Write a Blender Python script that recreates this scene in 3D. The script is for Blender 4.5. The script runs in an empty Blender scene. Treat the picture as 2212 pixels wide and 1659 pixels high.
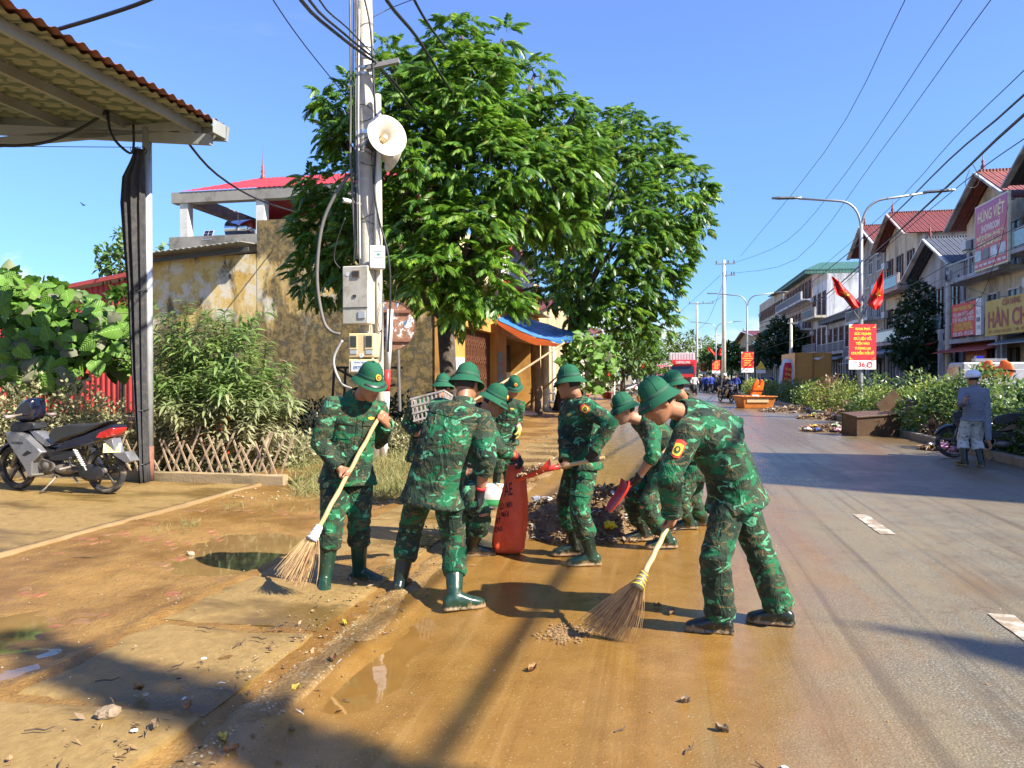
import bpy, bmesh, math, random
import numpy as np
from mathutils import Vector, Matrix, noise as mnoise
from mathutils.bvhtree import BVHTree
R = math.radians
random.seed(7); rng = np.random.default_rng(11)
scene = bpy.context.scene
COL = scene.collection
# ------------------------------------------------------------------ camera
H = 1.55; F = 1593.0; CX = 1106.0; CY = 829.5; HOR = 810.0
PITCH = math.atan((CY - HOR) / F)
cam = bpy.data.cameras.new('camera'); cam.lens = 36 * F / 2212; cam.sensor_width = 36
cam.clip_start = 0.05; cam.clip_end = 5000
camo = bpy.data.objects.new('camera', cam); COL.objects.link(camo)
camo.location = (0, 0, H); camo.rotation_euler = (math.pi / 2 - PITCH, 0, 0)
scene.camera = camo
# ------------------------------------------------------------------ world, sun, exposure
EL = R(42.0); SH = Vector((0.855, -0.519, 0)).normalized()
SUN = Vector((SH.x * math.cos(EL), SH.y * math.cos(EL), math.sin(EL)))
world = bpy.data.worlds.new('World'); scene.world = world; world.use_nodes = True
wt = world.node_tree; wt.nodes.clear()
sky = wt.nodes.new('ShaderNodeTexSky'); sky.sky_type = 'NISHITA'; sky.sun_disc = False
sky.sun_elevation = EL; sky.sun_rotation = math.atan2(SH.x, SH.y)
sky.altitude = 200; sky.air_density = 1.0; sky.dust_density = 0.25; sky.ozone_density = 6.0
wbg = wt.nodes.new('ShaderNodeBackground'); wbg.inputs[1].default_value = 0.096
wout = wt.nodes.new('ShaderNodeOutputWorld')
# low cumulus banks all round the horizon
tc = wt.nodes.new('ShaderNodeTexCoord'); sep = wt.nodes.new('ShaderNodeSeparateXYZ')
wt.links.new(tc.outputs['Generated'], sep.inputs[0])
mp = wt.nodes.new('ShaderNodeMapping'); mp.inputs['Scale'].default_value = (1, 1, 1.9)
wt.links.new(tc.outputs['Generated'], mp.inputs[0])
cn = wt.nodes.new('ShaderNodeTexNoise'); cn.inputs['Scale'].default_value = 5.2; cn.inputs['Detail'].default_value = 9; cn.inputs['Roughness'].default_value = 0.58
wt.links.new(mp.outputs[0], cn.inputs['Vector'])
hr = wt.nodes.new('ShaderNodeMapRange'); hr.inputs[1].default_value = 0.0; hr.inputs[2].default_value = 0.20
hr.inputs[3].default_value = 0.18; hr.inputs[4].default_value = -0.20
wt.links.new(sep.outputs[2], hr.inputs[0])
ad = wt.nodes.new('ShaderNodeMath'); ad.operation = 'ADD'; wt.links.new(cn.outputs[0], ad.inputs[0]); wt.links.new(hr.outputs[0], ad.inputs[1])
cr = wt.nodes.new('ShaderNodeMapRange'); cr.interpolation_type = 'SMOOTHSTEP'; cr.inputs[1].default_value = 0.50; cr.inputs[2].default_value = 0.62
cr.inputs[3].default_value = 0; cr.inputs[4].default_value = 0.85
wt.links.new(ad.outputs[0], cr.inputs[0])
# thin high wisps
mp2 = wt.nodes.new('ShaderNodeMapping'); mp2.inputs['Scale'].default_value = (1.2, 1.2, 7)
wt.links.new(tc.outputs['Generated'], mp2.inputs[0])
cn2 = wt.nodes.new('ShaderNodeTexNoise'); cn2.inputs['Scale'].default_value = 2.4; cn2.inputs['Detail'].default_value = 7
wt.links.new(mp2.outputs[0], cn2.inputs['Vector'])
cr2 = wt.nodes.new('ShaderNodeMapRange'); cr2.interpolation_type = 'SMOOTHSTEP'; cr2.inputs[1].default_value = 0.62; cr2.inputs[2].default_value = 0.95; cr2.inputs[4].default_value = 0.35
wt.links.new(cn2.outputs[0], cr2.inputs[0])
mxa = wt.nodes.new('ShaderNodeMath'); mxa.operation = 'MAXIMUM'; wt.links.new(cr.outputs[0], mxa.inputs[0]); wt.links.new(cr2.outputs[0], mxa.inputs[1])
sat = wt.nodes.new('ShaderNodeHueSaturation'); sat.inputs['Hue'].default_value = 0.507; sat.inputs['Saturation'].default_value = 1.1; sat.inputs['Value'].default_value = 1.0
wt.links.new(sky.outputs[0], sat.inputs['Color'])
gr_ = wt.nodes.new('ShaderNodeValToRGB'); e_ = gr_.color_ramp.elements   # the haze-free air here keeps the horizon blue: even out the sky by elevation
for q_, c_ in ((0.0, (.46, .58, .62, 1)), (0.12, (.64, .74, .78, 1)), (0.30, (1.10, 1.04, 1.02, 1)), (0.55, (1.55, 1.22, 1.3, 1)), (1.0, (1.6, 1.25, 1.3, 1))):
 if q_ in (0.0, 1.0): el_ = e_[0 if q_ == 0 else -1]
 else: el_ = e_.new(q_)
 el_.color = c_
wt.links.new(sep.outputs[2], gr_.inputs[0])
shp = wt.nodes.new('ShaderNodeMix'); shp.data_type = 'RGBA'; shp.blend_type = 'MULTIPLY'; shp.inputs[0].default_value = 1.0
wt.links.new(sat.outputs[0], shp.inputs[6]); wt.links.new(gr_.outputs[0], shp.inputs[7])
cmx = wt.nodes.new('ShaderNodeMix'); cmx.data_type = 'RGBA'
cmx.inputs[7].default_value = (4.6, 4.9, 5.4, 1)
wt.links.new(mxa.outputs[0], cmx.inputs[0]); wt.links.new(shp.outputs[2], cmx.inputs[6])
wt.links.new(cmx.outputs[2], wbg.inputs[0]); wt.links.new(wbg.outputs[0], wout.inputs[0])
sl = bpy.data.lights.new('sun', 'SUN'); sl.energy = 5.0; sl.angle = R(0.53); sl.color = (1.0, 0.93, 0.80)
so = bpy.data.objects.new('sun', sl); COL.objects.link(so); so.rotation_euler = (-SUN).to_track_quat('-Z', 'Y').to_euler(); so.location = (20, -10, 30)
vs = scene.view_settings; vs.view_transform = 'Standard'; vs.look = 'None'; vs.exposure = 1.48; vs.gamma = 1; vs.use_curve_mapping = False
scene.cycles.max_bounces = 6; scene.cycles.diffuse_bounces = 3; scene.cycles.glossy_bounces = 3; scene.cycles.transmission_bounces = 4; scene.cycles.transparent_max_bounces = 6
scene.cycles.use_denoising = True
# ------------------------------------------------------------------ pixel and road frames
cP, sP = math.cos(PITCH), math.sin(PITCH)
def ray(px, py):
 a = (px - CX) / F; b = -(py - CY) / F
 return Vector((a, cP + b * sP, -sP + b * cP))      # y component is depth
def P(px, py, D):
 d = ray(px, py); return Vector((0, 0, H)) + d * (D / d.y)
def G(px, py, z=0.0):
 d = ray(px, py); return Vector((0, 0, H)) + d * ((z - H) / d.z)
TH = math.atan((1430 - 1106) / 1593.0); cT, sT = math.cos(TH), math.sin(TH)
def UV(u, v, z=0.0):
 return Vector((u * cT + v * sT, -u * sT + v * cT, z))
def toUV(p):
 return (p.x * cT - p.y * sT, p.x * sT + p.y * cT)
UA = Vector((cT, -sT, 0)); VA = Vector((sT, cT, 0)); ZA = Vector((0, 0, 1))
def VPU(px, u, y=None):            # depth at which pixel column px meets the plane u = const
 return u / (cT * (px - CX) / F - sT)
# ------------------------------------------------------------------ mesh builder
class MB:
 def __init__(s): s.v = []; s.f = []
 def add(s, vs, fs):
  b = len(s.v); s.v += [tuple(x) for x in vs]; s.f += [tuple(b + i for i in f) for f in fs]; return s
 def box(s, c, size, rot=None):
  c = Vector(c); hx, hy, hz = size[0] / 2, size[1] / 2, size[2] / 2
  pts = [Vector((x, y, z)) for x in (-hx, hx) for y in (-hy, hy) for z in (-hz, hz)]
  if rot is not None: pts = [rot @ p for p in pts]
  return s.add([c + p for p in pts], [(0, 1, 3, 2), (4, 6, 7, 5), (0, 4, 5, 1), (2, 3, 7, 6), (0, 2, 6, 4), (1, 5, 7, 3)])
 def bar(s, a, b, w, h, up=ZA):
  a = Vector(a); b = Vector(b); t = (b - a).normalized(); x = t.cross(up)
  if x.length < 1e-5: x = t.cross(Vector((1, 0, 0)))
  x.normalize(); z = x.cross(t)
  pts = []
  for p in (a, b):
   for i, j in ((-1, -1), (1, -1), (1, 1), (-1, 1)): pts.append(p + x * (i * w / 2) + z * (j * h / 2))
  return s.add(pts, [(0, 1, 2, 3), (7, 6, 5, 4), (0, 4, 5, 1), (1, 5, 6, 2), (2, 6, 7, 3), (3, 7, 4, 0)])
 def tube(s, pts, r, n=8, caps=True):
  pts = [Vector(p) for p in pts]; m = len(pts)
  rs = r if isinstance(r, (list, tuple)) else [r] * m
  x = None; rings = []
  for i, p in enumerate(pts):
   t = (pts[min(i + 1, m - 1)] - pts[max(i - 1, 0)])
   if t.length < 1e-9: t = Vector((0, 0, 1))
   t.normalize()
   if x is None:
    x = t.cross(Vector((0, 0, 1)))
    if x.length < 0.05: x = t.cross(Vector((1, 0, 0)))
   x = (x - t * x.dot(t)); x.normalize(); y = t.cross(x)
   rings.append([p + (x * math.cos(2 * math.pi * k / n) + y * math.sin(2 * math.pi * k / n)) * rs[i] for k in range(n)])
  return s.rings(rings, caps)
 def rings(s, rings, caps=True, closed=True):
  n = len(rings[0]); b = len(s.v)
  for r in rings: s.v += [tuple(p) for p in r]
  m = len(rings)
  for i in range(m - 1):
   for k in range(n if closed else n - 1):
    k2 = (k + 1) % n
    s.f.append((b + i * n + k, b + i * n + k2, b + (i + 1) * n + k2, b + (i + 1) * n + k))
  if caps:
   s.f.append(tuple(b + k for k in reversed(range(n)))); s.f.append(tuple(b + (m - 1) * n + k for k in range(n)))
  return s
 def lathe(s, prof, n=24, M=None, sx=1, sy=1):
  M = M or Matrix.Identity(4)
  return s.rings([[M @ Vector((r * sx * math.cos(2 * math.pi * k / n), r * sy * math.sin(2 * math.pi * k / n), z)) for k in range(n)] for r, z in prof], caps=False)
 def ball(s, c, r, n=10, m=7, M=None):
  rx, ry, rz = (r, r, r) if not isinstance(r, (tuple, list)) else r; c = Vector(c)
  rr = []
  for i in range(m + 1):
   a = -math.pi / 2 + math.pi * i / m; cr_ = max(math.cos(a), 0.02)
   rg = []
   for k in range(n):
    p = Vector((rx * cr_ * math.cos(2 * math.pi * k / n), ry * cr_ * math.sin(2 * math.pi * k / n), rz * math.sin(a)))
    rg.append(c + (M @ p if M is not None else p))
   rr.append(rg)
  return s.rings(rr)
 def quad(s, a, b, c, d): return s.add([a, b, c, d], [(0, 1, 2, 3)])
 def poly(s, pts): return s.add(pts, [tuple(range(len(pts)))])
 def prism(s, pts, off):
  n = len(pts); off = Vector(off); pts = [Vector(p) for p in pts]
  fs = [tuple(reversed(range(n))), tuple(n + i for i in range(n))] + [(i, (i + 1) % n, n + (i + 1) % n, n + i) for i in range(n)]
  return s.add(pts + [p + off for p in pts], fs)
 def grid(s, fn, nu, nv, closed_u=False):
  b = len(s.v)
  for j in range(nv + 1):
   for i in range(nu + 1): s.v.append(tuple(fn(i / nu, j / nv)))
  for j in range(nv):
   for i in range(nu):
    a = b + j * (nu + 1) + i; s.f.append((a, a + 1, a + nu + 2, a + nu + 1))
  return s
 def mesh(s, name):
  me = bpy.data.meshes.new(name); me.from_pydata(s.v, [], s.f); me.update(); return me
 def build(s, name, m, parent=None, smooth=False, loc=None, rz=None, bevel=0, auto=None):
  me = s.mesh(name); me.materials.append(m)
  bm = bmesh.new(); bm.from_mesh(me); bmesh.ops.recalc_face_normals(bm, faces=bm.faces)
  if bevel: bmesh.ops.bevel(bm, geom=bm.edges[:], offset=bevel, segments=1, affect='EDGES', clamp_overlap=True)
  bm.to_mesh(me); bm.free()
  if smooth: me.polygons.foreach_set('use_smooth', [True] * len(me.polygons))
  if auto is not None:
   me.polygons.foreach_set('use_smooth', [True] * len(me.polygons)); me.set_sharp_from_angle(angle=R(auto))
  return obj(name, me, parent, loc, rz)
def obj(name, data, parent=None, loc=None, rz=None):
 o = bpy.data.objects.new(name, data); COL.objects.link(o)
 if parent is not None: o.parent = parent
 if loc is not None: o.location = loc
 if rz is not None: o.rotation_euler = (0, 0, rz)
 return o
def tag(o, label=None, cat=None, group=None, kind=None):
 if label: o['label'] = label
 if cat: o['category'] = cat
 if group: o['group'] = group
 if kind: o['kind'] = kind
 return o
def thing(name, label, cat, loc=(0, 0, 0), rz=0, group=None):
 return tag(obj(name, None, None, loc, rz), label, cat, group)
RZ = -TH                    # objects laid out in the road frame are turned by this
def copy_tree(o, parent=None):
 c = o.copy(); COL.objects.link(c); c.parent = parent
 for ch in list(o.children): copy_tree(ch, c)
 return c
def raw_mesh(name, V, faces_flat, loop_tot, m=None, smooth=False):
 me = bpy.data.meshes.new(name); V = np.asarray(V, np.float32)
 faces_flat = np.asarray(faces_flat, np.int32); loop_tot = np.asarray(loop_tot, np.int32)
 me.vertices.add(len(V)); me.vertices.foreach_set('co', V.ravel())
 me.loops.add(len(faces_flat)); me.loops.foreach_set('vertex_index', faces_flat)
 me.polygons.add(len(loop_tot)); st = np.concatenate(([0], np.cumsum(loop_tot)[:-1])).astype(np.int32)
 me.polygons.foreach_set('loop_start', st); me.polygons.foreach_set('loop_total', loop_tot)
 if smooth: me.polygons.foreach_set('use_smooth', np.ones(len(loop_tot), bool))
 me.update(calc_edges=True); me.validate()
 if m: me.materials.append(m)
 return me
def scatter_mesh(name, tv, tf, pos, rot, sc, m, smooth=False):
 """many copies of a template in one mesh: tv (k,3), tf list, pos (n,3), rot (n,3,3) columns=axes, sc (n,) or (n,3)"""
 tv = np.asarray(tv, float); pos = np.asarray(pos, float); n = len(pos); k = len(tv)
 sc = np.asarray(sc, float)
 if sc.ndim == 1: sc = np.repeat(sc[:, None], 3, 1)
 L = tv[None] * sc[:, None, :]
 V = np.einsum('nij,nkj->nki', rot, L) + pos[:, None, :]
 ff = np.concatenate([np.array(f) for f in tf]); lt = np.array([len(f) for f in tf])
 FF = (ff[None] + (np.arange(n) * k)[:, None]).ravel(); LT = np.tile(lt, n)
 return raw_mesh(name, V.reshape(-1, 3), FF, LT, m, smooth)
def frames(fwd, up=None, roll=None):
 """rotation matrices with columns (x=side, y=fwd, z=up)"""
 fwd = np.asarray(fwd, float); fwd = fwd / np.linalg.norm(fwd, axis=1, keepdims=True)
 if up is None: up = np.tile(np.array([0, 0, 1.0]), (len(fwd), 1))
 x = np.cross(fwd, up); ln = np.linalg.norm(x, axis=1, keepdims=True)
 x = np.where(ln < 1e-3, np.array([[1.0, 0, 0]]), x / np.maximum(ln, 1e-6)); z = np.cross(x, fwd)
 if roll is not None:
  c = np.cos(roll)[:, None]; s_ = np.sin(roll)[:, None]; x, z = x * c + z * s_, z * c - x * s_
 return np.stack([x, fwd, z], axis=2)
WS = bpy.data.scenes.new('workshop')          # modifiers are applied here, away from the finished scene
def evaluated(o):
 inws = o.name in WS.collection.objects
 if not inws: WS.collection.objects.link(o)
 with bpy.context.temp_override(scene=WS, view_layer=WS.view_layers[0]):
  dg = bpy.context.evaluated_depsgraph_get(); dg.update(); me = bpy.data.meshes.new_from_object(o.evaluated_get(dg))
 if not inws: WS.collection.objects.unlink(o)
 return me
def remesh(mb, vox, smooth_it=2, factor=0.5, adapt=0.0):
 me = mb.mesh('tmp'); o = bpy.data.objects.new('tmp', me); WS.collection.objects.link(o)
 md = o.modifiers.new('r', 'REMESH'); md.mode = 'VOXEL'; md.voxel_size = vox; md.adaptivity = adapt
 if smooth_it:
  sm = o.modifiers.new('s', 'SMOOTH'); sm.factor = factor; sm.iterations = smooth_it
 out = evaluated(o); bpy.data.objects.remove(o); bpy.data.meshes.remove(me)
 out.polygons.foreach_set('use_smooth', [True] * len(out.polygons)); return out
# ------------------------------------------------------------------ materials
class NT:
 def __init__(s, name):
  s.m = bpy.data.materials.new(name); s.m.use_nodes = True; s.t = s.m.node_tree; s.t.nodes.clear()
  s.out = s.t.nodes.new('ShaderNodeOutputMaterial'); s.b = s.t.nodes.new('ShaderNodeBsdfPrincipled')
  s.t.links.new(s.b.outputs[0], s.out.inputs[0]); s._tc = None
 def n(s, ty, **kw):
  nd = s.t.nodes.new(ty)
  for k, v in kw.items(): setattr(nd, k, v)
  return nd
 def link(s, a, b): s.t.links.new(a, b)
 def setin(s, nd, key, val):
  i = nd.inputs[key]
  if hasattr(val, 'is_output'): s.link(val, i)
  else: i.default_value = val
 def coord(s, which='Object', scale=(1, 1, 1), loc=(0, 0, 0), rot=(0, 0, 0)):
  if s._tc is None: s._tc = s.n('ShaderNodeTexCoord')
  mpn = s.n('ShaderNodeMapping'); mpn.inputs['Scale'].default_value = scale; mpn.inputs['Location'].default_value = loc; mpn.inputs['Rotation'].default_value = rot
  s.link(s._tc.outputs[which], mpn.inputs[0]); return mpn.outputs[0]
 def noise(s, vec, scale, detail=4, rough=0.55, dist=0.0, out=0):
  nd = s.n('ShaderNodeTexNoise'); s.setin(nd, 'Vector', vec); nd.inputs['Scale'].default_value = scale; nd.inputs['Detail'].default_value = detail
  nd.inputs['Roughness'].default_value = rough; nd.inputs['Distortion'].default_value = dist; return nd.outputs[out]
 def voro(s, vec, scale, feature='F1', out=0, rand=1.0):
  nd = s.n('ShaderNodeTexVoronoi'); nd.feature = feature; s.setin(nd, 'Vector', vec); nd.inputs['Scale'].default_value = scale; nd.inputs['Randomness'].default_value = rand; return nd.outputs[out]
 def wave(s, vec, scale, dist=0, direction='X', detail=2):
  nd = s.n('ShaderNodeTexWave'); nd.bands_direction = direction; s.setin(nd, 'Vector', vec); nd.inputs['Scale'].default_value = scale; nd.inputs['Distortion'].default_value = dist; nd.inputs['Detail'].default_value = detail; return nd.outputs[1]
 def ss(s, val, a, b, lo=0.0, hi=1.0):
  nd = s.n('ShaderNodeMapRange'); nd.interpolation_type = 'SMOOTHSTEP'; s.setin(nd, 0, val)
  nd.inputs[1].default_value = a; nd.inputs[2].default_value = b; nd.inputs[3].default_value = lo; nd.inputs[4].default_value = hi; return nd.outputs[0]
 def lin(s, val, a, b, lo=0.0, hi=1.0):
  nd = s.n('ShaderNodeMapRange'); s.setin(nd, 0, val)
  nd.inputs[1].default_value = a; nd.inputs[2].default_value = b; nd.inputs[3].default_value = lo; nd.inputs[4].default_value = hi; return nd.outputs[0]
 def math(s, op, a, b=0.0):
  nd = s.n('ShaderNodeMath'); nd.operation = op; s.setin(nd, 0, a); s.setin(nd, 1, b); return nd.outputs[0]
 def mix(s, fac, a, b):
  nd = s.n('ShaderNodeMix'); nd.data_type = 'RGBA'
  s.setin(nd, 0, fac); s.setin(nd, 6, a if hasattr(a, 'is_output') else (*a[:3], 1)); s.setin(nd, 7, b if hasattr(b, 'is_output') else (*b[:3], 1)); return nd.outputs[2]
 def mul(s, a, c):
  nd = s.n('ShaderNodeMix'); nd.data_type = 'RGBA'; nd.blend_type = 'MULTIPLY'; nd.inputs[0].default_value = 1.0; s.setin(nd, 6, a); nd.inputs[7].default_value = (*c, 1); return nd.outputs[2]
 def xyz(s, vec):
  nd = s.n('ShaderNodeSeparateXYZ'); s.link(vec, nd.inputs[0]); return nd.outputs
 def bump(s, height, strength=0.3, dist=0.02, normal=None):
  nd = s.n('ShaderNodeBump'); s.setin(nd, 'Height', height); nd.inputs['Strength'].default_value = strength; nd.inputs['Distance'].default_value = dist
  if normal is not None: s.link(normal, nd.inputs['Normal'])
  return nd.outputs[0]
 def set(s, base=None, rough=None, metal=None, normal=None, spec=None, **kw):
  if base is not None: s.setin(s.b, 'Base Color', base if hasattr(base, 'is_output') else (*base[:3], 1))
  if rough is not None: s.setin(s.b, 'Roughness', rough)
  if metal is not None: s.setin(s.b, 'Metallic', metal)
  if normal is not None: s.link(normal, s.b.inputs['Normal'])
  if spec is not None: s.setin(s.b, 'Specular IOR Level', spec)
  for k, v in kw.items(): s.setin(s.b, k, v)
  return s.m
_M = {}
def mat(name, c, rough=0.6, metal=0.0, var=0.18, vs=6.0, bump=0.0, bs=40.0, dirt=None, da=0.35, spec=0.5, coord='Object', coat=0.0):
 """plain surface with uneven tone, fine relief and optional dirt colour in patches"""
 if name in _M: return _M[name]
 t = NT(name); v = t.coord(coord)
 nz = t.noise(v, vs, 5, 0.6)
 col = t.mix(t.lin(nz, 0.25, 0.75), tuple(x * (1 - var) for x in c), tuple(min(1, x * (1 + var)) for x in c))
 if dirt is not None:
  dn = t.noise(v, vs * 0.6, 8, 0.65, 0.3); col = t.mix(t.ss(dn, 0.48, 0.7, 0, da), col, dirt)
 kw = {}
 if bump: kw['normal'] = t.bump(t.noise(v, bs, 4, 0.6), bump, 0.02)
 if coat: kw['Coat Weight'] = coat; kw['Coat Roughness'] = 0.12
 t.set(col, t.lin(t.noise(v, vs * 2.3, 3), 0.3, 0.7, max(0.02, rough - 0.08), min(1, rough + 0.08)), metal, spec=spec, **kw)
 _M[name] = t.m; return t.m
def leafmat(name, c1, c2, c3=None, rough=0.42, trans=0.3, dust=None, dust_amt=0.0, flood=None, vein=None):
 t = NT(name); g = t.n('ShaderNodeNewGeometry'); rnd = g.outputs['Random Per Island']
 col = t.mix(t.ss(rnd, 0.0, 1.0), c1, c2)
 if c3 is not None: col = t.mix(t.ss(rnd, 0.90, 0.95), col, c3)
 v = t.coord('Object'); col = t.mix(t.ss(t.noise(v, .9, 3), .42, .62, 0, .55), col, c1)
 if dust is not None:
  col = t.mix(t.ss(t.noise(v, 2.2, 5, 0.7), 0.62 - dust_amt, 0.75 - dust_amt * 0.6, 0, 0.9), col, dust)
 if flood is not None:        # silt left on the leaves below the flood line
  hz_ = t.math('ADD', t.xyz(v)[2], t.math('MULTIPLY', t.math('SUBTRACT', t.noise(v, 3, 4), .5), 1.2)); col = t.mix(t.ss(hz_, flood + .35, flood - .45, 0, .8), col, (0.36, 0.33, 0.20))
 nv_ = None
 if vein is not None:         # midrib and side veins of a single large leaf
  xx = t.xyz(v); ax_ = t.math('ABSOLUTE', xx[0]); sv_ = t.math('SINE', t.math('MULTIPLY', t.math('SUBTRACT', xx[1], t.math('MULTIPLY', ax_, .75)), 38.0 / vein)); vm = t.math('MAXIMUM', t.ss(ax_, .035 * vein, .012 * vein), t.ss(sv_, .86, .98, 0, .6))
  col = t.mix(t.math('MULTIPLY', vm, .45), col, tuple(min(1, a * 1.5 + .03) for a in c2)); nv_ = t.bump(t.math('SUBTRACT', sv_, vm), .5, .012)
 t.set(col, rough, spec=0.5, normal=nv_)
 tr = t.n('ShaderNodeBsdfTranslucent'); hs = t.n('ShaderNodeHueSaturation'); hs.inputs['Value'].default_value = 1.7; hs.inputs['Hue'].default_value = 0.49
 t.link(col, hs.inputs['Color']); t.link(hs.outputs[0], tr.inputs[0])
 mx = t.n('ShaderNodeMixShader'); mx.inputs[0].default_value = trans
 t.link(t.b.outputs[0], mx.inputs[1]); t.link(tr.outputs[0], mx.inputs[2]); t.link(mx.outputs[0], t.out.inputs[0])
 return t.m
def text_mesh(txt, size, m, align='CENTER', extrude=0.0, bold=0.0, sx=1.0, shear=0.0):
 cu = bpy.data.curves.new('lettering', 'FONT'); cu.body = txt; cu.size = size; cu.align_x = align; cu.align_y = 'CENTER'
 cu.extrude = extrude; cu.offset = bold; cu.resolution_u = 3; cu.shear = shear
 o = bpy.data.objects.new('t', cu); WS.collection.objects.link(o); me = evaluated(o); bpy.data.objects.remove(o); bpy.data.curves.remove(cu)
 if sx != 1.0: me.transform(Matrix.Diagonal((sx, 1, 1, 1)))
 me.materials.clear(); me.materials.append(m); return me
def lettering(parent, txt, size, m, loc, rot, bold=0.0, sx=1.0, shear=0.0, width=None, extrude=0.0):
 me = text_mesh(txt, size, m, bold=bold, sx=sx, shear=shear, extrude=extrude)
 if width:
  xs = [v.co.x for v in me.vertices]
  if xs:
   w = max(xs) - min(xs); me.transform(Matrix.Diagonal((width / w, 1, 1, 1)))
 o = obj('lettering', me, parent, loc); o.rotation_euler = rot; return o
def gr(p): return Vector((p.x, p.y, 0))
M_black = mat('black_paint', (0.012, 0.012, 0.012), 0.4)
def bez(a, b, c, n=8): return [a * (1 - t) ** 2 + b * (2 * t * (1 - t)) + c * t * t for t in [i / n for i in range(n + 1)]]
# ================================================================== ground, road, pavement
def nz(x, y, z=0.0): return mnoise.noise(Vector((x, y, z)))
def sstep(x, a, b):
 t = min(1, max(0, (x - a) / (b - a))); return t * t * (3 - 2 * t)
def mudmat(name, wet=0.0, grass=False):
 t = NT(name); v = t.coord('Object'); x = t.xyz(v)
 big = t.noise(v, 0.9, 6, 0.6); mid = t.noise(v, 5, 6, 0.65); fine = t.noise(v, 45, 4, 0.6); grit = t.voro(v, 55)
 dry = t.mix(t.lin(mid, 0.3, 0.7), (0.265, 0.145, 0.046), (0.36, 0.21, 0.080))
 wetc = t.mix(t.lin(mid, 0.3, 0.7), (0.175, 0.086, 0.022), (0.26, 0.135, 0.042))
 wm = t.ss(t.math('ADD', big, wet), 0.40, 0.60)
 col = t.mix(wm, dry, wetc)
 col = t.mix(t.ss(t.noise(v, 20, 7, 0.74), 0.565, 0.68, 0, 0.75), col, (0.09, 0.055, 0.028))     # leaf mould specks
 col = t.mix(t.ss(grit, 0.16, 0.08, 0, 0.55), col, (0.46, 0.39, 0.30))                        # pale grit
 if grass: col = t.mix(t.ss(t.noise(v, 2.2, 5), 0.52, 0.66, 0, 0.8), col, (0.12, 0.13, 0.045))
 rough = t.math('SUBTRACT', 0.62, t.math('MULTIPLY', wm, 0.30))
 b1 = t.bump(mid, 0.55, 0.05); b2 = t.bump(t.noise(v, 22, 6, .72), 0.6, 0.02, b1); b3 = t.bump(grit, 0.35, 0.010, b2)
 return t.set(t.mul(col, (.74, .73, .53)), rough, normal=b3, spec=0.42)
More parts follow.
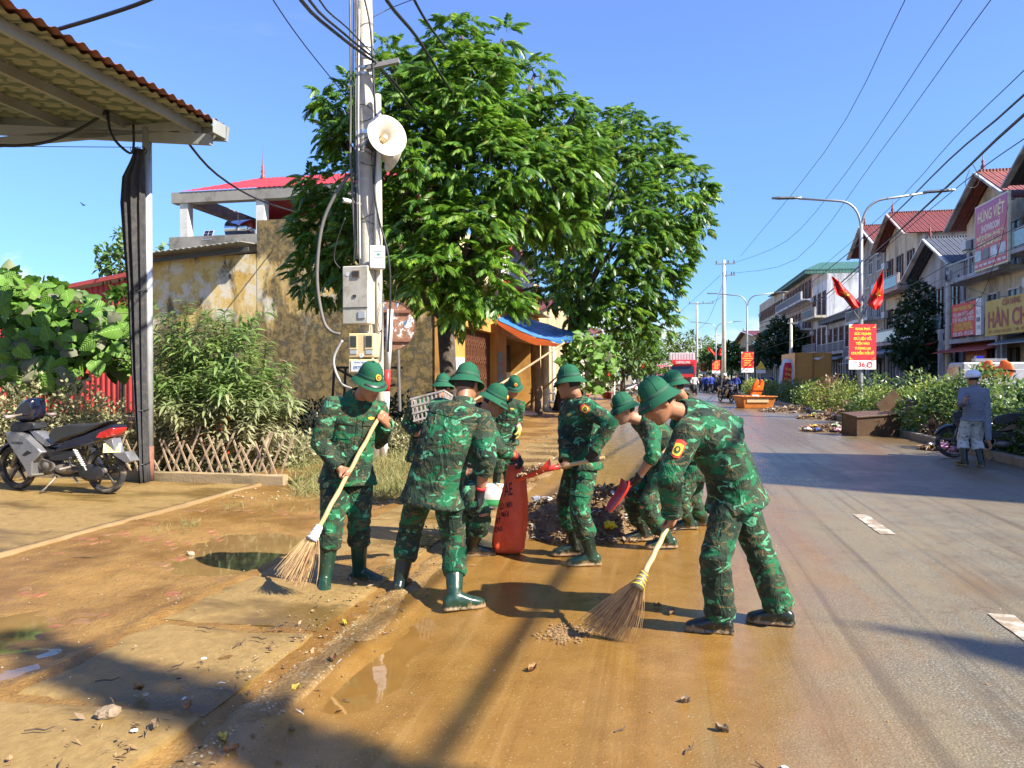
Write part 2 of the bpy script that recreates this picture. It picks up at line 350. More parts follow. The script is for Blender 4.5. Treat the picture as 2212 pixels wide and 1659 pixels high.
def roadmat(name):
 t = NT(name); v = t.coord('Object'); x = t.xyz(v)
 big = t.noise(v, 0.55, 5, 0.55); mid = t.noise(v, 4, 6, 0.62); fine = t.noise(v, 85, 3, 0.65)
 stv = t.coord('Object', scale=(5.5, 0.22, 1)); streak = t.noise(stv, 1.0, 5, 0.6, 0.4)
 stv2 = t.coord('Object', scale=(0.35, 3.2, 1)); swirl = t.noise(stv2, 1.0, 5, 0.6, 0.6)
 e = t.math('ADD', x[0], t.math('MULTIPLY', t.math('SUBTRACT', big, 0.5), 2.2))
 e = t.math('ADD', e, t.math('MULTIPLY', t.math('SUBTRACT', streak, 0.5), 1.6))
 e = t.math('SUBTRACT', e, t.math('MULTIPLY', t.math('SUBTRACT', t.math('MINIMUM', x[1], 13.0), 4.5), 0.13))
 asph = t.ss(e, 0.1, 1.5)
 asph = t.math('MULTIPLY', asph, t.ss(t.math('ADD', t.math('MULTIPLY', swirl, 0.6), t.math('MULTIPLY', streak, 0.55)), 0.40, 0.62, 0.75, 1.0))
 grit = t.voro(v, 70); grit2 = t.voro(v, 42)
 mud = t.mix(t.lin(mid, 0.3, 0.7), (0.225, 0.114, 0.030), (0.310, 0.170, 0.056))
 mud = t.mix(t.ss(streak, 0.52, 0.68, 0, 0.55), mud, (0.36, 0.215, 0.088))
 mud = t.mix(t.ss(t.noise(v, 26, 6, 0.72), 0.585, 0.70, 0, 0.6), mud, (0.11, 0.06, 0.022))
 mud = t.mix(t.ss(grit2, 0.20, 0.09, 0, 0.5), mud, (0.48, 0.40, 0.30))
 asc = t.mix(t.lin(fine, 0.35, 0.65), (0.118, 0.104, 0.088), (0.235, 0.210, 0.185))
 asc = t.mix(t.ss(grit, 0.40, 0.18, 0, 0.75), asc, (0.44, 0.40, 0.35))
 asc = t.mix(t.ss(streak, 0.44, 0.62, 0, 0.6), asc, (0.225, 0.170, 0.115))
 asc = t.mix(t.ss(mid, 0.55, 0.70, 0, 0.5), asc, (0.13, 0.085, 0.045))
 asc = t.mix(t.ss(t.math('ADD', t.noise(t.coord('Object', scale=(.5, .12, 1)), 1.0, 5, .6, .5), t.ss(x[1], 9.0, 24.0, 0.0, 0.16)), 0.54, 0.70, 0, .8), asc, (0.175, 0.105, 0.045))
 tr1 = t.noise(t.coord('Object', scale=(7.5, .09, 1)), 1.0, 4, .6, .3); asc = t.mix(t.ss(tr1, .50, .64, 0, .55), asc, (0.085, 0.068, 0.050)); mud = t.mix(t.ss(tr1, .54, .66, 0, .35), mud, (0.15, 0.075, 0.02))
 col = t.mix(asph, mud, asc)
 wetm = t.ss(t.noise(v, 0.8, 4, 0.6, 0.3), 0.42, 0.6)
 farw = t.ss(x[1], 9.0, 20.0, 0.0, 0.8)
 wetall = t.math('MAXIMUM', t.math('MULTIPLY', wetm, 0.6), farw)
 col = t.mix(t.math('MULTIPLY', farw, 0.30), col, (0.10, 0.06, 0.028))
 rm = t.math('SUBTRACT', t.lin(mid, 0.3, 0.7, 0.32, 0.15), t.math('MULTIPLY', wetall, 0.16))
 ra = t.math('SUBTRACT', t.lin(mid, 0.3, 0.7, 0.60, 0.48), t.math('MULTIPLY', wetall, 0.32))
 mr = t.n('ShaderNodeMix'); mr.data_type = 'FLOAT'; t.link(asph, mr.inputs[0]); t.link(rm, mr.inputs[2]); t.link(ra, mr.inputs[3])
 b1 = t.bump(mid, 0.15, 0.03); b2 = t.bump(fine, 0.30, 0.010, b1); b3 = t.bump(t.math('MULTIPLY', grit, t.lin(asph, 0, 1, 0.25, 1.0)), 0.35, 0.006, b2)
 return t.set(t.mul(col, (.76, .75, .57)), mr.outputs[0], normal=b3, spec=0.5)
def watermat(name, c, r=0.03):
 t = NT(name); v = t.coord('Object')
 col = t.mix(t.lin(t.noise(v, 3, 4), 0.3, 0.7), tuple(a * 0.85 for a in c), tuple(a * 1.12 for a in c))
 return t.set(col, r, spec=0.62, normal=t.bump(t.noise(v, 5, 3, 0.5), 0.04, 0.02))
M_mud = mudmat('mud', 0.0); M_mudg = mudmat('mud_grassy', 0.02, True)
M_road = roadmat('muddy_asphalt'); M_water = watermat('muddy_water', (0.19, 0.100, 0.026)); M_water2 = watermat('silty_water', (0.20, 0.118, 0.045), 0.05)
M_concrete = None
def concretemat():
 t = NT('muddy_concrete'); v = t.coord('Object')
 base = t.mix(t.lin(t.noise(v, 14, 6, 0.65), 0.3, 0.7), (0.245, 0.155, 0.060), (0.36, 0.245, 0.110))
 sv = t.coord('Object', scale=(0.5, 1.3, 1))
 base = t.mix(t.ss(t.noise(sv, 1.1, 6, 0.6, 0.4), 0.46, 0.62), base, (0.150, 0.092, 0.030))
 base = t.mix(t.ss(t.noise(v, 3.2, 7, 0.7), 0.56, 0.7, 0, 0.8), base, (0.13, 0.085, 0.034))
 base = t.mix(t.ss(t.voro(v, 34), 0.14, 0.07, 0, 0.4), base, (0.42, 0.36, 0.26))
 return t.set(t.mul(base, (.76, .74, .57)), t.lin(t.noise(sv, 1.1, 6, 0.6, 0.4), 0.46, 0.62, 0.62, 0.26), normal=t.bump(t.noise(v, 40, 5, 0.65), 0.35, 0.012, t.bump(t.noise(v, 5, 5), 0.3, 0.03)))
M_concrete = concretemat()
def kerbmat():
 t = NT('crumbling_kerb'); v = t.coord('Object')
 base = t.mix(t.lin(t.noise(v, 6, 6, 0.65), 0.35, 0.65), (0.19, 0.108, 0.036), (0.30, 0.19, 0.082))
 chips = t.voro(t.coord('Object', scale=(1, 1, 1)), 46, 'F1'); cm = t.ss(t.noise(v, 3.5, 4, 0.6), 0.46, 0.60)
 base = t.mix(t.math('MULTIPLY', t.ss(chips, 0.36, 0.22), cm), base, (0.50, 0.44, 0.34))
 return t.set(t.mul(base, (.86, .83, .66)), 0.5, normal=t.bump(chips, 0.6, 0.012, t.bump(t.noise(v, 24, 5), 0.5, 0.02)))
M_kerb = kerbmat()
g = MB(); g.grid(lambda a, b: (-900 + 1800 * a, -300 + 2000 * b, -0.09), 40, 40)
tag(g.build('ground', mat('dry_soil', (0.20, 0.17, 0.09), 0.9, vs=0.05), None, rz=RZ), kind='structure')
def vlist(v0, v1, near=0.07, k=0.012):
 out = [v0]; v = v0
 while v < v1:
  v += near + max(0, v - 9) * k; out.append(v)
 return out
def sheet(name, us, vs, hf, m, parent=None):
 V = []; nu = len(us)
 for v in vs:
  for u in us: V.append((u, v, hf(u, v)))
 ff = []
 for j in range(len(vs) - 1):
  for i in range(nu - 1):
   a = j * nu + i; ff += [a, a + 1, a + nu + 1, a + nu]
 me = raw_mesh(name, V, ff, [4] * (len(ff) // 4), m, True); return obj(name, me, parent, None, RZ)
def h_road(u, v):
 gut = 0.034 * math.exp(-((u + 1.50) / 0.26) ** 2) * (0.65 + 0.6 * nz(u * 0.5, v * 0.6, 3)) * (1 - sstep(v, 4.9, 6.2))
 mudz = (1 - sstep(u, 0.8, 2.2)); z = 0.010 * nz(u * 0.9, v * 0.5, 1) + mudz * (0.012 * nz(u * 3.1, v * 1.6, 2) + 0.006 * nz(u * 9, v * 7, 5))
 z += mudz * 0.05 * math.exp(-((u + 1.72) / 0.12) ** 2) * (0.6 + nz(u * 3, v * 2, 8))
 return z * (1 - sstep(v, 14, 40)) - gut
tag(sheet('road', list(np.arange(-1.82, 2.4, 0.065)) + list(np.arange(2.4, 6.0, 0.12)) + [5.95], vlist(-4, 420, 0.085, 0.03), h_road, M_road), kind='structure')
g = MB(); g.grid(lambda a, b: (-1.95 + 0.85 * a, 1.2 + 4.6 * b, -0.016), 4, 20)
tag(g.build('puddle', M_water, None, rz=RZ), kind='structure')
g = MB(); g.grid(lambda a, b: (8.05 + 7.4 * a, -15 + 435 * b, -0.004), 6, 60)
tag(g.build('road', M_road, None, rz=RZ), kind='structure')
# lane markings, worn
def linemat():
 t = NT('worn_white_paint'); v = t.coord('Object')
 nzv = t.noise(v, 7, 6, 0.7); col = t.mix(t.ss(nzv, 0.42, 0.66), (0.24, 0.18, 0.11), (0.54, 0.50, 0.42))
 return t.set(col, 0.55, normal=t.bump(t.noise(v, 60, 3), 0.3, 0.008))
M_line = linemat()
for i, (v0, v1) in enumerate(((7.72, 8.75), (3.6, 5.3))):
 b = MB(); n = 14
 L = [(2.15 - 0.075 + 0.012 * nz(k * 0.9, i * 3.1), v0 + (v1 - v0) * k / n) for k in range(n + 1)]
 Rr = [(2.15 + 0.075 + 0.012 * nz(k * 0.9, i * 3.1 + 9), v0 + (v1 - v0) * k / n) for k in range(n + 1)]
 b.rings([[(a[0], a[1], h_road(*a) + 0.006), (c[0], c[1], h_road(*c) + 0.006)] for a, c in zip(L, Rr)], caps=False, closed=False)
 tag(b.build('lane_marking', M_line, None, rz=RZ), kind='structure')
# muddy brick pavement between the slab strip and the concrete forecourt
PUD = [(-3.55, 5.75, 0.50, 0.85, 0.050), (-4.0, 3.55, 0.75, 0.85, 0.034), (-3.9, 2.5, 0.9, 0.5, 0.028), (-2.55, 9.0, 0.5, 1.4, 0.03), (-2.1, 13.5, 0.5, 2.2, 0.03)]
def h_pave(u, v):
 z = 0.048 + 0.016 * nz(u * 1.1, v * 1.1, 4) + 0.010 * nz(u * 3.3, v * 3.3, 6) + 0.005 * nz(u * 11, v * 11, 7)
 for a, b, ru, rv, d in PUD:
  z -= d * math.exp(-((u - a) / ru) ** 2 - ((v - b) / rv) ** 2)
 if v > 8.8: z += 0.06 * sstep(v, 8.8, 11.5) * sstep(-u, 3.6, 5.2) + 0.03 * nz(u * 1.3, v * 1.3, 9) * sstep(v, 8.8, 10)
 z += (0.032 + .03 * nz(1, v * 2.1, 4)) * math.exp(-((u + 3.07 + .03 * nz(v * 1.7, 2)) / .045) ** 2) * (v < 9) + .012 * max(0, nz(u * 6, v * 6, 12))
 if u > -2.1: z -= 0.03 * sstep(u, -2.1, -1.8)
 return z
PAVE = tag(sheet('pavement', list(np.arange(-6.4, -1.75, 0.06)), vlist(-0.6, 60, 0.06, 0.02), h_pave, M_mud), kind='structure')
g = MB(); g.grid(lambda a, b: (-5.2 + 2.2 * a, 0.8 + 6.6 * b, 0.0275), 4, 10)
tag(g.build('puddle', M_water2, None, rz=RZ), kind='structure')
g = MB(); g.grid(lambda a, b: (-3.0 + 1.2 * a, 7.9 + 9 * b, 0.024), 4, 10)
tag(g.build('puddle', M_water, None, rz=RZ), kind='structure')
# paving bricks that show through the mud
M_brick = [mat('brick_red', (0.22, 0.085, 0.036), 0.6, dirt=(0.22, 0.125, 0.045), da=1.0, vs=11, bump=0.3), mat('brick_brown', (0.19, 0.10, 0.04), 0.6, dirt=(0.24, 0.135, 0.05), da=1.0, vs=8, bump=0.3)]
bm_ = []
for k in range(4):
 b = MB(); b.box((0, 0, -0.02), (0.192, 0.092, 0.05)); me = b.mesh('brick'); bmm = bmesh.new(); bmm.from_mesh(me)
 bmesh.ops.bevel(bmm, geom=bmm.edges[:], offset=0.008, segments=1, affect='EDGES')
 for w in bmm.verts: w.co += Vector((random.uniform(-.003, .003), random.uniform(-.003, .003), random.uniform(-.002, .002)))
 bmm.to_mesh(me); bmm.free(); me.materials.append(M_brick[k % 2]); bm_.append(me)
cand = []
for j in range(0, 62):
 for i in range(-1, 12):
  u = -5.15 + i * 0.2 + (0.1 if j % 2 else 0); v = 2.0 + j * 0.1
  if -5.2 < u < -3.15: cand.append((nz(u * 1.7, v * 1.7, 21) + 0.3 * nz(u * 6, v * 6, 2), u, v))
cand.sort(reverse=True)
for s, u, v in cand[:270]:
 o = obj('brick', bm_[random.randrange(4)], PAVE, (u, v, max(h_pave(u, v), 0.022) - 0.007 + random.uniform(-.007, .003)), random.uniform(-.03, .03) + (math.pi if random.random() < .5 else 0))
 o.rotation_euler.x = random.uniform(-.03, .03); o.rotation_euler.y = random.uniform(-.03, .03)
# concrete slabs along the kerb
def slab_mesh(L, seed):
 b = MB(); n, m_ = 14, 14; W = 1.03
 def top(a, c):
  x = (a - .5) * W; y = (c - .5) * L
  ex = min(a, 1 - a) * W; ey = min(c, 1 - c) * L; e = min(ex, ey)
  z = 0.006 * nz(x * 3, y * 3, seed) + 0.004 * nz(x * 9, y * 9, seed + 5) - 0.022 * (1 - sstep(e, 0.0, 0.05)) * (0.6 + 0.8 * nz(x * 7, y * 7, seed + 2))
  return (x + 0.012 * nz(y * 5, seed, 3) * (1 if ex < .03 else 0), y + 0.012 * nz(x * 5, seed, 7) * (1 if ey < .03 else 0), z)
 b.grid(top, n, m_)
 nn = n + 1; rim = [i for i in range(nn)] + [j * nn + n for j in range(1, m_ + 1)] + [m_ * nn + i for i in range(n - 1, -1, -1)] + [j * nn for j in range(m_ - 1, 0, -1)]
 base = len(b.v)
 for i in rim: b.v.append((b.v[i][0], b.v[i][1], -0.09))
 for k in range(len(rim)):
  k2 = (k + 1) % len(rim); b.f.append((rim[k], base + k, base + k2, rim[k2]))
 me = b.mesh('slab'); me.materials.append(M_concrete); me.polygons.foreach_set('use_smooth', [True] * len(me.polygons)); me.set_sharp_from_angle(angle=R(40)); return me
v = 0.75
for k in range(16):
 L = 1.05 + random.uniform(-.02, .02); o = obj('slab', slab_mesh(L, k * 3.7), PAVE, (-2.49, v + L / 2, 0.062 + random.uniform(-.006, .006) - 0.012 * (k > 6)))
 o.rotation_euler = (random.uniform(-.010, .010), random.uniform(-.012, .006), random.uniform(-.008, .008)); v += L + 0.03
# crumbling kerb with mortar lumps
b = MB()
def kerb(a, c):
 v = -1 + 13.0 * c; ang = math.pi * a
 hh = 0.040 + 0.024 * nz(0, v * 1.3, 3) + 0.018 * nz(a * 4, v * 5, 5); w = 0.13 + 0.03 * nz(3, v * 1.1, 1)
 brk = 1 - 0.75 * sstep(nz(2.2, v * 0.75, 11), 0.15, 0.35)
 u = -1.80 - math.cos(ang) * w + 0.03 * nz(5, v * 0.9, 2)
 return (u + 0.014 * nz(a * 7, v * 9, 4), v, -0.03 + (0.03 + hh * brk) * math.sin(ang) ** 0.7 + 0.012 * nz(a * 9, v * 13, 6) * math.sin(ang))
b.grid(kerb, 14, 420); tag(b.build('kerb', M_kerb, None, smooth=True, rz=RZ), kind='structure')
b = MB(); b.box((-1.72, 35, 0.02), (0.30, 46.5, 0.13)); tag(b.build('kerb', M_concrete, None, rz=RZ, bevel=0.02), kind='structure')
# concrete forecourt on the left, with a paler edge strip
def h_pad(u, v): return 0.078 + 0.006 * nz(u * 0.7, v * 0.7, 14) + 0.002 * nz(u * 5, v * 5, 15)
tag(sheet('forecourt', list(np.arange(-14, -5.34, 0.2)) + [-5.36], list(np.arange(-2, 9.2, 0.2)), h_pad, M_concrete), kind='structure')
b = MB(); b.rings([[(-5.38 + 0.02 * nz(v * 1.7, 3), v, 0.02), (-5.37 + 0.02 * nz(v * 1.7, 3), v, 0.088), (-5.325 + 0.05 * nz(v * 2.3, 1), v, 0.076 + 0.012 * nz(v * 5, 2)), (-5.31 + 0.03 * nz(v * 3.1, 5), v, 0.02)] for v in np.arange(-1, 9.3, 0.12)], caps=False, closed=False)
tag(b.build('kerb', mat('pale_mortar', (0.20, 0.125, 0.048), 0.7, dirt=(0.28, 0.19, 0.09), da=.9, vs=1.3, bump=0.5), None, smooth=True, rz=RZ), kind='structure')
# soil of the planting bed and the plot behind
tag(sheet('planting_bed', list(np.arange(-16, -4.6, 0.3)), list(np.arange(9.2, 26, 0.4)), lambda u, v: 0.12 + 0.05 * nz(u, v, 3), M_mudg), kind='structure')
b = MB(); n = 60
b.rings([[(u, 9.10 + 0.01 * nz(u * 2, 1), 0.04), (u, 9.10 + 0.012 * nz(u * 3, 1), 0.185 + 0.012 * nz(u * 4, 5)), (u, 9.24 + 0.012 * nz(u * 3, 7), 0.19 + 0.012 * nz(u * 4, 8)), (u, 9.25, 0.04)] for u in np.linspace(-14, -5.0, n)], caps=True)
tag(b.build('kerb', mat('mossy_concrete', (0.30, 0.22, 0.12), 0.75, dirt=(0.10, 0.085, 0.04), da=0.8, vs=4, bump=0.5), None, smooth=False, rz=RZ), kind='structure')
# median: kerb and soil
b = MB(); b.box((5.98, 200, 0.05), (0.16, 440, 0.22)); tag(b.build('kerb', mat('median_kerb', (0.24, 0.19, 0.13), 0.7, dirt=(0.14, 0.09, 0.05), da=0.8, vs=3, bump=0.4), None, rz=RZ, bevel=0.02), kind='structure')
b = MB(); b.box((8.02, 200, 0.05), (0.16, 440, 0.22)); tag(b.build('kerb', _M['median_kerb'], None, rz=RZ, bevel=0.02), kind='structure')
tag(sheet('median_soil', list(np.linspace(6.06, 7.94, 10)), list(np.arange(-18, 60, 0.8)) + [420], lambda u, v: 0.13 + 0.03 * nz(u, v, 2), M_mudg), kind='structure')
# far pavement in front of the houses
g = MB(); g.box((17.0, 200, -0.01), (3.2, 440, 0.28)); tag(g.build('pavement', mat('far_paving', (0.25, 0.19, 0.13), 0.7, vs=1.5, bump=0.2), None, rz=RZ), kind='structure')
# ================================================================== left side: canopy, motorbike, fence, old house
def PU(px, py, v):      # point on the plane v = const (road frame) seen at that pixel
 r_ = ray(px, py); D = v / (cT + sT * (px - CX) / F); return Vector((0, 0, H)) + r_ * (D / r_.y)
def to_uvz(p): u, v = toUV(p); return Vector((u, v, p.z))
# ---- corrugated canopy
cano = thing('canopy', 'steel canopy with corrugated red-brown roof and dotted underside at the left', 'canopy', (0, 0, 0), RZ)
M_rust = mat('rusty_red_sheet', (0.22, 0.085, 0.055), 0.6, dirt=(0.10, 0.06, 0.045), da=.7, vs=3)
def linermat():
 t = NT('dotted_roof_liner'); v = t.coord('Object', scale=(1, 1, 0)); wv = t.coord('Object', scale=(3.1, 9.0, 0))
 vo = t.voro(wv, 1.0, 'F1', 0, 0.0); dots = t.ss(vo, 0.44, 0.36)
 col = t.mix(t.lin(t.noise(v, .5, 3), .35, .65), (0.095, 0.115, 0.070), (0.125, 0.145, 0.090)); col = t.mix(dots, col, (0.25, 0.255, 0.165)); return t.set(col, .55)
M_liner = linermat(); M_beam = mat('grey_painted_steel', (0.25, 0.26, 0.245), 0.5, dirt=(.22, .18, .13), da=.5, vs=2.5); M_galv = mat('galvanised_steel', (0.50, 0.52, 0.54), 0.36, metal=.35, var=.15, vs=5, bump=.05)
def zr(u): return 4.98 + (-5.7 - u) * .105
vs_ = np.arange(-3, 9.25, .0225); rows = [(-5.93, 0), (-8, 0), (-14.5, 0)]
for nm, dz, m_ in (('roof_sheet', 0, M_rust), ('roof_liner', -.035, M_liner)):
 b = MB(); b.rings([[(u + (dz * 3 if i == 0 and dz else 0), v, zr(u) + dz + .021 * math.sin(2 * math.pi * v / .18)) for v in vs_] for i, (u, _) in enumerate(rows)], caps=False, closed=False); b.build(nm, m_, cano, smooth=True)
for u in (-6.25, -7.35, -8.45, -9.55, -10.7, -11.9, -13.1): b = MB(); b.box((u, 3.1, zr(u) - .115), (.06, 12.1, .125)); b.build('purlin', M_beam, cano)
pb = to_uvz(P(322, 1050, 10.25)); pu, pv = pb.x, pb.y; zt = to_uvz(P(320, 282, 10.25)).z
b = MB(); b.bar((-14.5, pv, zr(-14.5) - .27), (-6.0, pv, zr(-6.0) - .27), .07, .14); b.build('rafter', M_beam, cano)
b = MB(); b.bar((-14.5, pv, zt - .06), (pu + .55, pv, zt + .02), .07, .13); b.build('tie_beam', M_beam, cano)
for u in (-8.6, -10.2, -11.8): b = MB(); b.bar((u, pv, zt - .05), (u, pv, zr(u) - .3), .06, .09, up=UA); b.build('strut', M_beam, cano)
b = MB(); b.bar((pu + .45, pv, zt + .05), (pu + .75, pv, zr(-6.3) - .25), .06, .10); b.build('strut', M_beam, cano)
b = MB(); b.box(((-14.5 - 5.9) / 2, 9.22, zr(-10.2) - .13), (8.7, .05, .20), Matrix.Rotation(math.atan(.105), 3, 'Y')); b.build('fascia', M_beam, cano)
b = MB(); b.rings([[(-5.89, v, zr(-5.89) - .02), (-5.89, v, zr(-5.89) - .20), (-5.95, v, zr(-5.89) - .20)] for v in (8.9, 9.25)], caps=False, closed=False); b.build('end_plate', M_beam, cano)
b = MB(); b.tube([(pu, pv, .55), (pu, pv, zt + .02)], .062, 18); b.build('post', M_galv, cano, smooth=True)
b = MB(); b.tube([(pu, pv, .08), (pu, pv, .56)], .066, 18); b.build('post_base', mat('rusty_post', (0.20, 0.085, 0.055), .75, var=.35, vs=9, bump=.3), cano, smooth=True)
# ---- bundled shade net hanging beside the post
net = thing('shade_net', 'gathered black shade net hanging beside the steel post', 'net', gr(P(318, 1050, 10.2)), 0); NO = gr(P(318, 1050, 10.2))
M_net = mat('black_net', (0.040, 0.040, 0.042), .75, var=.35, vs=18, bump=.6, bs=240, dirt=(.16, .13, .10), da=.35)
b = MB(); rr = []
for i, (y, x0, x1) in enumerate(((322, 294, 306), (350, 282, 309), (385, 268, 310), (440, 264, 311), (520, 270, 312), (620, 279, 314), (720, 284, 315), (800, 288, 316), (880, 295, 317), (960, 302, 318), (1010, 304, 320), (1042, 306, 322))):
 A_, B_ = P(x0, y, 10.12) - NO, P(x1, y, 10.12) - NO; c = (A_ + B_) / 2; w = (B_ - A_).length / 2
 rr.append([c + Vector((w * math.cos(a) * (1 + .10 * math.sin(a * 7 + i * .15)), (.10 if i > 1 else .05) * math.sin(a) * (1 + .5 * math.sin(a * 9 + i * .2)), 0)) for a in [2 * math.pi * k / 64 for k in range(64)]])
b.rings(rr); b.build('net_cloth', M_net, net, smooth=True)
for y, r_ in ((628, .13), (885, .085), (1000, .07)):
 b = MB(); c = P({628: 297, 885: 306, 1000: 311}[y], y, 10.12) - NO; w = r_ * .95; b.tube([c + Vector((w * math.cos(a), .125 * math.sin(a), .01 * math.sin(a))) for a in [2 * math.pi * k / 24 for k in range(25)]], .006, 5); b.build('tie', M_black, net)
for i in range(6):
 b = MB(); c = P(286 + i * 5, 322 + (i % 2) * 4, 10.12) - NO; b.tube([c + Vector((.035 * math.cos(a), .01, .035 * math.sin(a))) for a in [2 * math.pi * k / 14 for k in range(15)]], .004, 5); b.build('ring', M_black, net)
# ---- motorbike
r0, f0 = G(230, 1067, .08), G(39, 1057, .08); fw = (f0 - r0); WB = fw.length; fw.normalize()
bike = thing('motorbike', 'silver and dark blue underbone motorbike parked on the concrete forecourt', 'motorbike', (r0 + f0) / 2, math.atan2(fw.y, fw.x))
bike.scale = (1, 1, 1)
M_silver = mat('silver_paint', (0.27, 0.27, 0.285), .32, metal=.6, var=.08, coat=.4, dirt=(.30, .22, .14), da=.3, vs=8); M_navy = mat('navy_paint', (0.010, 0.011, 0.028), .25, coat=.5, var=.1); M_bblk = mat('black_plastic', (0.018, 0.018, 0.020), .48, dirt=(.22, .15, .08), da=.35, vs=9)
M_seat = mat('black_vinyl', (0.030, 0.029, 0.028), .42, bump=.2, bs=120); M_tyre = mat('dusty_tyre', (0.030, 0.028, 0.026), .85, dirt=(.26, .20, .13), da=.8, vs=14, bump=.5, bs=80); M_engine = mat('engine_metal', (0.22, 0.20, 0.17), .5, metal=.5, dirt=(.24, .16, .09), da=.7, vs=16)
sxb = WB / 1160
def BX(zx, zy): return ((820 - zx) * sxb, (1450 - zy) * .000985)
def side_panel(name, pts, w, m_, parent=bike, y0=0.0, bev=.012):
 b_ = MB(); q = [BX(*p) for p in pts]; b_.prism([(x, y0 - w / 2, z) for x, z in q], (0, w, 0)); return b_.build(name, m_, parent, bevel=bev, auto=40)
def wheel(xc, Rw, front):
 w_ = obj('wheel', None, bike, (xc, 0, Rw)); b_ = MB(); rr = []
 for k in range(48):
  a = 2 * math.pi * k / 48; rr.append([((Rw - .036 + .036 * math.cos(q)) * math.cos(a), .038 * math.sin(q), (Rw - .036 + .036 * math.cos(q)) * math.sin(a)) for q in [2 * math.pi * j / 14 for j in range(14)]])
 rr.append(rr[0]); b_.rings(rr, caps=False); b_.build('tyre', M_tyre, w_, smooth=True)
 b_ = MB(); rr = [[((Rw - .070 + r_) * math.cos(a), y_, (Rw - .070 + r_) * math.sin(a)) for r_, y_ in ((.014, -.026), (.014, .026), (-.006, .024), (-.012, 0), (-.006, -.024))] for a in [2 * math.pi * k / 48 for k in range(49)]]
 b_.rings(rr, caps=False); b_.build('rim', M_bblk, w_, smooth=True, auto=40)
 for k in range(5):
  a = 2 * math.pi * k / 5 + .3; b_ = MB(); b_.tube([(.03 * math.cos(a), 0, .03 * math.sin(a)), (.5 * Rw * math.cos(a), 0, .5 * Rw * math.sin(a)), ((Rw - .07) * math.cos(a), 0, (Rw - .07) * math.sin(a))], [.022, .014, .018], 8); b_.build('spoke', M_bblk, w_, smooth=True)
 b_ = MB(); b_.tube([(0, -.06, 0), (0, .06, 0)], .035, 16); b_.build('hub', M_engine, w_)
 if front: b_ = MB(); b_.tube([(0, -.055, 0), (0, -.050, 0)], .085, 24); b_.build('brake_disc', M_engine, w_)
Rw = .292; wheel(-WB / 2, Rw, False); wheel(WB / 2, Rw, True)
side_panel('leg_shield', [(232, 690), (300, 684), (372, 690), (480, 722), (640, 860), (712, 932), (640, 1020), (592, 1062), (582, 1232), (545, 1266), (478, 1130), (340, 925), (252, 800)], .34, M_silver)
side_panel('air_duct', [(440, 980), (530, 905), (615, 945), (500, 1000)], .346, M_black)
side_panel('steering_column', [(230, 610), (300, 560), (540, 565), (562, 645), (470, 662), (372, 690), (292, 690), (236, 690)], .20, M_bblk)
cowl = side_panel('handlebar_cowl', [(275, 470), (300, 390), (380, 295), (520, 240), (552, 330), (545, 500), (442, 560), (322, 562)], .24, M_navy, bev=.045)
b = MB(); gx = [BX(*p) for p in ((392, 380), (505, 275), (520, 320), (420, 405))]; b.prism([(x - .006, -.075, z + .004) for x, z in gx], (0, .15, 0)); b.build('gauge', mat('gauge_glass', (0.10, 0.13, 0.25), .15, var=.6, vs=60), cowl, bevel=.006)
b = MB(); x, z = BX(430, 500); b.tube([(x, -.31, z + .02), (x + .02, -.17, z + .03), (x + .03, 0, z + .05), (x + .02, .17, z + .03), (x, .31, z + .02)], .014, 10); b.build('handlebar', M_engine, bike, smooth=True)
for s_ in (-1, 1): b = MB(); b.tube([(x, s_ * .36, z + .015), (x + .005, s_ * .24, z + .02)], [.021, .021], 12); b.build('grip', mat('pink_grey_grip', (.30, .22, .20), .7), bike, smooth=True)
for s_ in (-1, 1): b = MB(); b.tube([(x + .05, s_ * .20, z + .03), (x + .055, s_ * .34, z + .03)], .006, 6); b.build('brake_lever', M_engine, bike)
side_panel('centre_tunnel', [(455, 662), (570, 680), (782, 842), (690, 882), (560, 790)], .16, M_silver)
side_panel('seat', [(748, 720), (800, 640), (1000, 575), (1200, 578), (1400, 548), (1535, 522), (1360, 612), (1200, 690), (950, 770), (830, 832), (765, 780)], .24, M_seat, bev=.03)
side_panel('tail_panel', [(808, 922), (950, 785), (1200, 705), (1340, 645), (1545, 568), (1592, 600), (1420, 750), (1262, 822), (1062, 872), (850, 926)], .21, M_navy)
side_panel('frame_cover', [(702, 882), (820, 915), (1085, 902), (1062, 985), (960, 1040), (762, 1052), (702, 962)], .17, M_bblk)
side_panel('tail_light', [(1340, 742), (1400, 662), (1572, 598), (1584, 640), (1522, 722), (1400, 748)], .218, mat('red_lens', (0.55, 0.02, 0.015), .12, var=.4, vs=22, coat=.6))
side_panel('mudguard', [(1412, 765), (1530, 742), (1575, 930), (1690, 900), (1765, 1018), (1700, 1042), (1552, 952), (1490, 870)], .15, M_silver, bev=.006)
px_ = [BX(1450, 812), BX(1560, 935)]; tl = Vector((px_[0][0] - .05, 0, px_[0][1] + .02)); br = Vector((px_[1][0] - .05, 0, px_[1][1] + .0)); d = (br - tl).normalized(); b = MB(); c = (tl + br) / 2; nrm = Vector((-d.z, 0, d.x)); nrm = nrm if nrm.x < 0 else -nrm
b.add([c - d * .07 + Vector((0, y_, 0)) * 1 + nrm * o_ for o_ in (0, .004) for y_ in (-.095, .095)] + [c + d * .07 + Vector((0, y_, 0)) + nrm * o_ for o_ in (0, .004) for y_ in (-.095, .095)], [(0, 1, 5, 4), (2, 6, 7, 3), (0, 2, 3, 1), (4, 5, 7, 6), (0, 4, 6, 2), (1, 3, 7, 5)])
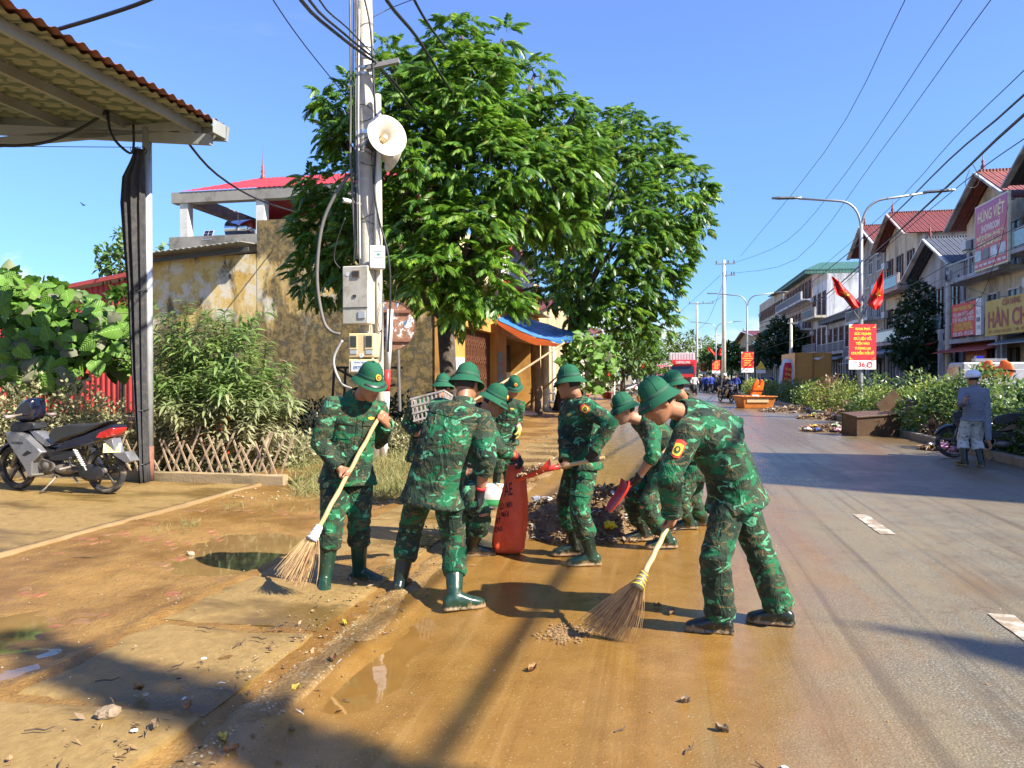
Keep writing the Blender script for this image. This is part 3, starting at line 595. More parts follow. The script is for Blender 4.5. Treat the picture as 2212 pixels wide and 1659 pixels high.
# the plate is turned towards the viewer side
plate = b.build('number_plate', mat('yellow_plate', (0.72, 0.66, 0.26), .45, var=.08), bike); plate.rotation_euler = (0, 0, 0)
Mp = Matrix((Vector((0, -1, 0)), -d, nrm)).transposed()
for i, tx in enumerate(('12-T1', '209.61')):
 me = text_mesh(tx, .068, mat('plate_ink', (.16, .13, .05), .5), bold=.0008, sx=.95); o = obj('lettering', me, plate); o.matrix_local = Matrix.Translation(c + d * (-.03 + .062 * i) + nrm * .0055) @ Mp.to_4x4()
plate.matrix_local = Matrix.Translation(c) @ Matrix.Rotation(R(-50), 4, 'Z') @ Matrix.Translation(-c + Vector((-.03, .06, 0)))
me = text_mesh('HONDA', .045, M_black, bold=.0008, sx=1.1); o = obj('lettering', me, bike); xh, zh = BX(398, 825); o.matrix_local = Matrix.Translation((xh, -.1725, zh)) @ Matrix.Rotation(math.pi / 2, 4, 'X') ; o.matrix_local = Matrix.Translation((xh, .1725, zh)) @ Matrix.Rotation(math.pi, 4, 'Z') @ Matrix.Rotation(math.pi / 2, 4, 'X')
b = MB(); rr = []
for a in np.linspace(R(25), R(152), 16):
 rr.append([(WB / 2 + (Rw + .03 + o_) * math.cos(a), y_, Rw + (Rw + .03 + o_) * math.sin(a)) for y_, o_ in ((-.06, -.025), (-.055, .0), (0, .022), (.055, .0), (.06, -.025))])
b.rings(rr, caps=False, closed=False); fe = b.build('front_fender', M_navy, bike, smooth=True); fe.modifiers.new('s', 'SOLIDIFY').thickness = .006
for s_ in (-1, 1):
 b = MB(); x1, z1 = BX(300, 800); b.tube([(WB / 2 + .01, s_ * .07, Rw), (x1 - .02, s_ * .07, z1)], [.020, .024], 10); b.build('fork', M_engine, bike, smooth=True)
 b = MB(); (x1, z1), (x2, z2) = BX(1115, 890), BX(1255, 1145); pts = []; 
 for k in range(90):
  t_ = k / 89; a = t_ * 9 * 2 * math.pi; pts.append((x1 + (x2 - x1) * t_ * .8 + .018 * math.cos(a), s_ * .13 + .024 * math.sin(a), z1 + (z2 - z1) * t_ * .8))
 b.tube(pts, .0065, 5); sp = b.build('shock_spring', mat('white_spring', (.62, .62, .60), .4), bike, smooth=True); b = MB(); b.tube([(x1, s_ * .13, z1), (x2, s_ * .13, z2)], .013, 10); b.build('damper_rod', M_engine, sp)
b = MB(); q = BX(1270, 1180); b.ball((q[0], .075, q[1]), (.20, .022, .11), 22, 8); b.build('chain_case', M_bblk, bike, smooth=True)
b = MB(); q = BX(690, 1110); b.ball((q[0], 0, q[1]), (.11, .10, .09), 16, 10); q2 = BX(900, 1150); b.ball((q2[0], 0, q2[1]), (.17, .11, .075), 18, 10); b.build('engine', M_engine, bike, smooth=True)
for k in range(6): b = MB(); q = BX(640 + k * 22, 1090 + k * 6); b.tube([(q[0], -.085, q[1]), (q[0], .085, q[1])], .062, 18); b.build('cooling_fin', M_engine, bike)
b = MB(); q = BX(600, 1180); q2 = BX(1350, 1200); b.tube([(q[0], -.10, q[1] - .02), (q[0] - .15, -.13, q[1] - .08), (q2[0] + .2, -.14, q2[1] - .02), (q2[0] - .1, -.15, q2[1] + .05)], [.02, .022, .045, .048], 12); b.build('exhaust', M_bblk, bike, smooth=True)
for s_ in (-1, 1):
 b = MB(); q = BX(640, 1225); b.tube([(q[0], s_ * .06, q[1]), (q[0], s_ * .24, q[1] + .01)], .015, 8); b.build('footpeg', M_engine, bike)
 b = MB(); q = BX(1010, 1000); q2 = BX(1040, 1110); b.tube([(q[0], s_ * .08, q[1]), (q2[0], s_ * .11, q2[1]), (q2[0] + .06, s_ * .22, q2[1] - .02)], [.022, .018, .016], 8); b.build('pillion_peg', M_engine, bike)
b = MB(); q = BX(820, 1240); q2 = BX(720, 1450); b.tube([(q[0], .06, q[1]), (q2[0] - .04, .16, .06), (q2[0], .20, .008)], [.013, .012, .016], 8); b.build('side_stand', M_engine, bike, smooth=True)
b = MB(); q = BX(1020, 1240); b.tube([(q[0], .05, q[1]), (q[0] - .14, .10, .13)], .012, 8); b.build('centre_stand', M_engine, bike)
b = MB(); b.bar((-WB / 2, .065, Rw), (-WB / 2 + .45, .065, Rw + .02), .03, .05); b.build('swing_arm', M_bblk, bike)
# ---- bamboo lattice fence
fen = thing('lattice_fence', 'low criss-cross fence of split bamboo on the kerb of the planting bed', 'fence', UV(-5.2, 9.34, .12), RZ)
M_split = mat('split_bamboo', (0.40, 0.29, 0.19), .7, var=.35, vs=9, dirt=(.2, .14, .09), da=.5); rd = random.Random(9)
slat_me = []
for k in range(3):
 b = MB(); b.box((0, 0, .31), (.026, .010, .62)); me = b.mesh('slat'); me.materials.append(M_split); slat_me.append(me)
for i in range(34):
 for s_ in (-1, 1):
  o = obj('slat', slat_me[i % 3], fen, (-i * .165 + rd.uniform(-.02, .02), s_ * .010 + rd.uniform(-.004, .004), rd.uniform(-.02, .03))); o.rotation_euler = (rd.uniform(-.08, .08), s_ * (R(27) + rd.uniform(-.12, .12)), 0); o.scale = (1, 1, rd.uniform(.82, 1.18))
# ---- red corrugated shed
sh = thing('shed', 'red corrugated metal shed behind the broad-leaved bush', 'shed', UV(0, 26, 0), RZ)
M_redsheet = mat('red_metal_sheet', (0.36, 0.028, 0.022), .45, var=.15, vs=2)
sL = to_uvz(PU(60, 640, 26)); sR = to_uvz(PU(330, 588, 26))
b = MB(); us = np.arange(sL.x - 2, sR.x + 2.5, .05); b.rings([[(u, .06 * (abs(((u / .25) % 1) - .5) < .25), z_(u)) for u in us] for z_ in (lambda u: 0.0, lambda u: sL.z + (sR.z - sL.z) * (u - sL.x) / (sR.x - sL.x) - .12)], caps=False, closed=False); b.build('wall_sheet', M_redsheet, sh)
b = MB(); b.rings([[(sL.x - 2, -.35, z0 - .35 + o_), (sR.x + 2.5, -.35, z1 + .33 + o_), (sR.x + 2.5, 5, z1 + .9 + o_), (sL.x - 2, 5, z0 + .3 + o_)] for z0, z1, o_ in ((sL.z - .05, sR.z, 0), (sL.z - .05, sR.z, .16))]); b.build('roof', mat('red_roof_trim', (0.34, 0.05, 0.04), .5), sh)
# ---- old yellow house with mouldy side wall
def mouldmat():
 t = NT('mouldy_yellow_wall'); v = t.coord('Object'); x = t.xyz(v); st = t.coord('Object', scale=(1.5, 1, .55))
 base = t.mix(t.lin(t.noise(v, 1.3, 5, .6), .35, .65), (0.55, 0.36, 0.10), (0.60, 0.47, 0.22)); base = t.mix(t.ss(t.noise(v, 1.7, 6, .65), .50, .60), base, (0.58, 0.52, 0.40))
 base = t.mix(t.ss(t.noise(v, 1.5, 7, .68, .4), .50, .60, 0, .8), base, (0.46, 0.29, 0.06))
 m1 = t.noise(st, 1.1, 8, .68, .3); low = t.ss(x[2], 3.9, 2.2, 0, .24); rgt = t.ss(x[0], -12.1, -11.6, 0, .07); top = t.math('MULTIPLY', t.ss(x[2], 4.6, 5.9, 0, .22), t.ss(x[0], -12.3, -11.8))
 m = t.math('ADD', m1, t.math('ADD', low, t.math('ADD', rgt, top))); mc_ = t.mix(t.ss(t.noise(v, 4.5, 7, .72, .5), .42, .60), (0.040, 0.034, 0.018), (0.19, 0.135, 0.050)); base = t.mix(t.ss(m, .50, .66, 0, .93), base, mc_)
 base = t.mix(t.ss(t.noise(v, 7, 6, .7), .60, .7, 0, .6), base, (0.10, 0.085, 0.045)); return t.set(base, .85, normal=t.bump(t.noise(v, 22, 5, .65), .4, .02))
M_mould = mouldmat(); M_ctile = mat('weathered_concrete', (0.24, 0.225, 0.195), .85, dirt=(.08, .075, .06), da=.8, vs=1.6, bump=.3, bs=12); M_cwhite = mat('whitewashed_column', (0.55, 0.54, 0.50), .8, dirt=(.22, .2, .17), da=.6, vs=2)
VW = 20.2; hs = thing('house', 'old yellow house with mould-blackened side wall, folding gate and concrete roof frame', 'house', (0, 0, 0), RZ)
uM = to_uvz(PU(555, 500, VW)).x; zH = to_uvz(PU(600, 474, VW)).z; zL = to_uvz(PU(450, 553, VW)).z
def wallgrid(b, u0, u1, z0, z1, v, th=.22, zfun=None):
 n = max(2, int((u1 - u0) / .5)); b.prism([(u0, v, z0)] + [(u1, v, z0)] + [(u1 - (u1 - u0) * k / n, v, z1 + .04 * nz(k * .9, u0, 2)) for k in range(n + 1)], (0, th, 0))
b = MB(); wallgrid(b, uM, -6.0, 0, zH, VW); b.build('wall', M_mould, hs)
b = MB(); wallgrid(b, -15.6, uM - .002, 0, zL, VW + .01); b.build('wall', M_mould, hs)
# lean-to tin roof over the lower wall
e1 = to_uvz(PU(330, 548, VW - .6)); e2 = to_uvz(PU(556, 520, VW - .6)); sl_z = (e2.z - e1.z) / (e2.x - e1.x)
b = MB(); us = np.arange(-15.9, uM - .05, .06); b.rings([[(u, vv, e1.z + sl_z * (u - e1.x) + dz + .02 * math.sin(u * 2 * math.pi / .2)) for u in us] for vv, dz in ((VW - .75, 0), (VW + 3.2, .35))], caps=False, closed=False); tr_ = b.build('tin_roof', mat('grey_tin', (0.30, 0.30, 0.27), .55, dirt=(.16, .13, .09), da=.6, vs=1), hs)
tr_.modifiers.new('s', 'SOLIDIFY').thickness = .02
for vv in (VW - .3, VW + .5): b = MB(); b.bar((-15.8, vv, e1.z + sl_z * (-15.8 - e1.x) - .14), (uM - .1, vv, e1.z + sl_z * (uM - e1.x) - .14), .07, .12); b.build('roof_beam', mat('dark_steel', (.05, .05, .05), .5), hs)
# concrete frame and red roof above
VF = 26.0; k0 = to_uvz(PU(403, 420, VF)); k1 = to_uvz(PU(567, 470, VF)); zt_ = to_uvz(PU(410, 418, VF)).z; zb_ = to_uvz(PU(410, 441, VF)).z; zs = to_uvz(PU(420, 515, VF)).z; pw = .34; du = k1.x - k0.x
def colm(u, v, z0, z1): b_ = MB(); b_.box((u, v, (z0 + z1) / 2), (pw, pw, z1 - z0)); b_.build('column', M_cwhite, hs)
for i in range(3):
 colm(k0.x + du * i, VF, zs - 2.5, zb_); colm(k0.x + du * i, VF + 5.2, zs - .3, zb_)
b = MB(); b.box((k0.x + du * 1.3, VF - .05, (zt_ + zb_) / 2), (du * 2.9, .40, zt_ - zb_)); b.build('ring_beam', M_ctile, hs); b = MB(); b.box((k0.x + du * 1.3, VF + 5.25, (zt_ + zb_) / 2), (du * 2.9, .40, zt_ - zb_)); b.build('ring_beam', M_ctile, hs)
b = MB(); b.box((k0.x, VF + 2.6, (zt_ + zb_) / 2 - .003), (.38, 4.9, zt_ - zb_)); b.build('ring_beam', M_ctile, hs)
b = MB(); b.box((k0.x + du * 1.3, VF + 2.6, zs - .35), (du * 2.9, 6.0, .7)); b.build('floor_slab', M_ctile, hs)
b = MB(); b.box((-12.5, VF + 2.6, (zs - .7) / 2), (7, 6.0, zs - .7)); b.build('rear_wall', M_ctile, hs)
zr_ = to_uvz(PU(460, 392, VF + 2.6)).z; ue, uw = k0.x + du * 2.75, k0.x - .1; us = np.arange(uw, ue, .07)
for s_ in (0, 1):
 b = MB()
 def rp(u, t_):
  hip = min(1, max(0, (u - uw) / 1.6)); tt = t_ * hip if t_ > hip else t_; tt = min(t_, hip); vv = (VF - .28 + 2.9 * tt) if s_ == 0 else (VF + 5.5 - 2.9 * tt)
  return (u, vv, zt_ + .02 + (zr_ - zt_) * tt + .016 * math.sin(u * 2 * math.pi / .21))
 b.rings([[rp(u, t_) for u in us] for t_ in np.linspace(0, 1, 9)], caps=False, closed=False); b.build('roof', mat('bright_red_roof', (0.46, 0.035, 0.028), .42, var=.1, vs=1), hs, smooth=True)
b = MB(); b.lathe([(.001, 1.5), (.012, .9), (.03, .55), (.07, .5), (.04, .38), (.09, .3), (.05, .18), (.10, .1), (.10, 0)], 10, Matrix.Translation((uw + 1.9, VF + 2.6, zr_))); b.build('finial', mat('finial_maroon', (.20, .05, .045), .5), hs, smooth=True)
tk = thing('water_tank', 'shiny horizontal steel water tank on the concrete roof frame', 'water tank', UV(k0.x + 1.35, VF + 1.6, zs), RZ)
b = MB(); b.lathe([(.01, -.62), (.22, -.60), (.36, -.52), (.38, -.48), (.37, -.3), (.38, -.28), (.37, 0), (.38, .02), (.37, .3), (.38, .48), (.36, .52), (.22, .60), (.01, .62)], 28, Matrix.Translation((0, 0, .62)) @ Matrix.Rotation(math.pi / 2, 4, 'Y')); b.build('drum', mat('polished_steel', (.62, .64, .68), .12, metal=1, var=.05), tk, smooth=True)
for x in (-.45, .45): b = MB(); b.box((x, 0, .15), (.06, .7, .30)); b.build('stand', M_galv, tk)
b = MB(); b.tube([(-.1, 0, .98), (-.1, 0, 1.25)], .02, 6); b.build('pipe', M_galv, tk)
so_ = thing('solar_panel', 'small tilted solar panel on the edge of the roof slab', 'solar panel', UV(k0.x + 1.15, VF - .3, zs - .25), RZ)
b = MB(); b.box((0, 0, .3), (.42, .02, .44), Matrix.Rotation(R(-28), 3, 'X')); b.build('frame', M_galv, so_)
for i in range(2):
 for j in range(3): b = MB(); b.box((-.095 + .19 * i, -.014 , .3 + (-.135 + .135 * j)), (.17, .008, .115)); o = b.build('cell', M_navy, so_); o.data.transform(Matrix.Translation((0, 0, .3)) @ Matrix.Rotation(R(-28), 4, 'X') @ Matrix.Translation((0, 0, -.3)))
b = MB(); b.bar((0, 0, .1), (.1, .2, -.1), .03, .03); b.build('bracket', M_galv, so_)
# orange-red metal cabinet half hidden by the weeds
cb = thing('cabinet', 'orange-red metal cabinet half hidden behind the weeds', 'cabinet', UV(-7.6, 10.9, .1), RZ + .15); M_orange = mat('orange_red_metal', (0.72, 0.075, 0.02), .4, var=.15, vs=4)
b = MB(); b.box((0, 0, .95), (1.0, .5, .06)); b.build('top', M_orange, cb)
for x in (-.47, .47):
 for y in (-.22, .22): b = MB(); b.box((x, y, .46), (.06, .06, .92)); b.build('leg', M_orange, cb)
b = MB(); b.box((0, .1, .62), (.86, .03, .5)); b.build('back_panel', M_orange, cb); b = MB(); b.box((0, 0, .30), (.86, .42, .04)); b.build('shelf', M_orange, cb)
# ================================================================== utility pole, its boxes, and the shop front
M_cpole = mat('cast_concrete_pole', (0.50, 0.46, 0.38), .8, var=.14, vs=5, bump=.35, bs=35, dirt=(.26, .23, .18), da=.6); M_cable = mat('black_cable', (0.014, 0.014, 0.015), .5); M_gcable = mat('grey_cable', (0.12, 0.11, 0.10), .6); M_strip = mat('steel_band', (.55, .57, .6), .3, metal=.8)
PB = G(806, 1004); PBO = Vector((PB.x, PB.y, 0)); DP = PB.y
up_ = thing('utility_pole', 'tall concrete utility pole with steel bands and cross arm beside the pavement', 'utility pole', PBO, 0)
def L_(px, py, D=None): return P(px, py, D or DP) - PBO
def pole_ax(y): return L_(806 - (1004 - y) * .0205, y)
b = MB(); pts = [pole_ax(y) for y in (1004, 800, 600, 400, 200, 0, -160)]; b.tube(pts, [.185, .175, .168, .160, .152, .145, .138], 28); b.build('shaft', M_cpole, up_, smooth=True)
for y in (105, 118, 130, 152, 165, 288, 292, 596):
 c = pole_ax(y); b = MB(); r_ = .152 + (y / 1004) * .034; b.lathe([(r_, -.022), (r_ + .012, -.020), (r_ + .012, .020), (r_, .022)], 28, Matrix.Translation(c)); b.build('steel_band', M_strip, up_, smooth=False)
b = MB(); b.bar(L_(790, 147, DP - .22), L_(862, 131, DP - .30), .075, .075); ca = b.build('cross_arm', mat('weathered_steel', (.20, .20, .19), .6), up_)
for px in (826, 838, 850, 857): b = MB(); b.ball(L_(px, 134 - (px - 826) * .12, DP - .27), (.03, .03, .045), 10, 7); b.build('insulator', M_bblk, ca, smooth=True)
for y in (62, 240, 262, 300, 318, 335, 355, 470, 480): # loose wire turns round the shaft
 c = pole_ax(y); b = MB(); r_ = .152 + (y / 1004) * .034 + .006; b.tube([c + Vector((r_ * math.cos(a), r_ * math.sin(a), .06 * math.sin(a * 1.5 + y) )) for a in [2 * math.pi * k / 20 for k in range(21)]], .005, 5); b.build('wire_turn', M_cable, up_)
def cable(name, pix, r, m_, parent=None, label=None, group=None, n=6):
 pts = [Vector(p) for p in pix]; out = []
 for i in range(len(pts) - 1):
  p0, p1, p2, p3 = pts[max(i - 1, 0)], pts[i], pts[i + 1], pts[min(i + 2, len(pts) - 1)]
  for k in range(n): t = k / n; out.append(.5 * ((2 * p1) + (p2 - p0) * t + (2 * p0 - 5 * p1 + 4 * p2 - p3) * t * t + (3 * p1 - p0 - 3 * p2 + p3) * t ** 3))
 out.append(pts[-1]); b_ = MB(); b_.tube(out, r, 6); o = b_.build(name, m_, parent, smooth=True)
 if label: tag(o, label, 'cable', group)
 return o
D1 = DP - .25
for i, (pp, r_, m_) in enumerate((([(756, -10), (758, 200), (757, 330), (762, 420), (768, 560)], .020, M_gcable), ([(765, -10), (763, 150), (765, 320), (768, 480), (764, 570)], .014, M_cable), ([(771, -10), (768, 220), (771, 400), (773, 560)], .012, M_gcable), ([(776, 20), (774, 240), (776, 420), (778, 570)], .016, mat('pale_conduit', (.5, .48, .42), .6)),
  ([(786, -10), (800, 60), (806, 160), (812, 280), (808, 400), (818, 470), (840, 560), (843, 650), (838, 760)], .019, M_cable), ([(752, 380), (722, 425), (698, 480), (687, 550), (686, 620), (698, 690), (714, 715), (735, 722)], .030, M_gcable), ([(746, 470), (728, 520), (722, 560), (735, 580)], .010, M_cable), ([(740, 735), (722, 770), (724, 800), (740, 830), (760, 838)], .024, mat('pale_hose', (.33, .32, .30), .5)),
  ([(802, 330), (806, 420), (798, 480), (806, 520)], .006, M_cable), ([(818, 610), (826, 640), (816, 690), (824, 720)], .005, M_cable), ([(806, 700), (818, 716), (826, 712), (812, 726)], .005, M_cable))):
 cable('service_cable', [L_(x, y, D1 - .02 * (i % 3)) for x, y in pp], r_, m_, up_)
def cabinet(name, label, cat, x0, y0, x1, y1, D, dep, m_, rz=-16, bev=.015):
 A_, B_ = P(x0, y1, D), P(x1, y0, D); w = (B_.x - A_.x) / (math.cos(R(rz)) + .18); h_ = B_.z - A_.z; root = thing(name, label, cat, ((A_.x + B_.x) / 2 - .03, D, A_.z), R(rz)); b_ = MB(); b_.box((0, dep / 2, h_ / 2), (w, dep, h_)); b_.build('casing', m_, root, bevel=bev); return root, w, h_
M_box = mat('grey_fibreglass', (0.46, 0.43, 0.36), .55, dirt=(.20, .17, .11), da=.75, vs=5); M_beige = mat('beige_plastic', (0.62, 0.47, 0.25), .45, var=.06); M_wbox = mat('pale_grey_box', (0.55, 0.57, 0.59), .45, var=.05); M_dglass = mat('dark_meter_glass', (0.035, 0.035, 0.03), .12)
bx, w, h_ = cabinet('meter_box', 'large stained grey meter box strapped to the concrete pole', 'meter box', 736, 574, 806, 700, DP - .42, .26, M_box)
b = MB(); b.box((.02, -.006, h_ * .86), (w * .30, .02, h_ * .115)); f_ = b.build('window_frame', mat('rusty_trim', (.24, .15, .09), .6), bx); b = MB(); b.box((.02, -.012, h_ * .86), (w * .23, .02, h_ * .085)); b.build('pane', M_dglass, f_)
b = MB(); b.box((0, -.004, h_ * .285), (w * .99, .012, .008)); b.build('seam', M_black, bx); b = MB(); b.box((w * .26, -.005, h_ * .16), (w * .26, .016, h_ * .12)); b.build('hatch', M_galv, bx)
b = MB(); b.tube([(-w * .30, -.004, h_ * .86), (-w * .30, .01, h_ * .86)], .035, 16); b.build('knob', M_wbox, bx); b = MB(); b.box((-.01, -.004, h_ * .48), (.06, .012, .045)); b.build('maker_plate', M_dglass, bx)
bx, w, h_ = cabinet('junction_box', 'small pale grey box on the white post beside the pole', 'junction box', 800, 530, 838, 580, DP - .45, .16, M_wbox, rz=14)
for z_ in (.75, .5): b = MB(); b.box((.02, -.003, h_ * z_), (w * .6, .008, .008)); b.build('rib', M_galv, bx)
b = MB(); b.box((.02, -.003, h_ * .62), (.05, .008, .03)); b.build('green_label', mat('green_label', (.02, .25, .16), .5), bx)
bx, w, h_ = cabinet('meter_box', 'beige twin meter box with two dark windows on the pole', 'meter box', 750, 720, 819, 772, DP - .42, .22, M_beige, rz=-10)
for x in (-.30, .30):
 b = MB(); b.box((w * x, -.005, h_ * .64), (w * .30, .016, h_ * .60)); f_ = b.build('window_frame', mat('beige_trim', (.66, .52, .30), .45), bx); b = MB(); b.box((w * x, -.011, h_ * .66), (w * .23, .016, h_ * .46)); b.build('pane', M_dglass, f_); b = MB(); b.box((w * x, -.004, h_ * .22), (w * .26, .012, h_ * .16)); b.build('vent', M_galv, bx)
b = MB(); b.tube([(0, -.006, h_ * .08), (0, .01, h_ * .08)], .035, 18); dk = b.build('number_disc', mat('white_enamel', (.75, .75, .72), .4), bx); lettering(dk, '1', .055, M_black, (0, -.008, h_ * .08), (math.pi / 2, 0, 0), bold=.001)
bx, w, h_ = cabinet('notice_box', 'beige lower box with a blue printed notice below the twin meters', 'meter box', 750, 776, 819, 806, DP - .42, .2, M_beige, rz=-10)
b = MB(); b.box((-w * .08, -.004, h_ * .5), (w * .62, .010, h_ * .78)); nt = b.build('notice', mat('white_sticker', (.66, .68, .70), .5), bx); M_ink = mat('blue_ink', (.03, .10, .30), .5)
lettering(nt, 'TRUNG TÂM', .030, M_ink, (-w * .08, -.0105, h_ * .76), (math.pi / 2, 0, 0), bold=.0006); lettering(nt, '0978 3', .075, M_ink, (-w * .08, -.0105, h_ * .38), (math.pi / 2, 0, 0), bold=.0015)
# white post, red-white marker post with the back of a round sign
wp = thing('white_post', 'slim cream concrete post standing against the utility pole', 'post', G(822, 1000), 0); O_ = G(822, 1000); b = MB(); b.tube([P(822, 1000, DP - .05) - O_, P(818, 600, DP - .18) - O_, P(815, 205, DP - .2) - O_], [.072, .068, .062], 18); b.build('shaft', mat('cream_concrete', (.62, .56, .44), .7, var=.08, vs=3, bump=.1), wp, smooth=True)
mk = thing('marker_post', 'red and white striped steel post carrying the rusty round sign', 'sign post', G(829, 997), 0); O_ = G(829, 997); Dm = O_.y; M_wpaint = mat('white_road_paint', (.72, .72, .70), .45, dirt=(.4, .3, .2), da=.3, vs=6); M_rpaint = mat('red_road_paint', (.62, .03, .03), .45)
bands = [(997, 990, mat('orange_rust', (.40, .14, .05), .8)), (990, 940, M_wpaint), (940, 894, M_rpaint), (894, 846, M_wpaint), (846, 799, M_rpaint), (799, 668, M_wpaint)]
for y0, y1, m_ in bands:
 b = MB(); f_ = lambda y: P(829 + (997 - y) * .042, y, Dm) - O_; b.tube([f_(y0), f_(y1)], .056, 18); b.build('band', m_, mk, smooth=True)
def rustmat():
 t = NT('rusted_sign_back'); v = t.coord('Object'); col = t.mix(t.lin(t.noise(v, 9, 6, .7), .3, .7), (0.13, 0.055, 0.030), (0.30, 0.15, 0.085)); col = t.mix(t.ss(t.noise(v, 5, 7, .7), .53, .56), col, (.52, .50, .48)); col = t.mix(t.ss(t.noise(v, 6.3, 7, .7), .565, .60), col, (.05, .11, .22)); return t.set(col, .8, normal=t.bump(t.noise(v, 20, 5), .4, .02))
rs_ = thing('round_sign', 'rusty back of a round traffic sign behind the striped post', 'traffic sign', P(844, 703, Dm + .12), R(8)); b = MB(); r_ = 53 / F * Dm; b.tube([(0, -.004, 0), (0, .006, 0)], r_, 48); b.build('disc', rustmat(), rs_); b = MB(); b.rings([[((r_ + q) * math.cos(a), y_, (r_ + q) * math.sin(a)) for q, y_ in ((0, -.014), (.008, -.014), (.008, .010), (0, .010))] for a in [2 * math.pi * k / 48 for k in range(49)]], caps=False); b.build('rim', mat('rust_rim', (.17, .07, .04), .8), rs_)
for z_ in (.25, -.27): b = MB(); b.box((.02, -.03, z_), (r_ * 1.5, .035, .045)); b.build('bracket', _M['rust_rim'], rs_)
b = MB(); b.tube([(.13, .02, -r_ * .9), (.16, .03, -1.55)], .03, 10); b.build('leg', M_gcable, rs_)
# loudspeaker horns
def horn(label, c, ax, rad, L):
 ax = ax.normalized(); q = ax.to_track_quat('Z', 'Y').to_matrix().to_4x4(); root = thing('loudspeaker', label, 'loudspeaker', c, 0, 'horn loudspeakers on the pole'); M_h = mat('cream_horn', (.60, .56, .46), .45, dirt=(.35, .27, .17), da=.45, vs=4)
 prof = [(.045, -L), (.05, -L * .8), (.065, -L * .6), (.10, -L * .38), (.17, -L * .18), (rad * .82, -L * .06), (rad, 0), (rad * 1.03, .006), (rad, .012), (rad * .80, -L * .05), (.155, -L * .18), (.085, -L * .38), (.05, -L * .6)]
 b_ = MB(); b_.lathe(prof, 40, q); b_.build('bell', M_h, root, smooth=True); b_ = MB(); b_.lathe([(.001, -.06), (.035, -.06), (.045, -.075), (.06, -L * .75), (.06, -L * .8)], 20, q); b_.build('core', mat('tan_core', (.60, .46, .26), .45), root, smooth=True); b_ = MB(); b_.lathe([(.001, -.045), (.028, -.048), (.034, -.060)], 20, q); b_.build('cap', M_wpaint, root, smooth=True)
 b_ = MB(); b_.lathe([(.001, -L * 1.45), (.07, -L * 1.43), (.085, -L * 1.3), (.085, -L * 1.05), (.06, -L * .95)], 24, q); b_.build('driver', M_bblk, root, smooth=True)
 b_ = MB(); b_.tube([q @ Vector((0, .0, -L * .9)), Vector((-.16, .2, -.05))], .02, 8); b_.build('bracket', M_galv, root); return root
horn('cream horn loudspeaker on the pole with its mouth towards the camera', P(836, 293, DP - .55), Vector((.50, -.80, .10)), .335, .42)
horn('second horn loudspeaker hanging below the first, facing away', P(849, 338, DP - .05), Vector((.72, .55, -.28)), .27, .36)
cm = thing('security_camera', 'small white bullet camera on the left of the pole', 'camera', P(757, 436, DP - .2), 0); b = MB(); b.tube([(-.10, -.12, 0), (.05, .02, 0)], .04, 14); b.build('housing', M_wpaint, cm, smooth=True); b = MB(); b.tube([(.02, 0, 0), (.2, .08, -.03)], .012, 8); b.build('arm', M_wpaint, cm); b = MB(); b.tube([(-.108, -.130, 0), (-.098, -.118, 0)], .026, 12); b.build('lens', M_black, cm)
# metal frame by the wall (left of the pole)
fr = thing('scrap_frame', 'dark rusty metal trestle standing in the shade left of the pole', 'metal frame', G(735, 940), .1); M_dk = mat('dark_rust', (.05, .04, .032), .7)
for x in (-.15, .15, 1.3, 1.6): b = MB(); b.bar((x - .1, 0, 0), (x * .95, 0, 1.75), .06, .06); b.build('leg', M_dk, fr)
for a_, c_ in (((-.1, 0, 1.74), (1.6, 0, 1.74)), ((-.1, .0, 1.72), (1.4, 0, .9)), ((0, 0, .9), (1.4, 0, 1.3))): b = MB(); b.bar(a_, c_, .05, .06); b.build('brace', M_dk, fr)
# ---- shop front on the road side of the yellow house
M_yel = mat('faded_yellow_wall', (0.50, 0.25, 0.055), .75, var=.22, vs=1.6, dirt=(.22, .10, .03), da=.6, bump=.25, bs=14); M_gate = mat('brown_gate', (0.12, 0.045, 0.022), .55, var=.25, vs=4, dirt=(.2, .09, .04), da=.5); M_dark = mat('interior_shade_paint', (.022, .018, .015), .9)  # M_dark: near-black colour standing in for the shade inside shops
def uvbox(mb, u0, u1, v0, v1, z0, z1): mb.box(((u0 + u1) / 2, (v0 + v1) / 2, (z0 + z1) / 2), (u1 - u0, v1 - v0, z1 - z0))
b = MB(); uvbox(b, -6.35, -5.98, 20.17, 22.1, 0, 3.06); b.build('pillar', M_yel, hs); b = MB(); uvbox(b, -6.35, -5.98, 26.3, 28.3, 0, 3.06); b.build('pillar', M_yel, hs)
b = MB(); uvbox(b, -6.35, -5.95, 20.16, 36, 3.063, 4.3); b.build('lintel', M_yel, hs); b = MB(); uvbox(b, -7.5, -6.35, 20.45, 36, zH - .15, zH + .1); b.build('eave_slab', M_ctile, hs)
b = MB(); uvbox(b, -6.5, -6.1, 20.45, 36, 4.303, zH - .15); b.build('upper_wall', mat('pale_yellow_wall', (.60, .50, .26), .75, var=.12, vs=1.2), hs); b = MB(); uvbox(b, -12, -7.4, 28.35, 36, 0, 3.0); b.build('interior_shade_block', M_dark, hs); b = MB(); uvbox(b, -12, -6.0, 36.02, 36.3, 0, 6); b.build('end_wall', M_yel, hs)  # solid block painted dark in place of a shaded shop room
b = MB(); uvbox(b, -9.5, -5.4, 20.46, 36, 4.36, 4.42); b.build('canopy_slab', M_ctile, hs)
gt = None
b = MB(); uvbox(b, -6.30, -6.24, 22.1, 26.3, 0, 3.06); gt = b.build('folding_gate', M_gate, hs)
n_ = 44
gm = MB(); gm.box((0, 0, 1.5), (.05, .030, 3.0)); gme = gm.mesh('gate_bar'); gme.materials.append(M_gate)
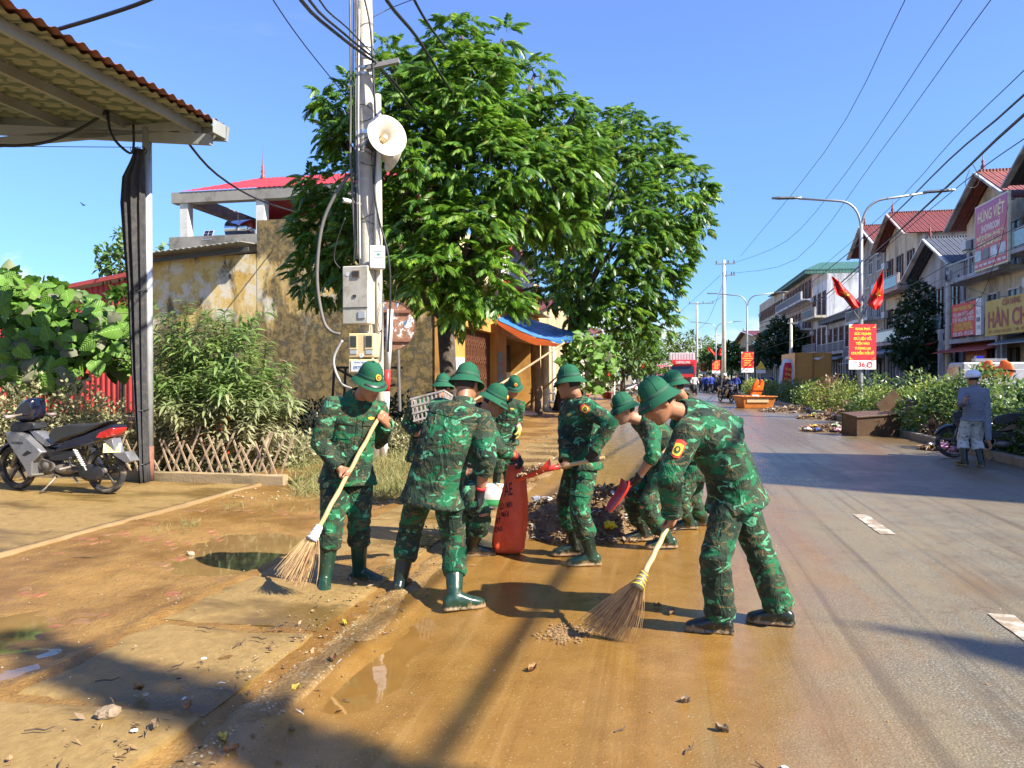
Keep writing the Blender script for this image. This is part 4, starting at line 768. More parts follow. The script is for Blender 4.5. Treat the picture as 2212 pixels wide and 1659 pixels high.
for i in range(n_): obj('gate_bar', gme, gt, (-6.205 + (.02 if i % 2 else 0), 22.16 + (26.24 - 22.16) * i / (n_ - 1), .02))
for z_ in (.4, .95, 1.5, 2.05, 2.6):
 b = MB()
 for i in range(14): v0 = 22.16 + i * .29; b.bar((-6.165, v0, z_ - .12), (-6.165, v0 + .29, z_ + .12 * (1 if i % 2 else -1) * 0 + .12), .012, .03); b.bar((-6.16, v0, z_ + .12), (-6.16, v0 + .29, z_ - .12), .012, .03)
 b.build('lattice', M_gate, gt)
uvr = (math.pi / 2, 0, math.pi / 2)
nb_ = thing('notice_board', 'white board lettered in red beside the brown folding gate', 'sign', UV(-5.96, 21.35, .35), RZ); b = MB(); b.box((0, 0, .95), (.03, 1.15, 1.55)); b.build('board', mat('white_board', (.62, .60, .55), .6, dirt=(.35, .25, .15), da=.5, vs=3), nb_); M_redink = mat('red_ink', (.60, .03, .025), .5); lettering(nb_, 'NK5275', .34, M_redink, (.018, 0, 1.18), uvr, bold=.006, width=1.0); lettering(nb_, 'Thịnh vượng', .14, M_redink, (.018, 0, .86), uvr, width=.8); lettering(nb_, '14', .3, mat('grey_ink', (.2, .2, .22), .5), (.018, .25, .5), uvr)
ps = thing('poster', 'faded blue-grey poster with red flame on the yellow pillar', 'poster', UV(-5.96, 27.2, .5), RZ); b = MB(); b.box((0, 0, .95), (.02, .9, 1.9)); b.build('sheet', mat('poster_blue', (.20, .30, .34), .6, dirt=(.4, .3, .25), da=.5, vs=2.5), ps); lettering(ps, 'NHẬN SỬA', .2, M_redink, (.014, 0, 1.45), uvr, bold=.004, width=.75); lettering(ps, 'ĐIỆN NƯỚC', .16, M_redink, (.014, 0, 1.15), uvr, width=.7)
b = MB(); b.poly([(.015, -.2, .1), (.015, .25, .1), (.015, .2, .35), (.015, .05, .75), (.015, -.05, .4)]); b.build('flame', M_redink, ps)
sg_ = thing('shop_sign', 'white and red signboard on the upper wall seen through the trees', 'sign', UV(-5.7, 29.5, 4.9), RZ); b = MB(); b.box((0, 0, .9), (.08, 6.5, 1.9)); b.build('board', mat('sign_white', (.68, .68, .66), .5), sg_); b = MB(); b.box((.045, 0, 1.55), (.02, 6.3, .55)); b.build('red_band', M_redink, sg_); b = MB(); b.box((.045, 0, .1), (.02, 6.3, .22)); b.build('red_band', M_redink, sg_); lettering(sg_, 'CỬA HÀNG', .6, M_redink, (.06, 0, .85), uvr, bold=.01)
# blue tarpaulin on bamboo props
tp = thing('tarpaulin', 'blue tarpaulin awning with orange underside in front of the shop', 'tarpaulin', UV(-4.8, 30, 0), RZ); TO = Vector((-4.8, 30, 0))
cA, cB, cC = to_uvz(P(1071, 688, 26)), to_uvz(P(1217, 742, 25.2)), to_uvz(P(1293, 725, 27.2)); cD = Vector((-6.1, 31.0, 4.2))
def tarp(i, j, o_=0.0):
 p = cA * (1 - i) * (1 - j) + cB * i * (1 - j) + cC * i * j + cD * (1 - i) * j; p.z -= .42 * math.sin(math.pi * i) * (0.35 + .65 * math.sin(math.pi * j)) * .8 + .05 * nz(i * 6, j * 6, 3) + o_; return p - TO
b = MB(); b.grid(lambda i, j: tarp(i, j), 18, 18); b.build('top_sheet', mat('blue_tarp', (0.04, 0.17, 0.50), .4, var=.2, vs=1.5, bump=.3, bs=9, dirt=(.35, .42, .5), da=.35), tp, smooth=True)
b = MB(); b.grid(lambda i, j: tarp(i, j, .018), 18, 18); b.grid(lambda i, j: tarp(i, 0) - Vector((0, .02, .03 + .26 * j * math.sin(math.pi * (.12 + .8 * i)))), 18, 3); b.build('underside', mat('orange_tarp', (0.60, 0.13, 0.03), .5, var=.2, vs=2), tp, smooth=True)
def prop(label, a, c, r0=.045, r1=.035):
 root = thing('bamboo_pole', label, 'pole', gr(a), 0, 'bamboo poles propping the awning'); bamboo2(root, a - gr(a), c - gr(a), r0, r1)
def bamboo2(parent, a, c, r0, r1, nodes=14):
 d_ = c - a; pts = []; rs_l = []
 for i in range(nodes * 3 + 1): t_ = i / (nodes * 3); pts.append(a + d_ * t_ + Vector((.02 * math.sin(t_ * 5), 0, -.05 * math.sin(t_ * math.pi)))); rs_l.append((r0 + (r1 - r0) * t_) * (1.10 if i % 3 == 0 else 1))
 m_ = MB(); m_.tube(pts, rs_l, 8); m_.build('culm', mat('weathered_bamboo', (.36, .25, .13), .6, var=.25, vs=5), parent, smooth=True)
prop('long bamboo pole sloping up to the front corner of the awning', P(925, 922, 22.0), P(1224, 738, 25.1)); prop('thinner bamboo pole sloping up to the far corner of the awning', P(1117, 892, 29.5), P(1296, 722, 27.1), .04, .03)
def post(name, label, a, c, r0, r1, m_, crook=0):
 root = thing(name, label, 'post', gr(a), 0); O_ = gr(a); m2_ = MB(); m2_.tube([a - O_ + (c - a) * t_ + Vector((crook * math.sin(t_ * 6), 0, 0)) for t_ in np.linspace(0, 1, 9)], [r0 + (r1 - r0) * t_ * (1 + .1 * math.sin(t_ * 20)) for t_ in np.linspace(0, 1, 9)], 12); m2_.build('shaft', m_, root, smooth=True); return root
M_log = mat('bark_post', (.20, .14, .085), .85, var=.3, vs=5, bump=.8, bs=14, dirt=(.30, .21, .12), da=.6)
post('log_post', 'knobbly wooden log post holding up the awning', P(1163, 898, 27.7), P(1160, 730, 27.7), .16, .13, M_log, .03); post('log_post', 'second bark-covered log post close behind the first', P(1152, 893, 28.8), P(1152, 735, 28.8), .10, .08, M_log, .02); post('concrete_post', 'round grey concrete post under the awning', P(1178, 891, 30), P(1177, 735, 30), .17, .16, M_cpole); post('pipe_post', 'thin white pipe post at the far end of the awning', P(1196, 872, 38), P(1195, 738, 38), .10, .10, M_wpaint)
tr_ = thing('hand_trolley', 'low metal trolley parked under the awning', 'trolley', UV(-5.2, 32.5, 0), RZ)
for z_ in (.35, .75): b = MB(); b.box((0, 0, z_), (1.0, 1.6, .04)); b.build('deck', M_galv, tr_)
for x in (-.42, .42):
 for y in (-.7, .7): b = MB(); b.tube([(x, y, .2), (x, y, .95)], .02, 6); b.build('leg', M_galv, tr_); b = MB(); b.tube([(x - .03, y, .11), (x + .03, y, .11)], .11, 16); b.build('wheel', M_tyre, tr_)
M_cbag = mat('printed_bag', (.60, .35, .28), .6, var=.5, vs=8, dirt=(.6, .55, .1), da=.6)
sk = thing('sack', 'flattened red and yellow printed sack lying by the log posts', 'sack', G(1140, 902), .3); o = crumple('sack_body', Vector((0, 0, .12)), .42, M_cbag, sk, 3, .32) if 'crumple' in globals() else None
if o is None:
 b = MB(); b.ball((0, 0, .12), (.42, .34, .13), 18, 9); o = b.build('sack_body', M_cbag, sk, smooth=True)
 for v in o.data.vertices: v.co *= 1 + .25 * nz(v.co.x * 4, v.co.y * 4, v.co.z * 4)
# ================================================================== trees and plants
def frond_template(pairs, L, ll, lw, droop, seed):
 """pinnate leaf along +Y, drooping; each leaflet a folded blade hanging from the rachis"""
 rd = random.Random(seed); V = []; Fc = []
 def rp(t): return np.array([0, L * t * (1 - .22 * t), .22 * L * t - droop * L * t * t])
 prev = None
 for k in range(7):
  c = rp(k / 6); V += [c + [-.004, 0, 0], c + [.004, 0, 0]]
  if k: a = len(V) - 4; Fc.append((a, a + 1, a + 3, a + 2))
 for i in range(pairs):
  t = .18 + .82 * (i + .5) / pairs; c = rp(t); sz = (0.72 + .5 * math.sin(math.pi * min(1, t * .9)))
  for s in (-1, 1):
   dn = .62 + .35 * t + rd.uniform(-.15, .2); d = np.array([s * (.80 - .35 * t), .30 + .25 * t + rd.uniform(-.12, .12), -dn]); d /= np.linalg.norm(d); l_ = ll * sz * rd.uniform(.85, 1.15); w_ = lw * sz
   sd = np.cross(d, [0, 0, 1.0]); sd /= np.linalg.norm(sd); n_ = np.cross(sd, d); m = c + d * l_ * .48; tip = c + d * l_ + np.array([0, 0, -.10 * l_])
   b = len(V); V += [c, m + sd * w_ - n_ * w_ * .35, tip, m - sd * w_ - n_ * w_ * .35, m + n_ * w_ * .22]; Fc += [(b, b + 1, b + 4), (b + 1, b + 2, b + 4), (b, b + 4, b + 3), (b + 4, b + 2, b + 3)]
 return np.array(V), Fc
def frond_lite(pairs, L, ll, lw, droop, seed):
 V, Fc = frond_template(pairs, L, ll, lw, droop, seed); keep = []; 
 out = [f for f in Fc if len(f) == 4]; n0 = 14; k = n0
 while k < len(V): out += [(k, k + 1, k + 2), (k, k + 2, k + 3)]; k += 5
 return V, out
M_bark = mat('dark_bark', (.060, .045, .032), .9, var=.35, vs=9, bump=.8, bs=22, dirt=(.12, .10, .07), da=.5)
M_leafA = leafmat('glossy_leaf', (0.045, 0.125, 0.012), (0.175, 0.325, 0.028), (0.27, 0.33, 0.05), rough=.38, trans=.36)
M_leafB = leafmat('deep_leaf', (0.030, 0.090, 0.012), (0.105, 0.225, 0.022), (0.22, 0.23, 0.04), rough=.42, trans=.32)
def pinnate_tree(name, label, base, fork, limbs, blobs, dens, mats_, fl, lite, seed, core=.25, r0=.19):
 rd = np.random.default_rng(seed); rp = random.Random(seed); O = gr(base); root = thing(name, label, 'tree', O, 0)
 b = MB(); pts = [base - O, (base - O) * .55 + (fork - O) * .45 + Vector((.05, 0, 0)), fork - O]; b.tube([pts[0] + (pts[1] - pts[0]) * t for t in (0, .08, .5, 1)] + [pts[2]], [r0 * 1.35, r0 * 1.08, r0, r0 * .95, r0 * .95], 14); tk_ = b.build('trunk', M_bark, root, smooth=True)
 C = np.array([tuple(c) for c, r in blobs]); Rr = np.array([r for c, r in blobs])
 for i, (c, r) in enumerate(blobs):
  if rp.random() < .75:
   m = (fork + c) / 2 + Vector((rp.uniform(-.3, .3), rp.uniform(-.3, .3), rp.uniform(-.2, .5))); b = MB(); ll = bez(fork - O, m - O, c - O, 7); b.tube(ll, [r0 * .55 * (1 - .8 * k / 7) + .015 for k in range(8)], 7); b.build('limb', M_bark, root, smooth=True)
 pos, fwd = [], []; tw = MB()
 for i, (c, r) in enumerate(blobs):
  n = int(dens * 4 * math.pi * r * r); u = rd.normal(size=(n, 3)); u /= np.linalg.norm(u, axis=1, keepdims=True)
  rad = r * np.where(rd.random(n) < core, rd.uniform(.45, .8, n), rd.uniform(.82, 1.08, n)) * (1 + .12 * np.sin(u[:, 0] * 5 + i) * np.cos(u[:, 2] * 4 + i))
  p = np.array(tuple(c)) + u * rad[:, None] * np.array([1, 1, .92])
  inside = np.zeros(n, bool)
  for j in range(len(blobs)):
   if j != i: inside |= np.linalg.norm(p - C[j], axis=1) < Rr[j] * .74
  p, u = p[~inside], u[~inside]
  for q, d in zip(p, u):
   k = rp.randint(4, 6); dd = np.array([d[0], d[1], d[2] * .6 + .25]); dd /= np.linalg.norm(dd)
   if rp.random() < .3: tw.tube([Vector(q - dd * .35) - O, Vector(q) - O], [.014, .007], 4, False)
   for a in range(k):
    ang = 2 * math.pi * a / k + rp.uniform(-.4, .4); hx = np.array([math.cos(ang), math.sin(ang), 0]); f = dd * .75 + hx * .8 + np.array([0, 0, .12 + rp.uniform(-.55, .5)]); pos.append(q - np.array(tuple(O)) + rd.normal(size=3) * .03); fwd.append(f)
 pos = np.array(pos); fwd = np.array(fwd); n = len(pos); idx = rd.integers(0, 3, n); Rm = frames(fwd, roll=rd.normal(0, .25, n)); sc = rd.uniform(.72, 1.18, n); tm_ = [fl(k + seed) for k in range(3)]
 for k in range(3):
  s_ = idx == k; me = scatter_mesh('crown', tm_[k][0], tm_[k][1], pos[s_], Rm[s_], sc[s_], mats_[k % len(mats_)]); o = obj('crown', me, root)
 tag(tw.build('twigs', M_bark, root), kind='stuff'); return root
def blob(px, py, D, rp): return (P(px, py, D), rp * D / F)
TA = [blob(*a) for a in ((985, 120, 16.2, 62), (1040, 130, 16.4, 50), (935, 165, 16.0, 55), (855, 165, 16.3, 58), (870, 250, 15.6, 95), (1010, 225, 15.4, 105), (1115, 240, 16.2, 66), (1195, 290, 16.4, 82), (745, 232, 16.6, 50), (715, 275, 16.8, 38), (770, 300, 16.4, 45), (900, 370, 15.2, 120), (1050, 370, 14.9, 120), (1180, 390, 15.6, 100), (1255, 350, 16.6, 60), (745, 420, 16.9, 78), (720, 520, 17.0, 72), (790, 560, 16.0, 80), (690, 470, 17.4, 50), (900, 500, 14.6, 95), (1010, 520, 14.2, 88), (940, 590, 14.0, 75), (1040, 600, 14.3, 72), (1085, 655, 14.4, 42), (990, 650, 14.2, 50), (1105, 455, 15.0, 72), (1205, 465, 15.6, 66), (700, 600, 17.2, 55), (692, 215, 16.8, 20), (1085, 85, 16.3, 26), (1000, 72, 16.2, 24), (835, 115, 16.3, 24), (1155, 160, 17, 30), (1240, 245, 16.5, 26), (1275, 300, 16.5, 26))]
pinnate_tree('street_tree', 'large leafy street tree with drooping pinnate leaves behind the utility pole', G(968, 965), P(962, 690, 15.8), None, TA, 7.2, [M_leafA, M_leafA, M_leafB], lambda s: frond_lite(8, .45, .130, .0225, .72, s), False, 3)
TB = [blob(x_, y_, d_ + 4.5, r_) for x_, y_, d_, r_ in ((1330, 290, 25.5, 55), (1345, 260, 25.5, 30), (1400, 320, 25.5, 60), (1330, 380, 24.5, 95), (1430, 420, 25, 90), (1490, 450, 25.5, 52), (1510, 500, 26, 34), (1360, 480, 24, 100), (1290, 440, 24, 85), (1440, 540, 25, 62), (1300, 560, 23.6, 95), (1390, 600, 24.4, 75), (1230, 545, 23.5, 75), (1420, 685, 25, 38), (1330, 660, 24, 70), (1250, 640, 23.8, 60), (1375, 710, 24.5, 42), (1300, 700, 24.2, 48), (1175, 520, 24, 50), (1195, 620, 26, 42))]
pinnate_tree('street_tree', 'second dense street tree reaching over the pavement beyond the blue awning', G(1205, 890), P(1240, 690, 30), None, TB, 2.9, [M_leafB, M_leafA, M_leafB], lambda s: frond_lite(6, .60, .20, .036, .62, s), True, 5, r0=.22)
# ---- leaves of other plants
def heart_leaf(L, seed=0):
 pts = [(0, 0), (-.22, -.10), (-.42, -.02), (-.50, .18), (-.42, .45), (-.22, .78), (0, 1.05), (.22, .78), (.42, .45), (.50, .18), (.42, -.02), (.22, -.10)]
 V = [(0, .32 * L, -.02 * L)] + [(x * L, y * L, (-.30 * abs(x) ** 1.2 - .30 * max(0, y - .3) ** 1.4 + .05 * math.sin(x * 13 + y * 9)) * L) for x, y in pts]; n = len(pts)
 return np.array(V), [(0, 1 + k, 1 + (k + 1) % n) for k in range(n)]
def lance_leaf(L, W, dr, n=4):
 V = []; Fc = []
 for k in range(n + 1):
  t = k / n; w = W * math.sin(math.pi * min(1, .08 + .92 * t)) ** .7 if k < n else .0; c = np.array([0, L * (t - .18 * dr * t * t), -dr * L * t * t * .7])
  V += [c + [-w, 0, .25 * w], c, c + [w, 0, .25 * w]]
  if k: a = len(V) - 6; Fc += [(a, a + 1, a + 4, a + 3), (a + 1, a + 2, a + 5, a + 4)]
 return np.array(V), Fc
def small_leaf(L, W): return np.array([(0, 0, 0), (-W, L * .45, .12 * L), (0, L, -.05 * L), (W, L * .45, .12 * L)]), [(0, 1, 2), (0, 2, 3)]
M_mulb = leafmat('mulberry_leaf', (0.035, 0.10, 0.015), (0.17, 0.33, 0.04), (0.18, 0.20, 0.10), rough=.5, trans=.22); M_mulbd = leafmat('dusty_mulberry_leaf', (0.10, 0.12, 0.07), (0.20, 0.20, 0.13), None, rough=.7, trans=.2)
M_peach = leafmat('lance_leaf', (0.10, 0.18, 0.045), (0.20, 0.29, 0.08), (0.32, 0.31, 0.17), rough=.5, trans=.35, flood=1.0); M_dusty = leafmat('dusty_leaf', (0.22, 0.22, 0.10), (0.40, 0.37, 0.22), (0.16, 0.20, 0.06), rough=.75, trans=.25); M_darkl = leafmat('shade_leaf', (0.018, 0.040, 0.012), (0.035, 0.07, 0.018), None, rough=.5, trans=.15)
M_mulbV = leafmat('veined_leaf', (0.035, 0.10, 0.015), (0.17, 0.33, 0.04), (0.22, 0.22, 0.11), rough=.5, trans=.22, vein=.27); M_stem = mat('green_brown_stem', (.14, .12, .06), .8, var=.3)
# broad-leaved bush: the large leaves are single pieces
def big_leaf_bush(name, label, O, spots, L, seed, nsep=150, nback=900, ext=None, m1=M_mulb, m2=M_mulbd, face=Vector((.25, -.9, .35))):
 rd = random.Random(seed); root = thing(name, label, 'bush', O, 0); tv, tf = heart_leaf(L)
 mes = []
 for k, m_ in enumerate((M_mulbV, M_mulbV, M_mulbV, m2)):
  v2 = tv * (1, 1, 1 + .4 * k); me = raw_mesh('leaf', v2, np.concatenate([np.array(f) for f in tf]), [3] * len(tf), m_, True); mes.append(me)
 st_ = MB()
 for i in range(nsep):
  px, py, D, r = spots[rd.randrange(len(spots))]; a = rd.random() * 6.28; q = math.sqrt(rd.random()) * r; p = P(px + q * math.cos(a), py + q * math.sin(a) * .8, D + rd.uniform(-.5, .3)) - O
  f = Vector((rd.gauss(0, .8), rd.gauss(-.4, .5), -.45 + rd.gauss(0, .5))).normalized(); nrm = (face + Vector((rd.gauss(0, .5), rd.gauss(0, .4), .25 + rd.gauss(0, .45)))).normalized(); x = f.cross(nrm).normalized(); z = x.cross(f)
  o = obj('leaf', mes[rd.randrange(4) if rd.random() < .5 else 0], root, p); s_ = rd.uniform(.45, 1.1); o.matrix_local = Matrix.Translation(p) @ Matrix((x, f, z)).transposed().to_4x4() @ Matrix.Scale(s_, 4)
  if i % 3 == 0: st_.tube([p, p - f * .15 + Vector((0, .3, -.1))], [.006, .009], 4, False)
 pos, fw_ = [], []
 for i in range(nback):
  px, py, D, r = spots[rd.randrange(len(spots))]; a = rd.random() * 6.28; q = math.sqrt(rd.random()) * r * 1.05; pos.append(P(px + q * math.cos(a), py + q * math.sin(a), D + rd.uniform(.1, 1.2)) - O); fw_.append((rd.gauss(0, .6), rd.gauss(-.3, .5), rd.gauss(-.3, .5)))
 me = scatter_mesh('inner_leaves', tv, tf, [tuple(p) for p in pos], frames(fw_), [rd.uniform(.5, 1) for _ in pos], m1); tag(obj('inner_leaves', me, root), kind='stuff'); 
 for px, py, D, r in spots[::3]: st_.tube([P(px, min(py + 260, 980), D + .4) - O, P(px, py, D + .4) - O], [.02, .01], 5, False)
 st_.build('stems', M_stem, root); return root
big_leaf_bush('paper_mulberry', 'big bush with broad heart-shaped green leaves above the motorbike', G(120, 1000, 0), [(20, 640, 12.4, 55), (20, 720, 12.0, 70), (95, 650, 12.6, 60), (95, 720, 12.0, 70), (170, 690, 12.2, 60), (230, 720, 12.1, 60), (265, 760, 11.9, 50), (150, 760, 11.7, 70), (50, 790, 11.6, 60), (110, 800, 11.5, 40), (5, 610, 12.5, 30)], .27, 4, nsep=298, nback=1500)
big_leaf_bush('climbing_plant', 'climber with big pale heart-shaped leaves hanging beside the blue awning', G(1270, 900, 0), [(1240, 745, 25.6, 28), (1270, 735, 25.3, 30), (1290, 765, 25.2, 28), (1265, 790, 25.4, 28), (1300, 800, 25.3, 22), (1310, 740, 25.5, 25), (1285, 830, 25.4, 20), (1225, 780, 25.6, 18), (1320, 780, 25.5, 18)], .30, 7, nsep=150, nback=420)
o = bpy.data.objects.get('climbing_plant')
# tall weeds with long drooping leaves
def weed(label, base, h, lean, seed, L=.17, n=95, m_=M_peach, group='tall weeds behind the lattice fence', name='tall_weed', br=5):
 rd = random.Random(seed); root = thing(name, label, 'weed', base, 0, group); st_ = MB(); pos, fw_ = [], []
 def stem(a, d, l, r, leaves, t0):
  pts = [a + d * (l * t) + Vector((0, 0, -.06 * l * t * t)) for t in np.linspace(0, 1, 6)]; st_.tube(pts, [r * (1 - .75 * k / 5) for k in range(6)], 5, False)
  for k in range(leaves):
   t = t0 + (1 - t0) * (k + rd.random()) / leaves; i = min(4, int(t * 5)); p = pts[i] + (pts[i + 1] - pts[i]) * (t * 5 - i); a_ = k * 2.4 + rd.uniform(-.4, .4); x = d.cross(ZA); x = x if x.length > .05 else Vector((1, 0, 0)); x.normalize(); y = d.cross(x)
   f = (x * math.cos(a_) + y * math.sin(a_)) * .9 + d * .55 + Vector((0, 0, .1)); pos.append(tuple(p)); fw_.append(tuple(f))
 d0 = Vector((lean, rd.uniform(-.08, .08), 1)).normalized(); stem(Vector((0, 0, 0)), d0, h, .013, n // 2, .25)
 for k in range(br): t = rd.uniform(.25, .75); a = rd.random() * 6.28; stem(d0 * (h * t), (d0 * .8 + Vector((math.cos(a), math.sin(a), 0)) * .75).normalized(), h * rd.uniform(.25, .42), .008, n // (2 * br) + 4, .1)
 tv, tf = lance_leaf(L, L * .105, .9); me = scatter_mesh('foliage', tv, tf, pos, frames(fw_, roll=np.random.default_rng(seed).normal(0, .3, len(pos))), [rd.uniform(.7, 1.2) for _ in pos], m_, True); obj('foliage', me, root); st_.build('stem', M_stem, root); return root
wd_spots = [(352, 1000, 11.1, 700, 0), (372, 1010, 11.4, 655, .02), (388, 1005, 10.9, 625, .03), (405, 1010, 11.6, 680, -.03), (430, 1000, 11.2, 720, .06), (452, 1005, 11.0, 650, .0), (470, 1010, 11.5, 648, .05), (488, 1000, 11.2, 660, -.02), (505, 1005, 10.9, 690, .1), (528, 1010, 11.3, 665, .05), (545, 1000, 11.0, 720, .12), (560, 1005, 11.4, 760, .28), (572, 1010, 11.0, 840, .42), (345, 1000, 10.8, 800, -.05), (415, 1005, 10.6, 800, .02), (470, 1010, 10.6, 790, 0), (520, 1005, 10.6, 800, .08), (552, 1005, 10.7, 860, .2), (385, 1000, 10.7, 860, 0), (444, 1000, 10.7, 880, .03), (360, 1000, 11.3, 740, 0), (395, 1000, 11.0, 760, .03), (460, 1000, 11.2, 730, .02), (500, 1000, 11.1, 760, .05), (535, 1000, 11.2, 780, .1), (420, 1000, 11.3, 750, 0), (480, 1000, 10.8, 840, .04), (515, 1000, 10.8, 870, .1)]
for i, (px, py, D, top, ln) in enumerate(wd_spots):
 base = gr(P(px, 1000, D)) + Vector((0, 0, .12)); h = P(px, top, D).z - .12
 lab = {2: 'tallest weed with drooping lance leaves, left of the mouldy wall stain', 11: 'weed leaning right with a drooping leafy branch', 12: 'low weed bending far to the right over the grass'}.get(i, 'tall weed with long drooping lance-shaped leaves in the planting bed'); weed(lab, base, h, ln, i + 3, n=int(120 + 45 * h), L=.20)
# dusty shrubs: many small leaves on a rounded mass
def shrub(name, label, base, rx, ry, rz, n, L, m_, seed, group=None, cat='shrub', W=None, stems=6, zc=None, lobes=5, tmpl=None):
 rd = np.random.default_rng(seed); root = thing(name, label, cat, base, 0, group); W = W or L * .32
 lb = rd.normal(size=(lobes, 3)) * .42; lb[:, 2] = np.abs(lb[:, 2]) * .7; k = rd.integers(0, lobes, n); u = rd.normal(size=(n, 3)); u /= np.linalg.norm(u, axis=1, keepdims=True)
 p = lb[k] + u * (rd.uniform(.35, 1.0, n) ** .5 * rd.uniform(.45, .7, lobes)[k])[:, None]; p[:, 2] = np.abs(p[:, 2]); zc_ = zc if zc is not None else 0; p = p * [rx, ry, rz] + [0, 0, zc_]
 tv, tf = tmpl or small_leaf(L, W); f = u * .8 + rd.normal(size=(n, 3)) * .5 + [0, 0, .25]; me = scatter_mesh('foliage', tv, tf, p, frames(f, roll=rd.normal(0, .6, n)), rd.uniform(.6, 1.25, n), m_); obj('foliage', me, root)
 b = MB()
 for i in range(stems): q = lb[i % lobes] * [rx, ry, rz] + [0, 0, zc_]; b.tube([Vector((q[0] * .25, q[1] * .25, -.05)), Vector(q) * .6, Vector(q)], [.014, .010, .005], 5, False)
 b.build('stems', M_stem, root); return root
GS = 'dusty shrubs around the planting bed'
for i, (px, D, rx, rz, n, L, lab) in enumerate(((20, 11.2, .60, 1.35, 2600, .075, 'dust-covered shrub at the left edge behind the front wheel'), (95, 11.3, .60, 1.45, 2800, .07, 'dusty shrub right behind the motorbike handlebar'), (165, 11.2, .60, 1.50, 3000, .065, 'dusty olive shrub behind the motorbike seat'), (225, 11.2, .55, 1.40, 2600, .065, 'dusty shrub behind the motorbike tail light'), (278, 11.0, .5, 1.30, 2400, .06, 'dusty shrub left of the shade net'), (365, 11.0, .35, .75, 1300, .07, 'dusty low shrub right of the steel post'), (440, 11.0, .42, .75, 1500, .07, 'dusty low shrub behind the middle of the lattice fence'), (545, 10.9, .40, .80, 1500, .075, 'pale dusty shrub at the right end of the lattice fence'), (600, 11.6, .55, .72, 1300, .08, 'dusty grey-green shrub between the weeds and the broom'), (655, 12.6, .6, .75, 1300, .085, 'pale shrub in the grass left of the broom holder'), (700, 13.5, .5, .6, 1000, .08, 'small dusty shrub half hidden behind the broom holder'), (868, 13.6, .42, 1.0, 1500, .08, 'bright dusty shrub right of the striped post'), (895, 14.6, .45, .8, 1100, .08, 'dusty shrub in front of the mouldy wall by the round sign'))):
 base = gr(P(px, 1000, D)); base.z = .1; shrub('dusty_shrub', lab, base, rx, .42, rz, n, L, M_dusty, 40 + i, GS)
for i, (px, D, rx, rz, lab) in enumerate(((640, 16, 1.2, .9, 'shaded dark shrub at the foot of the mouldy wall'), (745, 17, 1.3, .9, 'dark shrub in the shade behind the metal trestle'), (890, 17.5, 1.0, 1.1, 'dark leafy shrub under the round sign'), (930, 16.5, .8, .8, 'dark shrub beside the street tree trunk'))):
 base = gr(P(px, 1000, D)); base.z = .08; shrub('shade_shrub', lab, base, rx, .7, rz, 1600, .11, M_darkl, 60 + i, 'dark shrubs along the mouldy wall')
# grass and trampled straw
def grass(name, label, regions, m_, seed, n, hmin, hmax):
 rd = np.random.default_rng(seed); pos = []
 for _ in range(n):
  px0, px1, py0, py1 = regions[rd.integers(len(regions))]; p = G(rd.uniform(px0, px1), rd.uniform(py0, py1), .05); u, v = toUV(p); p.z = max(.03, h_pave(u, v)) if -6.3 < u < -1.8 else .1; pos.append(tuple(p))
 f = rd.normal(size=(n, 3)) * [.7, .7, .25] + [0, 0, .8]; tv, tf = lance_leaf(1, .022, .8, 2); me = scatter_mesh(name, tv, tf, pos, frames(f, roll=rd.uniform(0, 6, n)), rd.uniform(hmin, hmax, n), m_); tag(obj(name, me), label, 'grass', None, 'stuff')
M_grass = leafmat('muddy_grass', (0.16, 0.17, 0.05), (0.30, 0.28, 0.12), (0.10, 0.14, 0.03), rough=.7, trans=.25)
grass('grass', 'muddy trampled grass around the utility pole', [(630, 700, 985, 1075), (690, 780, 1000, 1085), (790, 900, 985, 1075), (840, 890, 960, 1010), (600, 690, 960, 1030), (800, 880, 1000, 1080)], M_grass, 4, 5200, .10, .26)
grass('grass', 'sparse grass tufts along the edge of the forecourt', [(395, 430, 1128, 1140), (480, 530, 1085, 1105), (560, 640, 1070, 1110), (330, 420, 1135, 1160), (640, 720, 1075, 1110)], M_grass, 5, 420, .04, .10)
# leafy tree behind the shade net and far greenery
def round_tree(label, base, blobs, L, m_, seed, dens, name='tree', group=None, W=None, trunk=True, r0=.14):
 rd = np.random.default_rng(seed); O = gr(base); root = thing(name, label, 'tree', O, 0, group); pos, nor = [], []
 for c, r in blobs:
  n = int(dens * r * r); u = rd.normal(size=(n, 3)); u /= np.linalg.norm(u, axis=1, keepdims=True); q = np.array(tuple(c - O)) + u * (r * rd.uniform(.45, 1.06, n) ** .6 * (1 + .16 * np.sin(u[:, 0] * 6 + c.x) * np.cos(u[:, 2] * 7)))[:, None]; pos.append(q); nor.append(u)
 pos = np.concatenate(pos); nor = np.concatenate(nor); n = len(pos); tv, tf = small_leaf(L, W or L * .3); me = scatter_mesh('crown', tv, tf, pos, frames(nor * .7 + rd.normal(size=(n, 3)) * .5 + [0, 0, -.2], roll=rd.normal(0, .7, n)), rd.uniform(.7, 1.3, n), m_); obj('crown', me, root)
 b = MB(); top = max((c.z for c, r in blobs)); c0 = blobs[0][0] - O
 b.tube([Vector((0, 0, -.05)), Vector((c0.x * .3, c0.y * .3, top * .35)), Vector((c0.x * .8, c0.y * .8, top * .7))], [r0 * 1.2, r0, r0 * .5], 8)
 for c, r in blobs[1:]: b.tube(bez(Vector((c0.x * .3, c0.y * .3, top * .4)), (c - O) * .6 + Vector((0, 0, .3)), c - O, 4), [r0 * .5, r0 * .42, r0 * .32, r0 * .22, r0 * .1], 5, False)
 b.build('trunk', M_bark, root, smooth=True); return root
M_pale = leafmat('pale_leaf', (0.06, 0.13, 0.03), (0.13, 0.21, 0.06), None, rough=.5, trans=.3)
